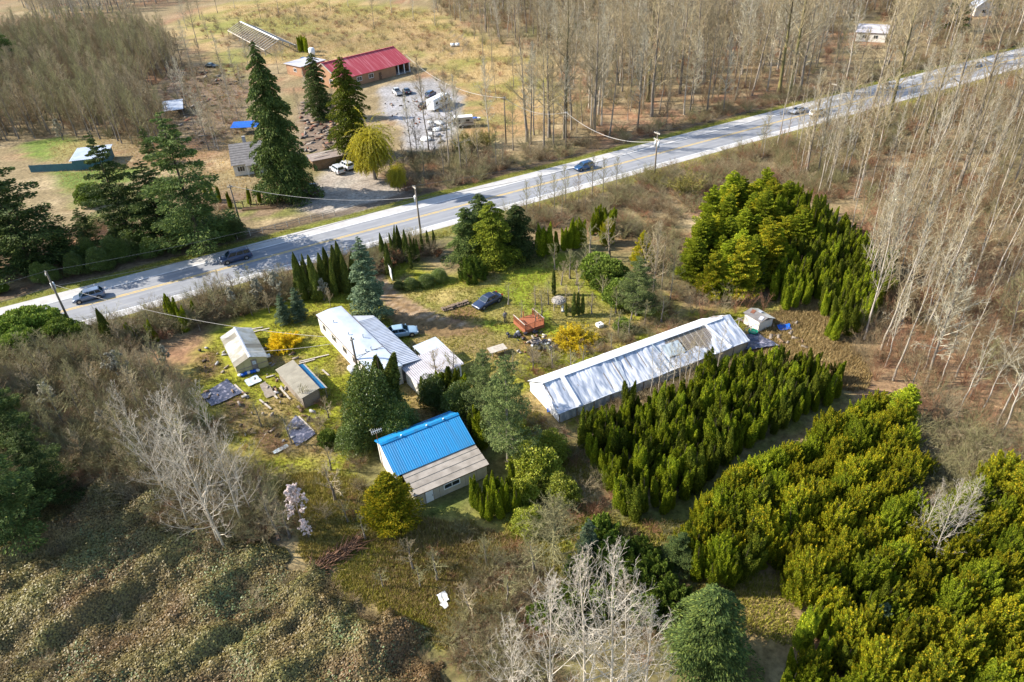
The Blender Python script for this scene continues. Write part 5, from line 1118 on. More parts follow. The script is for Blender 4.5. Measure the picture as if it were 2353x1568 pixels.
def p_broad(seed, h, r, m, n=5000, lumps=26, size=.14, gold=.2, z0=.15, plume=False, stem='bark_dark', tallness=.8, thin=.62):
    """evergreen shrub: many leafy lumps (or upright plumes)"""
    rs = RS(seed); Cn, U, W, ti, S = [], [], [], [], []; nk = n//lumps
    for k in range(lumps):
        a = k*2.399; q = math.sqrt((k+.5)/lumps); zc = h*(z0+(1-z0)*(tallness*(1-q**2)**.8*rs.uniform(.75, 1.05)+ (1-tallness)*rs.rand())); 
        if k % 3 == 0: zc *= rs.uniform(.35, .8)
        c0 = np.array([math.cos(a)*q*r*.8, math.sin(a)*q*r*.8, zc]); lr = r*rs.uniform(.26, .42)
        if plume:
            hh = rs.uniform(.5, .8)*h*.6; z = rs.rand(nk); rr = lr*thin*(1-z**1.6)**.8*(1-.4*rs.rand(nk)**2); a2 = rs.rand(nk)*6.283; out = np.stack([np.cos(a2), np.sin(a2), np.zeros(nk)], 1)
            tilt = np.array([math.cos(a)*q, math.sin(a)*q, 0])*.35+np.append(rs.randn(2)*.12, 0)
            c = c0+out*rr[:, None]+tilt*(z*hh)[:, None]; c[:, 2] += z*hh-hh*.75; c[:, 2] = np.maximum(c[:, 2], .1)
            u = unit(np.array([0, 0, 1.])+out*.7+tilt+rs.randn(nk, 3)*.35)
        else:
            dv = unit(rs.randn(nk, 3)+np.array([0, 0, .35])); c = c0+dv*lr*(1-.35*rs.rand(nk, 1)**2)*np.array([1, 1, .8]); c[:, 2] = np.maximum(c[:, 2], .08); u = unit(dv*.6+rs.randn(nk, 3)*.6+np.array([0, 0, .3])); z = dv[:, 2]*.5+.5
        L_ = size*rs.uniform(.6, 1.35, (nk, 1)); w = unit(np.cross(u, rs.randn(nk, 3)))*L_*.5
        g_ = (rs.rand(nk) < gold*2*z**2*(.4+.6*(zc/h))).astype(float)
        Cn.append(c); U.append(u*L_); W.append(w); ti.append(rs.rand(nk)*.98*(1-g_)+g_*(1+rs.rand(nk)*.98))
        S.append((0, 0, 0, *(c0*.5), .05, .035)); S.append((*(c0*.5), *c0, .035, .012))
    Cn, U, W, ti = map(np.concatenate, (Cn, U, W, ti))
    return [("trunk", seg_mesh("trunk", np.array(S), M[stem], 4)), ("crown", leaf_mesh("crown", Cn, U, W, M[m], ti))]
def p_stems(seed, h, r, m, stems=26, twigs=10, bend=.4, rad=.02, leaf=None):
    """multi-stemmed shrub of bare rods; leaf = (n, size, material)"""
    rs = RS(seed); S = []
    for k in range(stems):
        a = rs.rand()*6.283; ro = rs.rand()**.6; hh = h*rs.uniform(.55, 1.0); p = np.array([math.cos(a), math.sin(a), 0])*r*.18*rs.rand(); d = unit(np.array([math.cos(a)*ro*r/h*1.2, math.sin(a)*ro*r/h*1.2, 1.])); ns = 5; pts = [p]
        for s in range(ns):
            d = unit(d+np.array([math.cos(a), math.sin(a), -.6])*bend*ro*.28+rs.randn(3)*.10); p = p+d*hh/ns; pts.append(p); S.append((*pts[-2], *p, rad*(1-s/ns*.7), rad*(1-(s+1)/ns*.7)))
        for j in range(twigs):
            u = .3+.7*rs.rand(); si = min(int(u*ns), ns-1); q = pts[si]+(pts[si+1]-pts[si])*rs.rand(); td = unit(unit(pts[si+1]-pts[si])+unit(rs.randn(3))*.8); l = hh*.2*rs.uniform(.5, 1.3); S.append((*q, *(q+td*l), rad*.5, rad*.2))
            q2 = q+td*l*.5; td2 = unit(td+unit(rs.randn(3))*.8); S.append((*q2, *(q2+td2*l*.6), rad*.35, rad*.15))
    S = np.array(S); S[:, 2] = np.maximum(S[:, 2], 0); S[:, 5] = np.maximum(S[:, 5], .02)
    parts = [("stems", seg_mesh("stems", S, M[m], 3, seed))]
    if leaf:
        n, size, lm = leaf; ln = np.linalg.norm(S[:, 3:6]-S[:, :3], axis=1); idx = rs.choice(len(S), n, p=ln/ln.sum()); t = rs.rand(n, 1); Cn = S[idx, :3]*(1-t)+S[idx, 3:6]*t+rs.randn(n, 3)*size*.6; Cn[:, 2] = np.maximum(Cn[:, 2], .05)
        U = unit(rs.randn(n, 3)+unit(S[idx, 3:6]-S[idx, :3]))*size*rs.uniform(.6, 1.3, (n, 1)); W = unit(np.cross(U, rs.randn(n, 3)))*size*.5
        parts.append(("flowers" if lm == 'forsythia' else "leaves", leaf_mesh("leaves", Cn, U, W, M[lm], rs.rand(n)*.98)))
    return parts
def p_willow(seed, h, r, n_str=560):
    T, B = bare(seed, h*.85, h*.035, base=.25, nl=16, ll=.42, el=(30, 65), sub=5, twig=0, curve=.2, tw_r=.02); rs = RS(seed+3); S = []
    src = B[rs.randint(0, len(B), n_str)]; Cn, U, W = [], [], []
    for s in src:
        p = s[3:6]; d = unit(np.array([p[0], p[1], .2])*.4+rs.randn(3)*.25+np.array([0, 0, .15])); l = rs.uniform(.35, .8)*max(p[2], 1.); k = 6; q = p.copy()
        for i in range(k):
            d = unit(d+np.array([0, 0, -.42])); q2 = q+d*l/k
            if q2[2] < .3: break
            S.append((*q, *q2, .016, .012)); m = 16; t = rs.rand(m, 1); c = q+(q2-q)*t+rs.randn(m, 3)*.10; Cn.append(c); u = unit(d+rs.randn(m, 3)*.4)*.17*rs.uniform(.6, 1.3, (m, 1)); U.append(u); W.append(unit(np.cross(u, rs.randn(m, 3)))*.045); q = q2
    Cn, U, W = map(np.concatenate, (Cn, U, W))
    return [("trunk", seg_mesh("trunk", T, M['bark_grey'], 8, 0, True)), ("branches", seg_mesh("branches", np.vstack([B, np.array(S)]), M['twig_lichen'], 3)), ("crown", leaf_mesh("crown", Cn, U, W, M['willow'], rs.rand(len(Cn))*.98))]

FIRST = {}
def place(proto, loc, scale=1.0, label="", cat="tree", group=None, name="tree", rot=None, tilt=.0, sz=None, rs=random):
    r = thing(name, label, cat, loc, 0, group)
    r.rotation_euler = (tilt*(rs.random()*2-1), tilt*(rs.random()*2-1), rs.random()*6.283 if rot is None else rot)
    r.scale = (scale, scale, scale*(sz or 1.0))
    kids = []
    for nm, me in proto: o = bpy.data.objects.new(nm, me); link(o); o.parent = r; kids.append(o)
    if id(proto) not in FIRST: FIRST[id(proto)] = kids
    return r
def stuff(name, label, protos, pts, seed, scale=(.7, 1.2), tilt=.06, cat=None):
    """one object that stands for what nobody could count: copies of plants that also grow in the scene"""
    rs = RS(seed); n = len(pts); me = bpy.data.meshes.new(name); me.vertices.add(n)
    me.vertices.foreach_set("co", np.hstack([pts, np.zeros((n, 1))]).astype(np.float32).ravel())
    def attr(nm, ty, v):
        a = me.attributes.new(nm, ty, 'POINT'); a.data.foreach_set("vector" if ty == 'FLOAT_VECTOR' else "value", v)
    attr("rot", 'FLOAT_VECTOR', np.stack([rs.randn(n)*tilt, rs.randn(n)*tilt, rs.rand(n)*6.283], 1).astype(np.float32).ravel())
    attr("scl", 'FLOAT', rs.uniform(*scale, n).astype(np.float32)); attr("idx", 'INT', rs.randint(0, len(protos), n).astype(np.int32)); me.update()
    o = obj(name, me); o["kind"] = "stuff"; o["label"] = label; o["category"] = cat or "woodland"
    ng = bpy.data.node_groups.new(name, 'GeometryNodeTree'); ng.interface.new_socket("Geometry", in_out='INPUT', socket_type='NodeSocketGeometry'); ng.interface.new_socket("Geometry", in_out='OUTPUT', socket_type='NodeSocketGeometry')
    N, L = ng.nodes, ng.links; gi = N.new('NodeGroupInput'); go = N.new('NodeGroupOutput'); iop = N.new('GeometryNodeInstanceOnPoints'); jo = N.new('GeometryNodeJoinGeometry')
    for p in protos[::-1]:
        j2 = N.new('GeometryNodeJoinGeometry')
        for k in FIRST[id(p)]:
            oi = N.new('GeometryNodeObjectInfo'); oi.transform_space = 'ORIGINAL'; oi.inputs['Object'].default_value = k; L.new(oi.outputs['Geometry'], j2.inputs[0])
        gt = N.new('GeometryNodeGeometryToInstance'); L.new(j2.outputs[0], gt.inputs[0]); L.new(gt.outputs[0], jo.inputs[0])
    def na(nm, ty):
        q = N.new('GeometryNodeInputNamedAttribute'); q.data_type = ty; q.inputs['Name'].default_value = nm; return [s for s in q.outputs if s.enabled][0]
    L.new(gi.outputs[0], iop.inputs['Points']); L.new(jo.outputs[0], iop.inputs['Instance']); iop.inputs['Pick Instance'].default_value = True
    L.new(na('idx', 'INT'), iop.inputs['Instance Index']); L.new(na('rot', 'FLOAT_VECTOR'), iop.inputs['Rotation']); L.new(na('scl', 'FLOAT'), iop.inputs['Scale']); L.new(iop.outputs[0], go.inputs[0])
    o.modifiers.new("scatter", 'NODES').node_group = ng
    return o

# ------------------------------------------------------------------ kinds of plants
ALDER = [p_bare('alder', 10+i, 'bark_pale' if i % 2 else 'bark_grey', 'twig_tan' if i % 3 else 'twig_pale', h=21+i*1.2, r=.20+.015*i, base=.24+.05*(i % 3), nl=38, ll=.21, el=(25, 62), sub=9, twig=6, tw_r=.026) for i in range(5)]
COTTON = [p_bare('cottonwood', 30+i, 'bark_grey' if i < 2 else 'bark_moss', 'twig_tan', h=27+i*2, r=.42+.04*i, base=.24, nl=34, ll=.28, el=(28, 60), sub=8, twig=6, tw_r=.028, ts=8) for i in range(3)]
SLIM = [p_bare('birch', 50+i, 'bark_pale', 'twig_pale' if i % 2 else 'twig_tan', h=13+i*1.1, r=.085+.008*i, base=.3, nl=24, ll=.18, el=(35, 65), sub=6, twig=4, tw_r=.015, wob=.03, ts=6) for i in range(5)]
THICK = [p_bare('thicket', 70+i, 'bark_grey', ('twig_brown', 'twig_tan', 'twig_lichen')[i], h=10+i, r=.15, base=.22, nl=26, ll=.34, el=(30, 60), sub=7, twig=5, tw_r=.02, stems=1) for i in range(3)]
SAPL = [p_stems(90+i, 4.2+i*.5, 1.5, ('twig_brown', 'twig_red', 'twig_tan')[i], 16, 12, .12, .018) for i in range(3)]
BRUSH = [p_stems(100+i, 2.0+.3*i, 1.5, ('twig_red', 'twig_brown', 'twig_tan', 'twig_lichen')[i], 34, 12, .45, .016) for i in range(4)]
ORCH = [p_bare('fruit', 120+i, 'bark_grey', 'twig_lichen' if i != 1 else 'twig_tan', h=4.2, r=.13, base=.25, nl=16, ll=.42, el=(15, 60), sub=7, twig=5, tw_r=.014, curve=.6, wob=.05) for i in range(3)]
BIG = [p_bare('poplar', 140+i, 'twig_white', 'twig_white', h=14.5+i, r=.10, base=.12, nl=30, ll=.30, el=(26, 70), sub=7, twig=6, tw_r=.0105, curve=.8, wob=.012, ts=9, stems=1) for i in range(3)]
BUSHY = p_bare('bushy', 160, 'twig_lichen', 'twig_lichen', h=8.5, r=.16, base=.10, nl=60, ll=.50, el=(5, 55), sub=10, twig=7, tw_r=.014, curve=.1)
THUJA = [p_column(200+i, 4.4+.3*i, .66+.08*i, 11500, ('thuja', 'thuja', 'olive_cedar', 'thuja')[i], gold=.22, tips=(3, 5, 6, 7)[i], ln=.085, fat=2.4) for i in range(4)]
PYRAM = [p_column(220+i, 7.0, .95, 16000, 'cedar', gold=.3, tips=(1, 2, 1)[i], fat=1.5, ln=.11) for i in range(3)]
THIN = p_column(230, 3.8, .24, 1500, 'cedar', .25, 1, 2.6, .11)
GOLD = [p_broad(240+i, 4.4, 1.8, ('gold_cedar', 'gold_cedar', 'thuja', 'gold_cedar')[i], 36000, 125, .072, .30, .2, True, thin=.5) for i in range(4)]
BCED = [p_conifer(260+i, 8.0, 2.7, 'thuja' if i < 2 else 'gold_cedar', 105, 400, .12, .42, .6, .04, .115, .3, flat=.2, irr=.45) for i in range(3)]
FIR = [p_conifer(280+i, 17.0+i, 5.2, 'fir', 120, 460, .16, .22, .6, .06, .175, .25, gap=.2, irr=.7, flat=.2) for i in range(3)]
BIGC = p_conifer(300, 28.5, 7.0, 'dark_cedar', 230, 400, .45, .14, .62, .02, .25, .25, irr=.5, flat=.2)
MIDC = [p_conifer(310+i, 20.0, 5.0, ('olive_cedar', 'dark_cedar')[i], 160, 310, .42, .16, .5, .03, .20, .3, irr=.5, flat=.2) for i in range(2)]
PINE = [p_conifer(320+i, 13.5, 3.0, 'pine', 95, 520, .05, .35, .5, .12, .11, .3, gap=.14, tuft=True, irr=.45, bark='bark_grey') for i in range(2)]
SPRUCE = [p_conifer(330+i, 12.5, 2.3, 'spruce_blue', 130, 300, .22, .14, .62, .03, .12, .3, irr=.5, flat=.25) for i in range(2)]
LAUREL = [p_broad(340+i, 6.0, 3.2, 'laurel', 26000, 60, .10, .22, .15) for i in range(2)]
LIME = p_broad(350, 3.4, 2.2, 'lime_shrub', 11000, 36, .095, .35, .1)
JUNI = [p_broad(360+i, 3.0, 1.9, 'juniper', 12000, 32, .11, .25, .1, bool(i)) for i in range(2)]
GOLDCYP = p_conifer(370, 6.4, 2.4, 'gold_cedar', 140, 330, .06, .46, .72, .02, .10, .45, flat=.2, irr=.4)
FORS = p_stems(380, 2.3, 2.1, 'twig_brown', 80, 16, .75, .012, (17000, .07, 'forsythia'))
CATK = p_stems(381, 3.2, 2.3, 'twig_lichen', 44, 14, .35, .016, (6000, .07, 'catkin'))
RUSTB = p_stems(382, 2.3, 1.3, 'twig_brown', 24, 10, .3, .016, (1800, .10, 'leaf_rust'))
BLOS = [p_bare('plum', 390+i, 'bark_grey', 'twig_tan', h=4.8, r=.11, base=.22, nl=20, ll=.38, el=(25, 65), sub=7, twig=4, tw_r=.012, extra=(9000, .075, ('blossom', 'blossom_cream')[i])) for i in range(2)]
WILLOW = p_willow(400, 9.5, 5.5)

# ------------------------------------------------------------------ single trees and shrubs, each where it stands
rnd = random.Random(21)
def one(proto, px, h, native, label, name="tree", cat="tree", group=None, wide=1.0, tilt=.02, rot=None):
    s = h/native; return place(proto, g(*px), s*wide, label, cat, group, name, rot, tilt, 1/wide, rnd)
one(BIGC, (664, 456), 29, 28.5, "very tall dark red cedar beside the white cottage", "cedar_tree", wide=.78)
one(MIDC[0], (820, 365), 21.5, 20, "tall olive green cedar in front of the red roofed house", "cedar_tree", wide=1.0)
one(MIDC[1], (742, 275), 16.5, 20, "smaller dark cedar between the tan wing and the olive cedar", "cedar_tree", wide=1.0)
for px, h, w, lab in (((80, 625), 22, 1.15, "broad dark fir at the road bend with ivy on its lower trunk"), ((0, 610), 21, 1.1, "dark fir crowding against the broad fir by the road"), ((305, 562), 21, .82, "irregular dark fir in front of the green lawn"), ((468, 582), 24, .95, "tall open fir with a bare lower trunk by the road"),
                      ((215, 575), 8, 1.0, "short dark fir between the lawn and the road"), ((385, 562), 16, 1.1, "dense dark fir below the tall open fir"), ((160, 605), 8, 1.15, "low spreading dark fir at the broad fir's foot"), ((-60, 640), 17, 1.0, "dark fir at the edge of the dark roadside group"), ((350, 375), 9, .7, "small young fir behind the tall open fir")):
    one(FIR[rnd.randrange(3)], px, h, 18, lab, "fir_tree", wide=w)
one(FIR[1], (25, 190), 26, 18, "dark fir standing at the head of the brown thicket", "fir_tree", wide=.75); one(FIR[0], (-70, 170), 24, 18, "dark fir behind the brown thicket's dark head tree", "fir_tree", wide=.8)
one(FIR[2], (2190, 75), 16, 18, "dark evergreen standing alone in the bare wood by a white house", "fir_tree", wide=.8)
for px, h, w, lab in (((50, 1255), 14, 1.05, "huge dark fir standing over the bramble slope"), ((-60, 1180), 13, 1.0, "dark fir behind the huge fir of the bramble slope"), ((60, 1060), 10, .95, "dark green fir sheltering the left garden thicket"), ((125, 1150), 9.5, 1.05, "dark fir filling the corner above the bramble shade"), ((15, 1000), 10, 1.0, "dark fir at the garden thicket's outer edge"), ((-60, 920), 11, 1.0, "dark fir behind the garden thicket's outer firs")):
    one(FIR[rnd.randrange(3)], px, h, 18, lab, "fir_tree", wide=w)
one(SPRUCE[0], (857, 738), 13.0, 12.5, "slender blue green spruce towering over the porch", "spruce_tree", wide=1.08)
for px, h, lab in (((655, 742), 4.6, "small pale blue spruce behind the forsythia"), ((690, 735), 5.2, "taller pale blue spruce behind the forsythia"), ((1688, 668), 6.0, "blue spruce against the cedar block"), ((1735, 662), 5.4, "smaller blue spruce against the cedar block"), ((1722, 640), 4.2, "short blue spruce tucked into the cedar block")):
    one(SPRUCE[1], px, h, 12.5, lab, "spruce_tree", wide=1.35)
one(PINE[0], (1168, 1062), 13.5, 13.5, "tall soft green pine beside the blue roof", "pine_tree", wide=1.0); one(PINE[1], (1120, 975), 10, 13.5, "smaller pine behind the tall soft green pine", "pine_tree", wide=1.1)
one(PINE[1], (1462, 725), 9.0, 13.5, "bushy grey green pine on the orchard's edge", "pine_tree", wide=1.45)
one(MIDC[1], (1075, 598), 9.0, 20, "broad dark cedar of the roadside clump, with pointed top", "cedar_tree", wide=1.5); one(MIDC[0], (1135, 605), 10.5, 20, "tallest broad cedar in the roadside clump", "cedar_tree", wide=1.5)
one(MIDC[1], (1190, 590), 9.0, 20, "shaded cedar at the roadside clump's eastern end", "cedar_tree", wide=1.5); one(MIDC[1], (1105, 570), 9.5, 20, "cedar at the back of the roadside clump", "cedar_tree", wide=1.4)
one(LAUREL[0], (868, 990), 8.2, 6, "large glossy evergreen beside the mobile home's end", "laurel_tree", wide=.78); one(PYRAM[1], (890, 962), 9.6, 7, "pointed glossy evergreen rising above the laurel", "evergreen_tree", wide=1.75)
one(LAUREL[1], (920, 1010), 5.0, 6, "dark glossy laurel right behind the blue roof", "laurel_shrub", wide=.9); one(LAUREL[0], (820, 1030), 3.6, 6, "low glossy laurel at the blue roof's corner", "laurel_shrub", wide=1.1); one(JUNI[0], (755, 1020), 1.8, 3, "small dark round evergreen in the garden grass", "evergreen_shrub", "shrub")
one(GOLDCYP, (905, 1208), 7.0, 6.4, "golden cypress standing before the tan lean-to", "cypress_tree", wide=1.0)
one(LAUREL[1], (1000, 935), 4.4, 6, "leafy laurel beside the pale shed", "laurel_shrub", wide=.8); one(LAUREL[0], (1060, 960), 4.6, 6, "dark laurel between the pale shed and the pine", "laurel_shrub", wide=.85)
one(LIME, (1230, 1095), 4.2, 3.4, "large yellow green shrub beside the pine's foot", "evergreen_shrub", "shrub", wide=1.0); one(LIME, (1185, 1010), 2.6, 3.4, "yellow green shrub tucked behind the pine", "evergreen_shrub", "shrub"); one(LIME, (1200, 1150), 3.0, 3.4, "yellow green shrub among the narrow cedars by the blue roof", "evergreen_shrub", "shrub"); one(LIME, (1265, 1050), 3.2, 3.4, "yellow green shrub facing the greenhouse's white end", "evergreen_shrub", "shrub"); one(LIME, (1215, 1215), 2.6, 3.4, "low yellow green shrub before the narrow cedars", "evergreen_shrub", "shrub"); one(LIME, (1290, 1150), 3.0, 3.4, "yellow green shrub behind the bushy leafless tree", "evergreen_shrub", "shrub")
one(JUNI[1], (1088, 640), 4.2, 3, "rounded mid green bush at the lawn's edge", "evergreen_shrub", "shrub", wide=.85); one(LAUREL[0], (980, 655), 1.7, 6, "clipped dark hedge clump beside the white panel fence", "hedge_shrub", "shrub", wide=1.5); one(LAUREL[1], (1010, 645), 1.9, 6, "clipped dark hedge clump next to the rounded bush", "hedge_shrub", "shrub", wide=1.4); one(LAUREL[0], (945, 662), 1.6, 6, "clipped hedge clump nearest the driveway", "hedge_shrub", "shrub", wide=1.5); one(LAUREL[1], (918, 665), 1.5, 6, "yellowish clipped bush at the panel fence's end", "hedge_shrub", "shrub", wide=1.1)
one(RUSTB, (900, 612), 3.0, 2.3, "rusty leaved bush at the driveway's cedar row", "rusty_shrub", "shrub"); one(RUSTB, (1005, 590), 1.6, 2.3, "rusty bush below the narrow roadside cedars", "rusty_shrub", "shrub")
one(FORS, (655, 795), 2.5, 2.3, "bright yellow forsythia between the potting shed and mobile home", "forsythia_bush", "shrub", wide=1.05); one(FORS, (1320, 790), 2.4, 2.3, "bright yellow forsythia near the long greenhouse", "forsythia_bush", "shrub", wide=1.35)
one(WILLOW, (862, 412), 10.0, 9.5, "bright yellow weeping willow across the road", "willow_tree", wide=1.02); one(WILLOW, (915, 440), 5.0, 9.5, "small yellow weeping willow by the roadside ditch", "willow_tree", wide=.85)
for px, s in (((1085, 340), 4.2), ((1120, 335), 3.8), ((1060, 350), 3.2)): one(CATK, px, s, 3.2, "yellow green budding bush on the slope below the camper trailer", "budding_bush", "shrub", "budding bushes below the camper")
one(CATK, (1575, 450), 5.0, 3.2, "tall yellow budding willow bush behind the cedar block", "budding_bush", "shrub"); one(CATK, (1500, 425), 3.0, 3.2, "small yellow budding bush at the two-transformer pole", "budding_bush", "shrub")
one(BLOS[0], (695, 1200), 4.6, 4.8, "pink white flowering plum in the grass below the garden", "plum_tree"); one(BLOS[0], (710, 1235), 2.4, 4.8, "low flowering plum bush in the shade below the flowering plum", "plum_tree")
for px, h, lab in (((290, 890), 5.2, "white flowering plum at the garden thicket's top"), ((255, 1010), 4.0, "white flowering plum deep in the left thicket"), ((600, 700), 4.2, "creamy flowering cherry along the roadside cedars"), ((640, 690), 4.6, "creamy flowering cherry beside the tall cedar row"), ((540, 715), 3.6, "creamy flowering cherry above the potting shed"), ((745, 690), 3.4, "creamy flowering cherry under the tall cedar row"), ((130, 950), 4.2, "white flowering plum against the dark left fir"), ((390, 850), 3.6, "white flowering plum behind the dark weed mat"), ((145, 322), 5.0, "pale flowering tree behind the far lawn")):
    one(BLOS[1], px, h, 4.8, lab, "plum_tree")
# orchard and garden fruit trees
ORCHARD = [((1310, 640), 4.6), ((1290, 655), 3.8), ((1345, 625), 4.2), ((1245, 735), 4.2), ((1230, 745), 2.8), ((1168, 700), 3.4), ((1275, 620), 4.4), ((1325, 655), 4.0), ((1365, 650), 4.4), ((1260, 700), 3.6), ((1300, 700), 3.0), ((1415, 720), 4.0), ((1450, 735), 3.8), ((1480, 745), 3.6), ((1520, 740), 4.0), ((1230, 700), 3.0), ((1198, 730), 2.6), ((1385, 690), 3.8), ((1360, 720), 3.2), ((1330, 680), 3.4), ((1400, 745), 2.6), ((1420, 770), 3.6), ((1445, 780), 3.0), ((1270, 845), 3.6), ((1310, 860), 3.4), ((1225, 850), 3.2), ((1340, 840), 3.0), ((1180, 850), 2.8), ((1405, 800), 2.4)]
for px, h in ORCHARD: one(ORCH[rnd.randrange(3)], px, h, 4.2, "small spreading leafless fruit tree on the orchard lawn", "fruit_tree", group="orchard fruit trees", tilt=.06)
for px, h in (((670, 1020), 4.0), ((770, 1150), 5.0), ((600, 980), 3.4), ((735, 890), 3.0), ((700, 930), 2.8), ((760, 1080), 3.2), ((640, 1240), 5.5), ((665, 1235), 4.4), ((755, 960), 3.0), ((1005, 880), 4.8), ((1045, 875), 4.4), ((800, 1200), 3.0), ((840, 1240), 3.2)):
    one(ORCH[rnd.randrange(3)], px, h, 4.2, "small leafless tree in the rough garden grass", "fruit_tree", group="small garden trees", tilt=.06)
for px, h in (((950, 1310), 3.6), ((1005, 1335), 3.8), ((965, 1350), 2.8), ((1230, 1330), 5.2), ((1165, 1390), 3.6), ((1120, 1300), 3.4), ((880, 1350), 2.4), ((1080, 1410), 4.0)):
    one(ORCH[rnd.randrange(3)], px, h, 4.2, "leafless sapling standing in the lower meadow", "fruit_tree", group="lower meadow saplings", tilt=.06)
one(ORCH[0], (1355, 600), 6.0, 4.2, "gnarled grey tree with tangled crown above the orchard", "fruit_tree", wide=1.2); one(ORCH[1], (1400, 590), 6.4, 4.2, "tangled bare tree next to the gnarled orchard tree", "fruit_tree", wide=1.1)
for px, h in (((1480, 690), 10), ((1500, 680), 11), ((1520, 665), 9.5), ((1540, 690), 8.5), ((1505, 640), 9)): one(THICK[rnd.randrange(3)], px, h, 11, "leafless olive grey tree between orchard and cedar block", "bare_tree", group="bare trees beside the cedar block", wide=.8)
for px, h in (((1610, 735), 5.5), ((1630, 740), 5.0), ((1655, 730), 5.5), ((1690, 720), 4.5), ((1720, 715), 4.0), ((1755, 715), 3.6), ((1590, 720), 4.0)): one(SAPL[rnd.randrange(3)], px, h, 5.5, "thin leafless saplings growing behind the greenhouse ridge", "sapling", group="saplings behind the greenhouse")
for px, h in (((1512, 905), 7.5), ((1528, 910), 8.2), ((1545, 900), 8.0), ((1560, 893), 7.0), ((1580, 890), 7.4), ((1598, 885), 7.2), ((1570, 902), 6.5), ((1645, 870), 7.0), ((1618, 880), 6.4), ((1495, 915), 6.2)): one(SLIM[rnd.randrange(5)], px, h, 15, "slim leafless tree along the greenhouse's shaded wall", "bare_tree", group="slim trees before the greenhouse", wide=1.15)
# foreground poplars
for i, (px, h, lab) in enumerate((((508, 1262), 20, "tall pale poplar with the straightest stem in the bramble clump"), ((520, 1268), 19, "tall pale poplar leaning beside the straight one"), ((560, 1215), 16, "pale poplar behind the leaning pair"), ((440, 1225), 15, "spreading pale poplar with dense low branches"), ((585, 1190), 11, "younger pale poplar by the garden's lower edge"), ((395, 1160), 14, "pale poplar rising from the shaded hollow"))):
    one(BIG[i % 3], px, h, 15.5, lab, "poplar_tree", tilt=.05, wide=.95)
for px, h in (((1000, 362), 9), ((960, 365), 10), ((1040, 352), 8), ((930, 398), 7), ((1100, 372), 9), ((1140, 390), 8), ((975, 410), 7), ((900, 425), 5), ((1020, 405), 8), ((1075, 400), 7)): one(THICK[rnd.randrange(3)], px, h, 11, "brown leafless tree on the slope below the gravel yard", "bare_tree", group="bare trees below the gravel yard", wide=.9)
one(BUSHY, (1275, 1290), 7.6, 8.5, "dense bushy leafless tree with grey green twigs", "bare_tree", wide=1.0)
for i, (px, h, lab) in enumerate((((1345, 1640), 19, "large pale leafless tree at the meadow's lower end"), ((1400, 1690), 19, "large pale leafless tree with a forked stem below the firs"), ((1265, 1650), 16, "pale leafless tree beside the red brown thicket"), ((1480, 1640), 14, "pale leafless tree against the low dark fir"), ((1180, 1690), 13, "pale leafless tree next to the bramble slope"), ((1440, 1570), 12, "slender pale leafless tree by the low dark fir"), ((2135, 1300), 10.5, "leafless tree with arching grey limbs among the golden cedars"), ((2170, 1270), 9, "leafless grey tree close by the arching one"), ((2100, 1270), 8, "smaller leafless tree left of the arching grey limbs' trunk"))):
    one(BIG[i % 3], px, h, 15.5, lab.replace("left of", "beside"), "bare_tree", tilt=.05)
one(MIDC[1], (1622, 1525), 9.0, 20, "low dark fir by the clearing among golden cedars", "fir_tree", wide=1.45); one(FIR[0], (1560, 1300), 4.5, 18, "small shaggy evergreen beside the clearing path", "fir_tree", wide=1.3)
one(SPRUCE[1], (1352, 1275), 4.6, 12.5, "little drooping green spruce beside the bushy leafless tree", "spruce_tree", wide=1.2)
for px, h, lab in (((1410, 1290), 3.2, "green juniper next to the little drooping spruce"), ((1470, 1290), 2.8, "green juniper at the clearing path"), ((1440, 1330), 2.6, "green juniper below the clearing path"), ((1240, 1430), 2.2, "green juniper in the red brown thicket"), ((1300, 1420), 3.4, "yellowish juniper under the pale leafless trees"), ((1385, 1240), 3.0, "bright green juniper above the clearing path"), ((1330, 1330), 2.6, "low green juniper beside the bushy leafless tree's foot"), ((1500, 1330), 3.0, "green juniper at the clearing's corner"), ((1540, 1390), 3.0, "green juniper between the clearing and the low dark fir"), ((1480, 1420), 2.6, "green juniper among the pale leafless trees"), ((1380, 1400), 2.8, "bright green juniper below the little drooping spruce")): one(JUNI[1], px, h, 3, lab, "juniper_shrub", "shrub")
for px, h, lab in (((1370, 640), 4.2, "dark juniper beside the gnarled orchard tree"), ((1400, 660), 4.6, "green juniper behind the bushy pine"), ((1425, 700), 4.0, "yellowish juniper at the bushy pine's foot"), ((1430, 760), 2.0, "low dark juniper on the orchard lawn")): one(JUNI[0], px, h, 3, lab, "juniper_shrub", "shrub")
one(SPRUCE[0], (2260, 1420), 3.0, 12.5, "silvery blue spruce among the golden cedars", "spruce_tree", wide=1.5); one(SPRUCE[1], (2020, 1440), 3.0, 12.5, "small silvery spruce with a bare leader in the cedar slope", "spruce_tree", wide=1.5)
# roadside conifers at the left
for px, h in (((30, 790), 5.5), ((80, 775), 6.2), ((115, 770), 5.6), ((150, 790), 5.0), ((60, 810), 5.0), ((185, 790), 4.2)): one(JUNI[0], px, h*.8, 3, "bushy green conifer at the near roadside by the leaning pole", "juniper_shrub", "shrub", "bushy conifers at the near roadside", wide=1.0)
one(PYRAM[0], (258, 795), 6.0, 7, "yellowish columnar cedar standing alone at the near verge", "columnar_cedar", wide=1.0)
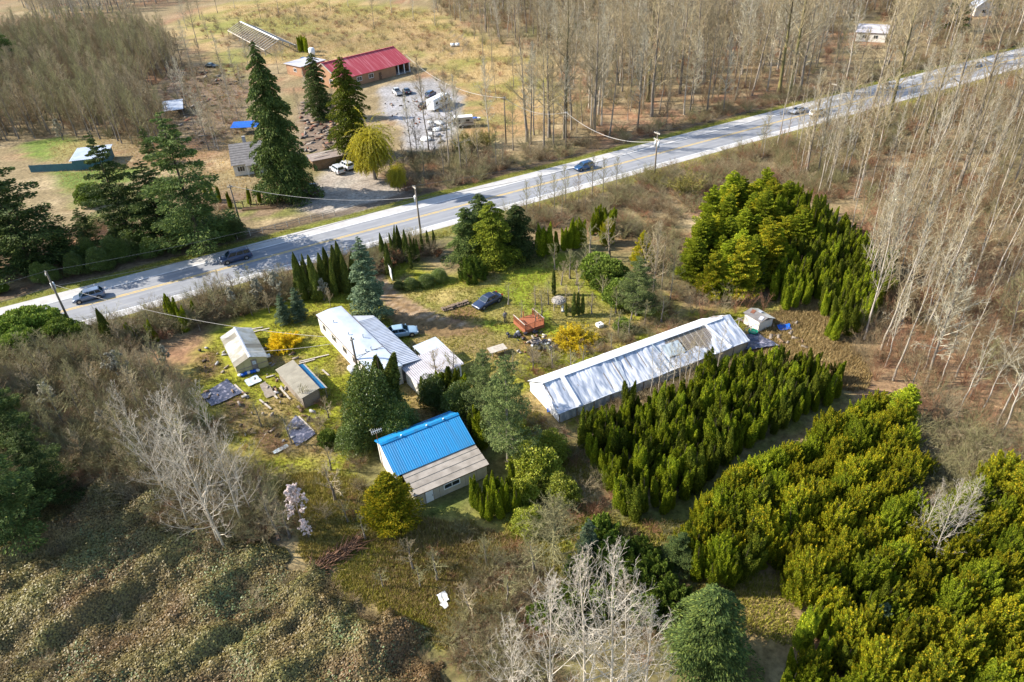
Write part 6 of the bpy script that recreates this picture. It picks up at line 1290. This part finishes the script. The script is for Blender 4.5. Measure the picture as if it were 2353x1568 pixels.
# rows of columnar cedars
ROW1 = [(697, 690), (716, 684), (733, 690), (750, 676), (770, 680), (783, 668), (800, 672), (815, 664), (790, 655), (760, 660), (705, 668)]
for i, px in enumerate(ROW1): one(PYRAM[i % 3], px, rnd.uniform(6.4, 7.8), 7, "tall columnar cedar in the row along the road west of the driveway", "columnar_cedar", group="cedar row west of the driveway", wide=.9)
ROW2 = [(884, 612), (908, 600), (921, 594), (936, 600), (951, 600), (895, 632)]
for i, px in enumerate(ROW2): one(PYRAM[i % 3], px, rnd.uniform(5.0, 6.2), 7, "columnar cedar in the row along the road east of the driveway", "columnar_cedar", group="cedar row east of the driveway", wide=.8)
for px in ((962, 600), (972, 588), (985, 580), (1000, 578), (945, 618)): one(THIN, px, 3.9, 3.8, "very narrow cedar next to the roadside power pole", "columnar_cedar", group="narrow cedars by the pole", wide=1.2)
for px, h in (((1301, 727), 2.2), ((1318, 727), 3.8), ((1329, 724), 3.6), ((1339, 722), 3.3)): one(THIN, px, h, 3.8, "very narrow cedar in the row of four on the orchard lawn", "columnar_cedar", group="four narrow cedars on the lawn", wide=1.25)
one(THIN, (1273, 678), 4.2, 3.8, "solitary very narrow cedar in the orchard", "columnar_cedar", wide=1.2)
for px, h in (((398, 752), 5.4), ((412, 758), 5.0), ((427, 762), 4.2), ((305, 782), 3.2), ((318, 785), 2.8), ((352, 780), 3.0), ((363, 784), 2.6), ((450, 740), 3.6)): one(THUJA[rnd.randrange(2)], px, h, 4.6, "dark green columnar cedar in the hedge above the left thicket", "columnar_cedar", group="cedars above the left thicket", wide=1.1)
for px in ((476, 458), (490, 462), (506, 466), (530, 478), (575, 470), (598, 466)): one(THUJA[0], px, 3.4, 4.4, "small columnar cedar before the cottage garden posts", "columnar_cedar", group="cottage garden cedars")
for px in ((690, 120), (697, 118), (704, 121)): one(THUJA[1], px, 6.0, 4.7, "dark columnar cedar in the straw field behind the tan wing", "columnar_cedar", group="field cedars")
for px in ((262, 395),): one(JUNI[0], (212, 470), 4.5, 3, "dark round yew bush by the far lawn", "yew_bush", "shrub")
for px in ((1245, 590), (1262, 585), (1280, 580), (1295, 575), (1310, 572), (1325, 570), (1340, 566), (1360, 540), (1375, 535), (1390, 530), (1400, 540)): one(THUJA[rnd.randrange(4)], px, rnd.uniform(4.0, 6.0), 4.8, "green columnar cedar in the shaded hedge above the orchard", "columnar_cedar", group="shaded hedge above the orchard", wide=1.1)
one(GOLD[0], (1395, 560), 4.5, 4.6, "yellow green cedar at the end of the shaded hedge", "golden_cedar", wide=.7); one(GOLDCYP, (1475, 620), 6.5, 6.4, "lime yellow cypress among the bare orchard trees", "cypress_tree", wide=.75)
for px in ((985, 930), (1012, 920), (1030, 925), (1048, 915), (1065, 930), (1080, 935), (1092, 1010), (1100, 985), (1108, 1030)): one(THUJA[rnd.randrange(4)], px, rnd.uniform(3.6, 4.8), 4.8, "dark columnar cedar between the pale shed and the pine", "columnar_cedar", group="cedars behind the blue roof", wide=1.15)
for px in ((1092, 1165), (1102, 1175), (1112, 1190), (1124, 1196), (1138, 1180), (1150, 1190), (1165, 1175), (1118, 1160), (1134, 1150), (1152, 1150), (1172, 1150), (1190, 1190), (1180, 1130), (1205, 1165)): one(THUJA[rnd.randrange(2)], px, rnd.uniform(3.2, 4.4), 4.6, "bright yellow green columnar cedar at the tan lean-to's end", "columnar_cedar", group="cedars at the lean-to's end", wide=.85)
# nursery blocks of thuja
def block(poly, n, mind, seed, protos, hr, native, label, group, wide=(.85, 1.1), name="columnar_cedar", tilt=.05):
    for p in scatter(gp(poly), n, seed, mind): place(rnd.choice(protos), p, rnd.uniform(*hr)/native*rnd.uniform(*wide), label, "tree", group, name, None, tilt, rnd.uniform(.95, 1.15), rnd)
block([(1330, 1025), (1430, 965), (1560, 935), (1640, 885), (1760, 855), (1925, 880), (1935, 915), (1790, 990), (1690, 1050), (1600, 1130), (1520, 1185), (1440, 1200), (1390, 1120)], 230, .95, 31, THUJA, (2.5, 4.1), 4.8, "yellow green columnar cedar in the nursery block below the greenhouse", "nursery cedars below the greenhouse", (1.0, 1.35), "thuja_tree", .10)
block([(1760, 640), (1850, 610), (1960, 590), (1995, 625), (1930, 670), (1800, 720), (1770, 700)], 80, .85, 32, THUJA, (3.6, 4.8), 4.8, "columnar cedar in the hedge rows beside the tall cedar block", "hedge rows by the cedar block", (1.0, 1.2))
block([(1885, 720), (1990, 630), (2040, 640), (2030, 720), (1950, 780), (1905, 790)], 42, .95, 33, THUJA, (4.2, 5.6), 4.8, "columnar cedar in the clump beyond the hen house lane", "cedar clump beyond the hen house")
block([(1590, 650), (1600, 560), (1660, 500), (1760, 490), (1850, 540), (1890, 580), (1780, 640), (1700, 690), (1620, 690)], 46, 1.7, 34, BCED, (5.8, 8.0), 8.0, "broad yellow green cedar in the tall overgrown block", "overgrown cedar block", (.9, 1.2), "broad_cedar")
block([(1700, 500), (1830, 490), (1950, 570), (1900, 600), (1800, 560)], 44, .95, 35, THUJA, (5.0, 6.5), 4.8, "columnar cedar pressed against the overgrown block", "columns by the overgrown block")
SLOPE = [(1560, 1290), (1600, 1190), (1760, 1080), (1900, 985), (2010, 945), (2090, 990), (2130, 1120), (2060, 1190), (2180, 1190), (2280, 1120), (2420, 1110), (2500, 1400), (2450, 1700), (1800, 1700), (1850, 1500), (1860, 1400), (1790, 1310), (1660, 1350)]
row_d = np.array(g(2010, 945))-np.array(g(1600, 1190)); row_d /= np.linalg.norm(row_d); row_n = np.array([row_d[1], -row_d[0]]); r0_ = np.array(g(1600, 1190)); SP = gp(SLOPE); cnt = 0
for a_ in range(-2, 22):
    for b_ in range(-12, 40):
        p = r0_+row_n*(a_*2.55+rnd.uniform(-.3, .3)+.7)+row_d*(b_*1.35+rnd.uniform(-.4, .4)+(a_ % 2)*.7)
        if poly_sd(np.array([p[0]]), np.array([p[1]]), SP)[0] < 0 or rnd.random() < .07: continue
        u_ = float(vnoise(np.array([p[0]]), np.array([p[1]]), 6.0, 36)[0]); k_ = (0, 1, 3, 2)[rnd.randrange(4)] if u_ > .45 else (2, 2, 3, 0)[rnd.randrange(4)]
        place(GOLD[k_], p, rnd.uniform(.62, .95)*(.8+.4*u_), "golden tipped cedar in the dense rows of the slope plantation", "tree", "golden cedar plantation", "golden_cedar", None, .07, rnd.uniform(1.0, 1.35), rnd); cnt += 1

block([(1560, 1300), (1640, 1200), (1800, 1180), (1820, 1290), (1690, 1340), (1620, 1380)], 34, 1.0, 37, THUJA, (3.2, 4.8), 4.8, "slim cedar leaning at the plantation's lower edge", "slim cedars of the plantation", (.9, 1.1), "slim_cedar", tilt=.12)
block([(1870, 1380), (2000, 1340), (2060, 1480), (1900, 1560), (1850, 1620), (1790, 1620)], 26, 1.1, 38, THUJA, (3.0, 4.4), 4.8, "slim cedar between the clearing and the golden plantation", "slim cedars by the clearing", (.9, 1.1), "slim_cedar", tilt=.12)
one(BCED[1], (2060, 985), 6.0, 8, "pointed cedar at the plantation's upper corner", "broad_cedar", wide=1.0); one(BCED[2], (2330, 1170), 6.5, 8, "pointed golden cedar at the plantation's edge by the brown wood", "broad_cedar", wide=1.1)

# ------------------------------------------------------------------ woods
WOOD_N = [road_pt(10, 13), road_pt(330, 12), road_pt(420, 250), road_pt(120, 330), g(1010, -30), g(1000, 30), g(1150, 105), g(1285, 140), g(1290, 260), g(1180, 330), g(1120, 400)]
NAMED_N = [((1212, 326), 0, 27), ((1262, 316), 1, 26), ((1297, 316), 2, 29), ((1365, 303), 0, 28), ((1359, 295), 1, 24), ((1382, 288), 1, 22), ((1497, 268), 0, 30), ((1489, 234), 2, 29), ((1562, 215), 1, 26), ((1600, 170), 0, 28), ((1640, 190), 1, 25), ((1700, 160), 0, 27), ((1760, 140), 1, 26), ((1430, 210), 1, 25), ((1790, 215), 2, 31), ((1812, 222), 2, 33), ((1838, 210), 0, 30), ((985, 345), 1, 19), ((1060, 392), 0, 21), ((1032, 385), 1, 19), ((1125, 330), 1, 18), ((945, 350), 1, 15)]
for px, k, h in NAMED_N:
    pr_ = COTTON[k] if h > 25 else ALDER[rnd.randrange(5)]
    one(pr_, px, h, 29 if h > 25 else 23.4, "tall thick stemmed bare tree at the wood's front beyond the road", "cottonwood_tree", group="tall trees along the far side of the road", tilt=.03, wide=.9)
GAP = [gp([(1935, 170), (2030, 170), (2050, 85), (2040, 50), (1930, 55), (1925, 90)]), gp([(2225, 90), (2265, 90), (2280, 10), (2220, 10)])]
pn = scatter(WOOD_N, 1500, 41, 2.2, GAP)
d_, s_ = road_sd(pn[:, 0], pn[:, 1]); order = np.argsort(d_+np.abs(s_-60)*.12)
for p in pn[order[:110]]: place(rnd.choice(ALDER), p, rnd.uniform(.7, 1.1), "bare alder in the dense leafless wood beyond the road", "tree", "alders beyond the road", "alder_tree", None, .05, None, rnd)
WOOD_E = [road_pt(50, -13), road_pt(95, -10.5), road_pt(260, -11), (170, 90), (110, 48), g(2353, 1040), g(2120, 1010), g(1990, 850), g(1950, 800), g(2060, 640), g(2010, 600), g(1900, 470), g(1830, 420)]
pe = scatter(WOOD_E, 680, 42, 1.3)
near = np.argsort(np.hypot(pe[:, 0], pe[:, 1]-30))
for i, p in enumerate(pe[near]):
    big = rnd.random() < (.06 if i < 120 else .2)
    if i < 220: place(rnd.choice(ALDER if big else SLIM), p, rnd.uniform(.65, .95) if big else rnd.uniform(.7, 1.15), "slender pale bare tree in the brown wood on the near side of the road", "tree", "slender trees in the near wood", "birch_tree", None, .035, None, rnd)
for px, k, h in (((2003, 260), 0, 27), ((2040, 282), 2, 28), ((2166, 322), 0, 26), ((2239, 308), 1, 28), ((2120, 330), 2, 22), ((1852, 405), 0, 20), ((2300, 330), 0, 27), ((2340, 420), 2, 22), ((2200, 440), 1, 21)):
    one(COTTON[k], px, h, 29, "thick stemmed bare cottonwood in the near wood beside the road", "cottonwood_tree", group="thick cottonwoods in the near wood", tilt=.05, wide=.85)
# clump of white stems
for dx in range(16):
    one(SLIM[dx % 5], (1980+rnd.uniform(0, 55), 655+rnd.uniform(-25, 40)), rnd.uniform(14, 18), 15.2, "whitish slim stem in the tight clump above the hedge rows", "birch_tree", group="tight clump of white stems", tilt=.05, wide=.9)
for dx in range(10):
    one(SLIM[dx % 5], (2100+rnd.uniform(-20, 60), 720+rnd.uniform(-70, 60)), rnd.uniform(12, 16), 15.2, "whitish slim stem scattered through the brown thicket", "birch_tree", group="scattered white stems", tilt=.06)
# brown thicket beyond the road at the left
THK = [g(-150, 345), g(-150, 150), g(60, 95), g(330, 90), g(420, 150), g(345, 205), g(345, 285), g(420, 330), g(400, 350), g(330, 345), g(250, 322), g(120, 312), g(60, 322)]
pt = scatter(THK, 1000, 43, 2.4); dd = np.hypot(pt[:, 0], pt[:, 1]); o_t = np.argsort(dd)
for p in pt[o_t[:90]]: place(rnd.choice(THICK), p, rnd.uniform(.8, 1.2), "rounded brown leafless tree in the thicket behind the far lawn", "tree", "brown thicket trees", "thicket_tree", None, .05, None, rnd)
for px, h in (((135, 70), 26), ((165, 65), 24), ((210, 75), 27), ((245, 70), 25), ((105, 80), 26), ((320, 95), 22), ((388, 130), 18), ((455, 110), 20)): one(ALDER[rnd.randrange(5)], px, h, 23.4, "tall dark bare tree at the back of the brown thicket", "bare_tree", group="tall trees behind the thicket", wide=.9)
for px, h in (((480, 345), 16), ((495, 338), 15), ((503, 345), 11), ((430, 250), 13), ((455, 215), 14), ((480, 190), 12), ((520, 200), 11), ((420, 190), 14), ((465, 260), 10), ((540, 175), 10), ((505, 145), 12), ((600, 130), 9), ((650, 140), 9), ((440, 150), 14), ((560, 215), 9), ((530, 240), 10), ((550, 280), 9), ((410, 230), 12), ((445, 285), 11), ((515, 285), 8), ((470, 310), 9), ((590, 170), 10), ((570, 150), 10), ((640, 170), 9), ((705, 220), 8), ((690, 270), 8), ((770, 250), 7)): one(ALDER[rnd.randrange(5)], px, h, 23.4, "pale bare tree standing alone in the neighbour's brown yard", "bare_tree", group="pale trees in the neighbour's yard", wide=1.0)
for px, h in (((860, 65), 14), ((600, 45), 14), ((640, 30), 15), ((690, 62), 10), ((1000, 60), 14), ((900, 30), 16), ((430, 70), 14), ((460, 45), 15), ((500, 30), 14), ((540, 20), 14), ((480, 90), 11), ((760, 25), 13), ((800, 15), 14), ((560, 95), 8), ((1090, 90), 12), ((1110, 130), 12), ((1130, 160), 11), ((1180, 200), 12), ((1140, 230), 11), ((950, 45), 14), ((1050, 40), 18)): one(ALDER[rnd.randrange(5)], px, h, 23.4, "pale slim bare tree standing in the straw field", "bare_tree", group="trees in the straw field", wide=.9)
# bare trees of the roadside belt and the left garden thicket
for px, h in (((1210, 500), 6), ((1240, 490), 6.5), ((1275, 480), 6), ((1300, 475), 7), ((1330, 465), 6), ((1360, 455), 7.5), ((1385, 450), 6.5), ((1415, 440), 6), ((1225, 520), 5), ((1290, 505), 5.5), ((1345, 490), 5)): one(THICK[rnd.randrange(3)], px, h, 11, "brown leafless tree in the belt along the near roadside", "bare_tree", group="roadside belt of bare trees", wide=1.0)
for px, h in (((90, 930), 6), ((160, 1000), 7), ((200, 960), 6), ((240, 930), 6), ((330, 960), 7), ((350, 900), 6), ((300, 1040), 6.5), ((370, 1010), 7), ((210, 1080), 5), ((420, 930), 5), ((120, 870), 6), ((190, 860), 5.5), ((320, 840), 5), ((440, 1060), 6.5), ((490, 1090), 6), ((540, 1130), 5.5), ((340, 1110), 5.5), ((460, 1150), 5)): one(THICK[rnd.randrange(3)], px, h, 11, "brown leafless tree in the tangled thicket beside the garden", "bare_tree", group="tangled thicket by the garden", wide=1.1)
for px, h in (((480, 720), 4.5), ((500, 730), 4), ((520, 700), 5.5), ((560, 690), 4.5), ((460, 760), 3.6), ((580, 725), 3.5), ((620, 720), 3.4), ((500, 705), 5.5), ((545, 695), 5.0), ((585, 690), 5.0), ((625, 680), 4.6), ((660, 670), 4.4), ((470, 735), 4.6), ((440, 745), 4.0), ((350, 770), 4.4), ((320, 790), 4.0), ((285, 800), 4.4), ((220, 815), 4.6), ((690, 720), 3.0), ((760, 705), 3.0)): one(THICK[rnd.randrange(3)], px, h, 11, "olive brown leafless bush at the roadside above the potting shed", "bare_tree", group="roadside bushes above the potting shed", wide=1.2)
# keep one of each shrub in plain sight, then the uncountable rest
for i, px in enumerate(((1700, 380), (1660, 400), (1760, 395), (1640, 420))): one(BRUSH[i], px, 2.4, 2.3, "leafless red brown bush on the bank between road and cedar block", "brush_shrub", "shrub", "bushes on the bank")
def rect_scatter(poly, n, seed, mind=0.0, avoid=()): return scatter(poly, n, seed, mind, avoid)
stuff("leafless_wood", "dense leafless wood beyond the road", ALDER, pn[order[110:]], 51, (.65, 1.05)); 
stuff("leafless_wood", "dense leafless wood at the near side of the road", SLIM, pe[near][220:], 52, (.7, 1.1))
stuff("thicket_wood", "brown leafless thicket behind the far lawn", THICK, pt[o_t[90:]], 53, (.75, 1.2))
stuff("far_wood", "leafless wood on the skyline behind the straw field", ALDER, np.array(list(scatter([g(420, 0), g(700, -40), g(1010, 0), road_pt(120, 330), road_pt(-60, 420), g(0, -30), g(100, 60)], 260, 54, 4.0))), 54, (.6, 1.0))
stuff("undergrowth", "reddish brown undergrowth beneath the wood beyond the road", BRUSH+SAPL, scatter(WOOD_N, 5200, 55, 0, GAP), 55, (.6, 1.3), cat="undergrowth")
stuff("undergrowth", "reddish brown undergrowth of the wood at the near side of the road", BRUSH+SAPL[:2], scatter(WOOD_E, 2600, 56), 56, (.5, 1.3), cat="undergrowth")
stuff("sapling_thicket", "fine brown saplings filling the near wood", SAPL, scatter([g(2000, 560), g(2353, 420), g(2450, 700), g(2400, 1060), g(2120, 1010), g(1990, 850), g(1960, 800), g(2060, 650)], 300, 57), 57, (.6, 1.1), cat="saplings")
stuff("understorey", "small leafless trees beneath the wood beyond the road", THICK, scatter(WOOD_N, 650, 68, 2.5, GAP), 68, (.5, .95))
stuff("understorey", "small leafless trees beneath the near wood", THICK, scatter(WOOD_E, 230, 69, 2.2), 69, (.35, .8))
stuff("garden_understorey", "small leafless trees filling the left garden thicket", THICK, scatter([g(-40, 880), g(200, 830), g(400, 860), g(440, 960), g(500, 1090), g(400, 1130), g(100, 1070)], 70, 70, 1.6), 70, (.3, .6))
stuff("undergrowth", "brown undergrowth on the bank below the road", BRUSH, scatter([road_pt(-12, -9), road_pt(95, -9), road_pt(110, -16), g(1900, 470), g(1700, 440), g(1560, 520), g(1480, 560), g(1300, 520), g(1220, 530), road_pt(-5, -16)], 950, 58), 58, (.5, 1.2), cat="undergrowth")
stuff("ditch_brush", "brown brush in the ditch along the road's far side", BRUSH, scatter([road_pt(-5, 9.5), road_pt(300, 9.2), road_pt(300, 16), road_pt(-5, 17)], 700, 59), 59, (.5, 1.1), cat="undergrowth")
stuff("garden_tangle", "tangled brown shrubs filling the left garden thicket", BRUSH, scatter([g(60, 900), g(200, 840), g(380, 860), g(430, 960), g(470, 1080), g(600, 1120), g(640, 1250), g(430, 1260), g(300, 1130), g(0, 1090), g(-40, 880)], 760, 60), 60, (.6, 1.5), cat="undergrowth")
stuff("verge_tangle", "tangled brown bushes along the near verge west of the driveway", BRUSH, scatter([road_pt(-95, -9.5), road_pt(-22, -9.5), road_pt(-22, -16), road_pt(-60, -17), road_pt(-95, -20)], 620, 61), 61, (.6, 1.5), cat="undergrowth")
stuff("thicket_floor", "brown undergrowth beneath the far thicket", BRUSH, scatter(THK, 800, 62), 62, (.7, 1.5), cat="undergrowth")
stuff("shade_shrubs", "dark leafy undergrowth beneath the roadside firs", [JUNI[0], LAUREL[0]], scatter([road_pt(-110, 11), road_pt(-45, 11), road_pt(-48, 20), road_pt(-110, 22)], 90, 63, 1.0), 63, (.35, .7), cat="undergrowth")
stuff("meadow_brush", "red brown brush at the meadow's lower right edge", BRUSH, scatter([g(1060, 1430), g(1160, 1250), g(1260, 1310), g(1300, 1400), g(1330, 1600), g(1050, 1620), g(1010, 1500)], 120, 64), 64, (.4, 1.0), cat="undergrowth")
stuff("cedar_brush", "brown brush in gaps of the golden plantation", [BRUSH[0], BRUSH[3], BRUSH[2]], scatter([g(2060, 1000), g(2353, 1020), g(2353, 1140), g(2180, 1200), g(2080, 1160)], 160, 65), 65, (.6, 1.4), cat="undergrowth")
stuff("willow_brush", "brown brush on the slope between gravel yard and road", BRUSH, scatter([g(880, 420), g(960, 350), g(1130, 340), g(1180, 380), g(1100, 420), g(940, 450)], 170, 66), 66, (.5, 1.2), cat="undergrowth")
FILL = [("garden_floor", "brown shrubs in the shaded hollow above the brambles", [(-60, 980), (110, 1000), (320, 1040), (480, 1130), (640, 1230), (560, 1262), (400, 1150), (-60, 1120)], 380, (.4, 1.1)),
        ("pine_thicket", "scrub between the pine and the greenhouse end", [(1190, 890), (1230, 960), (1330, 1010), (1400, 1100), (1420, 1190), (1300, 1260), (1200, 1230), (1190, 1080)], 45, (.35, .9)),
        ("yard_scrub", "low scrub scattered over the orchard lawn's lower edge", [(1170, 830), (1250, 800), (1420, 760), (1560, 730), (1640, 735), (1240, 880), (1200, 880)], 90, (.3, .7)),
        ("orchard_scrub", "scrub under the bare trees beside the cedar block", [(1440, 600), (1540, 540), (1600, 560), (1610, 700), (1560, 730), (1490, 720)], 120, (.4, 1.0)),
        ("neighbour_scrub", "brown scrub and weeds in the neighbour's yard", [(400, 150), (560, 150), (575, 300), (500, 345), (400, 300), (350, 250)], 260, (.3, .8)),
        ("field_scrub", "low brown scrub dotted over the straw field", [(420, 60), (700, 5), (1000, 30), (1150, 110), (1270, 150), (1270, 290), (1060, 300), (1060, 200), (840, 150), (560, 140)], 480, (.4, 1.1)),
        ("garden_scrub", "thin scrub in the rough garden below the sheds", [(430, 960), (600, 950), (760, 900), (830, 1000), (860, 1200), (640, 1260), (600, 1110)], 120, (.25, .7)),
        ("edge_scrub", "scrub along the plantation's lower gaps", [(1300, 1280), (1560, 1200), (1640, 1330), (1700, 1480), (1650, 1600), (1350, 1600)], 70, (.3, .7)),
        ("meadow_scrub", "thin orange brown scrub over the lower meadow", [(1000, 1250), (1090, 1200), (1230, 1260), (1260, 1380), (1100, 1450), (1000, 1420)], 45, (.25, .7)),
        ("cane_tangle", "arching bramble canes rising from the bramble mass", [(-60, 1260), (430, 1290), (740, 1330), (980, 1480), (1040, 1640), (-200, 1700)], 260, (.25, .6)),
        ("verge_scrub", "scrub on the slope below the far firs", [(-100, 560), (520, 470), (560, 520), (430, 570), (0, 660), (-150, 690)], 200, (.4, 1.0))]
for k_, (nm, lb, pl, n_, sc_) in enumerate(FILL): stuff(nm, lb, BRUSH if nm != "cane_tangle" else BRUSH[1:3], scatter(gp(pl), n_, 90+k_), 90+k_, sc_, .1, cat="undergrowth")
stuff("greenhouse_brush", "brown brush along the greenhouse's shaded wall", [BRUSH[1], BRUSH[2]], scatter([g(1330, 965), g(1480, 905), g(1700, 825), g(1720, 840), g(1600, 905), g(1440, 965), g(1330, 1000)], 90, 67), 67, (.35, .75), cat="undergrowth")

# ------------------------------------------------------------------ brambles, grass and weeds
BR = gp([(-90, 1090), (60, 1100), (180, 1085), (320, 1100), (420, 1160), (470, 1225), (540, 1238), (610, 1240), (680, 1290), (730, 1300), (765, 1340), (815, 1370), (850, 1420), (930, 1420), (985, 1460), (1030, 1530), (1060, 1640), (900, 1760), (300, 1780), (-200, 1760), (-250, 1400)])
RDG = np.array(g(560, 1290))-np.array(g(350, 1420)); RDG = RDG/np.linalg.norm(RDG)
def bramble_h(x, y):
    sd = poly_sd(x, y, BR); s = x*RDG[0]+y*RDG[1]; c = -x*RDG[1]+y*RDG[0]
    h = 3.6*(vnoise(s*.28, c, 2.8, 71, 2)-.42)+1.5*(vnoise(x, y, 5.0, 72, 2)-.45)+.8*(vnoise(x, y, 1.2, 73, 2)-.5)+.55
    return np.maximum(h, .1)*np.clip((sd+(vnoise(x, y, 1.8, 76, 2)-.5)*2.4)/1.6+.1, 0, 1)
x0, x1, y0, y1 = -52, 2, 24.5, 59; bx = np.arange(x0, x1, .22); by = np.arange(y0, y1, .22); BX, BY = np.meshgrid(bx, by); fx_, fy_ = BX.ravel(), BY.ravel(); hz = bramble_h(fx_, fy_)-.12
n_ = len(bx); ii = (np.arange(len(by)-1)[:, None]*n_+np.arange(n_-1)[None, :]).ravel(); F1 = np.stack([ii, ii+1, ii+n_+1, ii+n_], 1); F1 = F1[hz[F1].max(1) > -.05]
rs = RS(74); nl_ = 170000; lx = rs.uniform(x0, x1, nl_*2); ly = rs.uniform(y0, y1, nl_*2); hh = bramble_h(lx, ly); k = hh > .08; lx, ly, hh = lx[k][:nl_], ly[k][:nl_], hh[k][:nl_]; nl_ = len(lx)
e = .2; gxh = (bramble_h(lx+e, ly)-hh)/e; gyh = (bramble_h(lx, ly+e)-hh)/e; nrm = unit(np.stack([-gxh, -gyh, np.ones(nl_)], 1)+rs.randn(nl_, 3)*.45)
u = unit(np.cross(nrm, rs.randn(nl_, 3))); sz_ = rs.uniform(.06, .12, (nl_, 1)); w = np.cross(nrm, u)*sz_*.75; Cn = np.stack([lx, ly, np.maximum(hh+rs.uniform(-.10, .10, nl_), .03)], 1)
gr = (vnoise(lx, ly, 3.5, 75, 2)+rs.rand(nl_)*.5 > 1.02).astype(float); ti = rs.rand(nl_)*.98*(1-gr)+gr*(1+rs.rand(nl_)*.98)
LV = np.stack([Cn-u*sz_, Cn+w, Cn+u*sz_, Cn-w], 1).reshape(-1, 3); off = len(fx_); LF = off+np.arange(len(LV)).reshape(-1, 4)
bm_ = np_mesh("bramble_thicket", np.vstack([np.stack([fx_, fy_, hz], 1), LV]), [F1, LF], [M['bramble_cane'], M['bramble']], np.concatenate([np.full(off, .3), np.repeat(ti, 4)]), fm=np.concatenate([np.zeros(len(F1)), np.ones(len(LF))]))
o = obj("bramble_thicket", bm_); o["kind"] = "stuff"; o["label"] = "rolling mass of bramble covering the near slope"; o["category"] = "bramble"
def tufts(name, poly, n, seed, m, label, hgt=(.12, .4), tip=.3, avoid=(), clump=3.0, thr=.35, edge=1.5):
    rs = RS(seed); p = scatter(poly, n, seed, 0, avoid); p = p[vnoise(p[:, 0], p[:, 1], clump, seed, 2)+rs.rand(len(p))*.3-.5*np.clip(1-poly_sd(p[:, 0], p[:, 1], poly)/edge, 0, 1) > thr]; n = len(p); k = 3
    b = np.repeat(p, k, 0)+rs.randn(n*k, 2)*.07; a = rs.rand(n*k)*6.283; h = rs.uniform(*hgt, n*k); d = np.stack([np.cos(a), np.sin(a)], 1)
    r_ = rs.uniform(.2, .9, n*k)[:, None]*h[:, None]; wd = np.stack([-d[:, 1], d[:, 0]], 1)*rs.uniform(.02, .05, (n*k, 1))
    z0 = np.full((n*k, 1), -.08); V = np.stack([np.hstack([b-wd, z0]), np.hstack([b+wd, z0]), np.hstack([b+d*r_, h[:, None]])], 1).reshape(-1, 3)
    g_ = np.repeat((rs.rand(n) < tip).astype(float), k); ti = rs.rand(n*k)*.98*(1-g_)+g_*(1+rs.rand(n*k)*.98)
    o = obj(name, np_mesh(name, V, [np.arange(len(V)).reshape(-1, 3)], M[m], np.repeat(ti, 3))); o["kind"] = "stuff"; o["label"] = label; o["category"] = "grass"
BLD = [[(-26.5, 79), (-16.5, 64), (-6, 68), (-8, 73), (-15, 70), (-23.5, 80.5)], [(4, 57), (29, 69), (26, 75), (1.5, 63)], [(-11, 45.5), (-3, 50), (-7, 57), (-15.5, 52)], [(-35, 69), (-31, 71), (-35, 78), (-39, 75)], [(-29, 67.5), (-24, 61.5), (-22, 64), (-27.5, 70)]]
PROP = gp([(430, 860), (480, 780), (600, 740), (720, 690), (850, 640), (905, 600), (1010, 650), (1200, 600), (1270, 570), (1500, 660), (1560, 720), (1700, 690), (1860, 690), (1900, 780), (1800, 840), (1650, 850), (1300, 1000), (1170, 900), (1050, 950), (870, 1000), (800, 1100), (640, 1110), (420, 960)])
DRIVE = gp([(835, 592), (857, 568), (868, 610), (900, 655), (950, 692), (1010, 725), (1110, 745), (1030, 775), (950, 765), (900, 740), (872, 690), (845, 630)])
tufts("yard_grass", PROP, 36000, 81, 'grass', "tufts of yard grass round the sheds and orchard", (.05, .22), .22, BLD+[DRIVE])
tufts("meadow_grass", gp([(640, 1090), (830, 1080), (860, 1190), (1090, 1180), (1180, 1240), (1200, 1400), (1010, 1500), (860, 1430), (700, 1290), (640, 1220)]), 32000, 82, 'grass', "tufts of meadow grass below the workshop", (.10, .38), .4, BLD)
tufts("straw_grass", gp([(1740, 735), (1870, 660), (1945, 760), (2000, 830), (2010, 900), (1940, 900), (1780, 860), (1690, 835)]), 17000, 83, 'straw', "dry straw grass in the lane by the hen house", (.15, .5), .4)
tufts("field_grass", gp([(480, 20), (700, -10), (1000, 25), (1150, 105), (1285, 140), (1280, 300), (1060, 320), (1060, 210), (940, 125), (840, 150), (560, 150)]), 26000, 84, 'straw', "dry straw grass in the neighbour's field", (.3, .9), .4, (), 8.0, .4, 14.0)
tufts("meadow_straw", gp([(860, 1190), (1090, 1180), (1200, 1240), (1260, 1330), (1200, 1420), (1040, 1500), (900, 1430), (820, 1340)]), 16000, 89, 'straw', "dry straw through the lower meadow", (.12, .42), .4)
tufts("rough_grass", gp([(1180, 880), (1330, 1010), (1420, 1190), (1640, 1200), (1700, 1300), (1830, 1310), (1840, 1480), (1640, 1480), (1350, 1440), (1150, 1240), (1180, 1050)]), 24000, 87, 'grass', "rough grass between the pine and the plantation", (.10, .35), .35)
tufts("neighbour_weeds", gp([(100, 330), (400, 240), (420, 150), (560, 150), (590, 300), (700, 340), (700, 470), (480, 500), (300, 480), (140, 440)]), 16000, 88, 'straw', "weeds in the neighbours' yards", (.12, .4), .2)
tufts("verge_grass", [road_pt(-100, -7.2), road_pt(220, -7.2), road_pt(220, -11), road_pt(-100, -10.5)], 22000, 85, 'grass', "grass along the near verge", (.08, .3), .2)
tufts("far_verge_grass", [road_pt(-110, 6.9), road_pt(220, 6.9), road_pt(220, 9.2), road_pt(-110, 9.2)], 16000, 86, 'grass', "grass along the far verge", (.06, .2), .05)
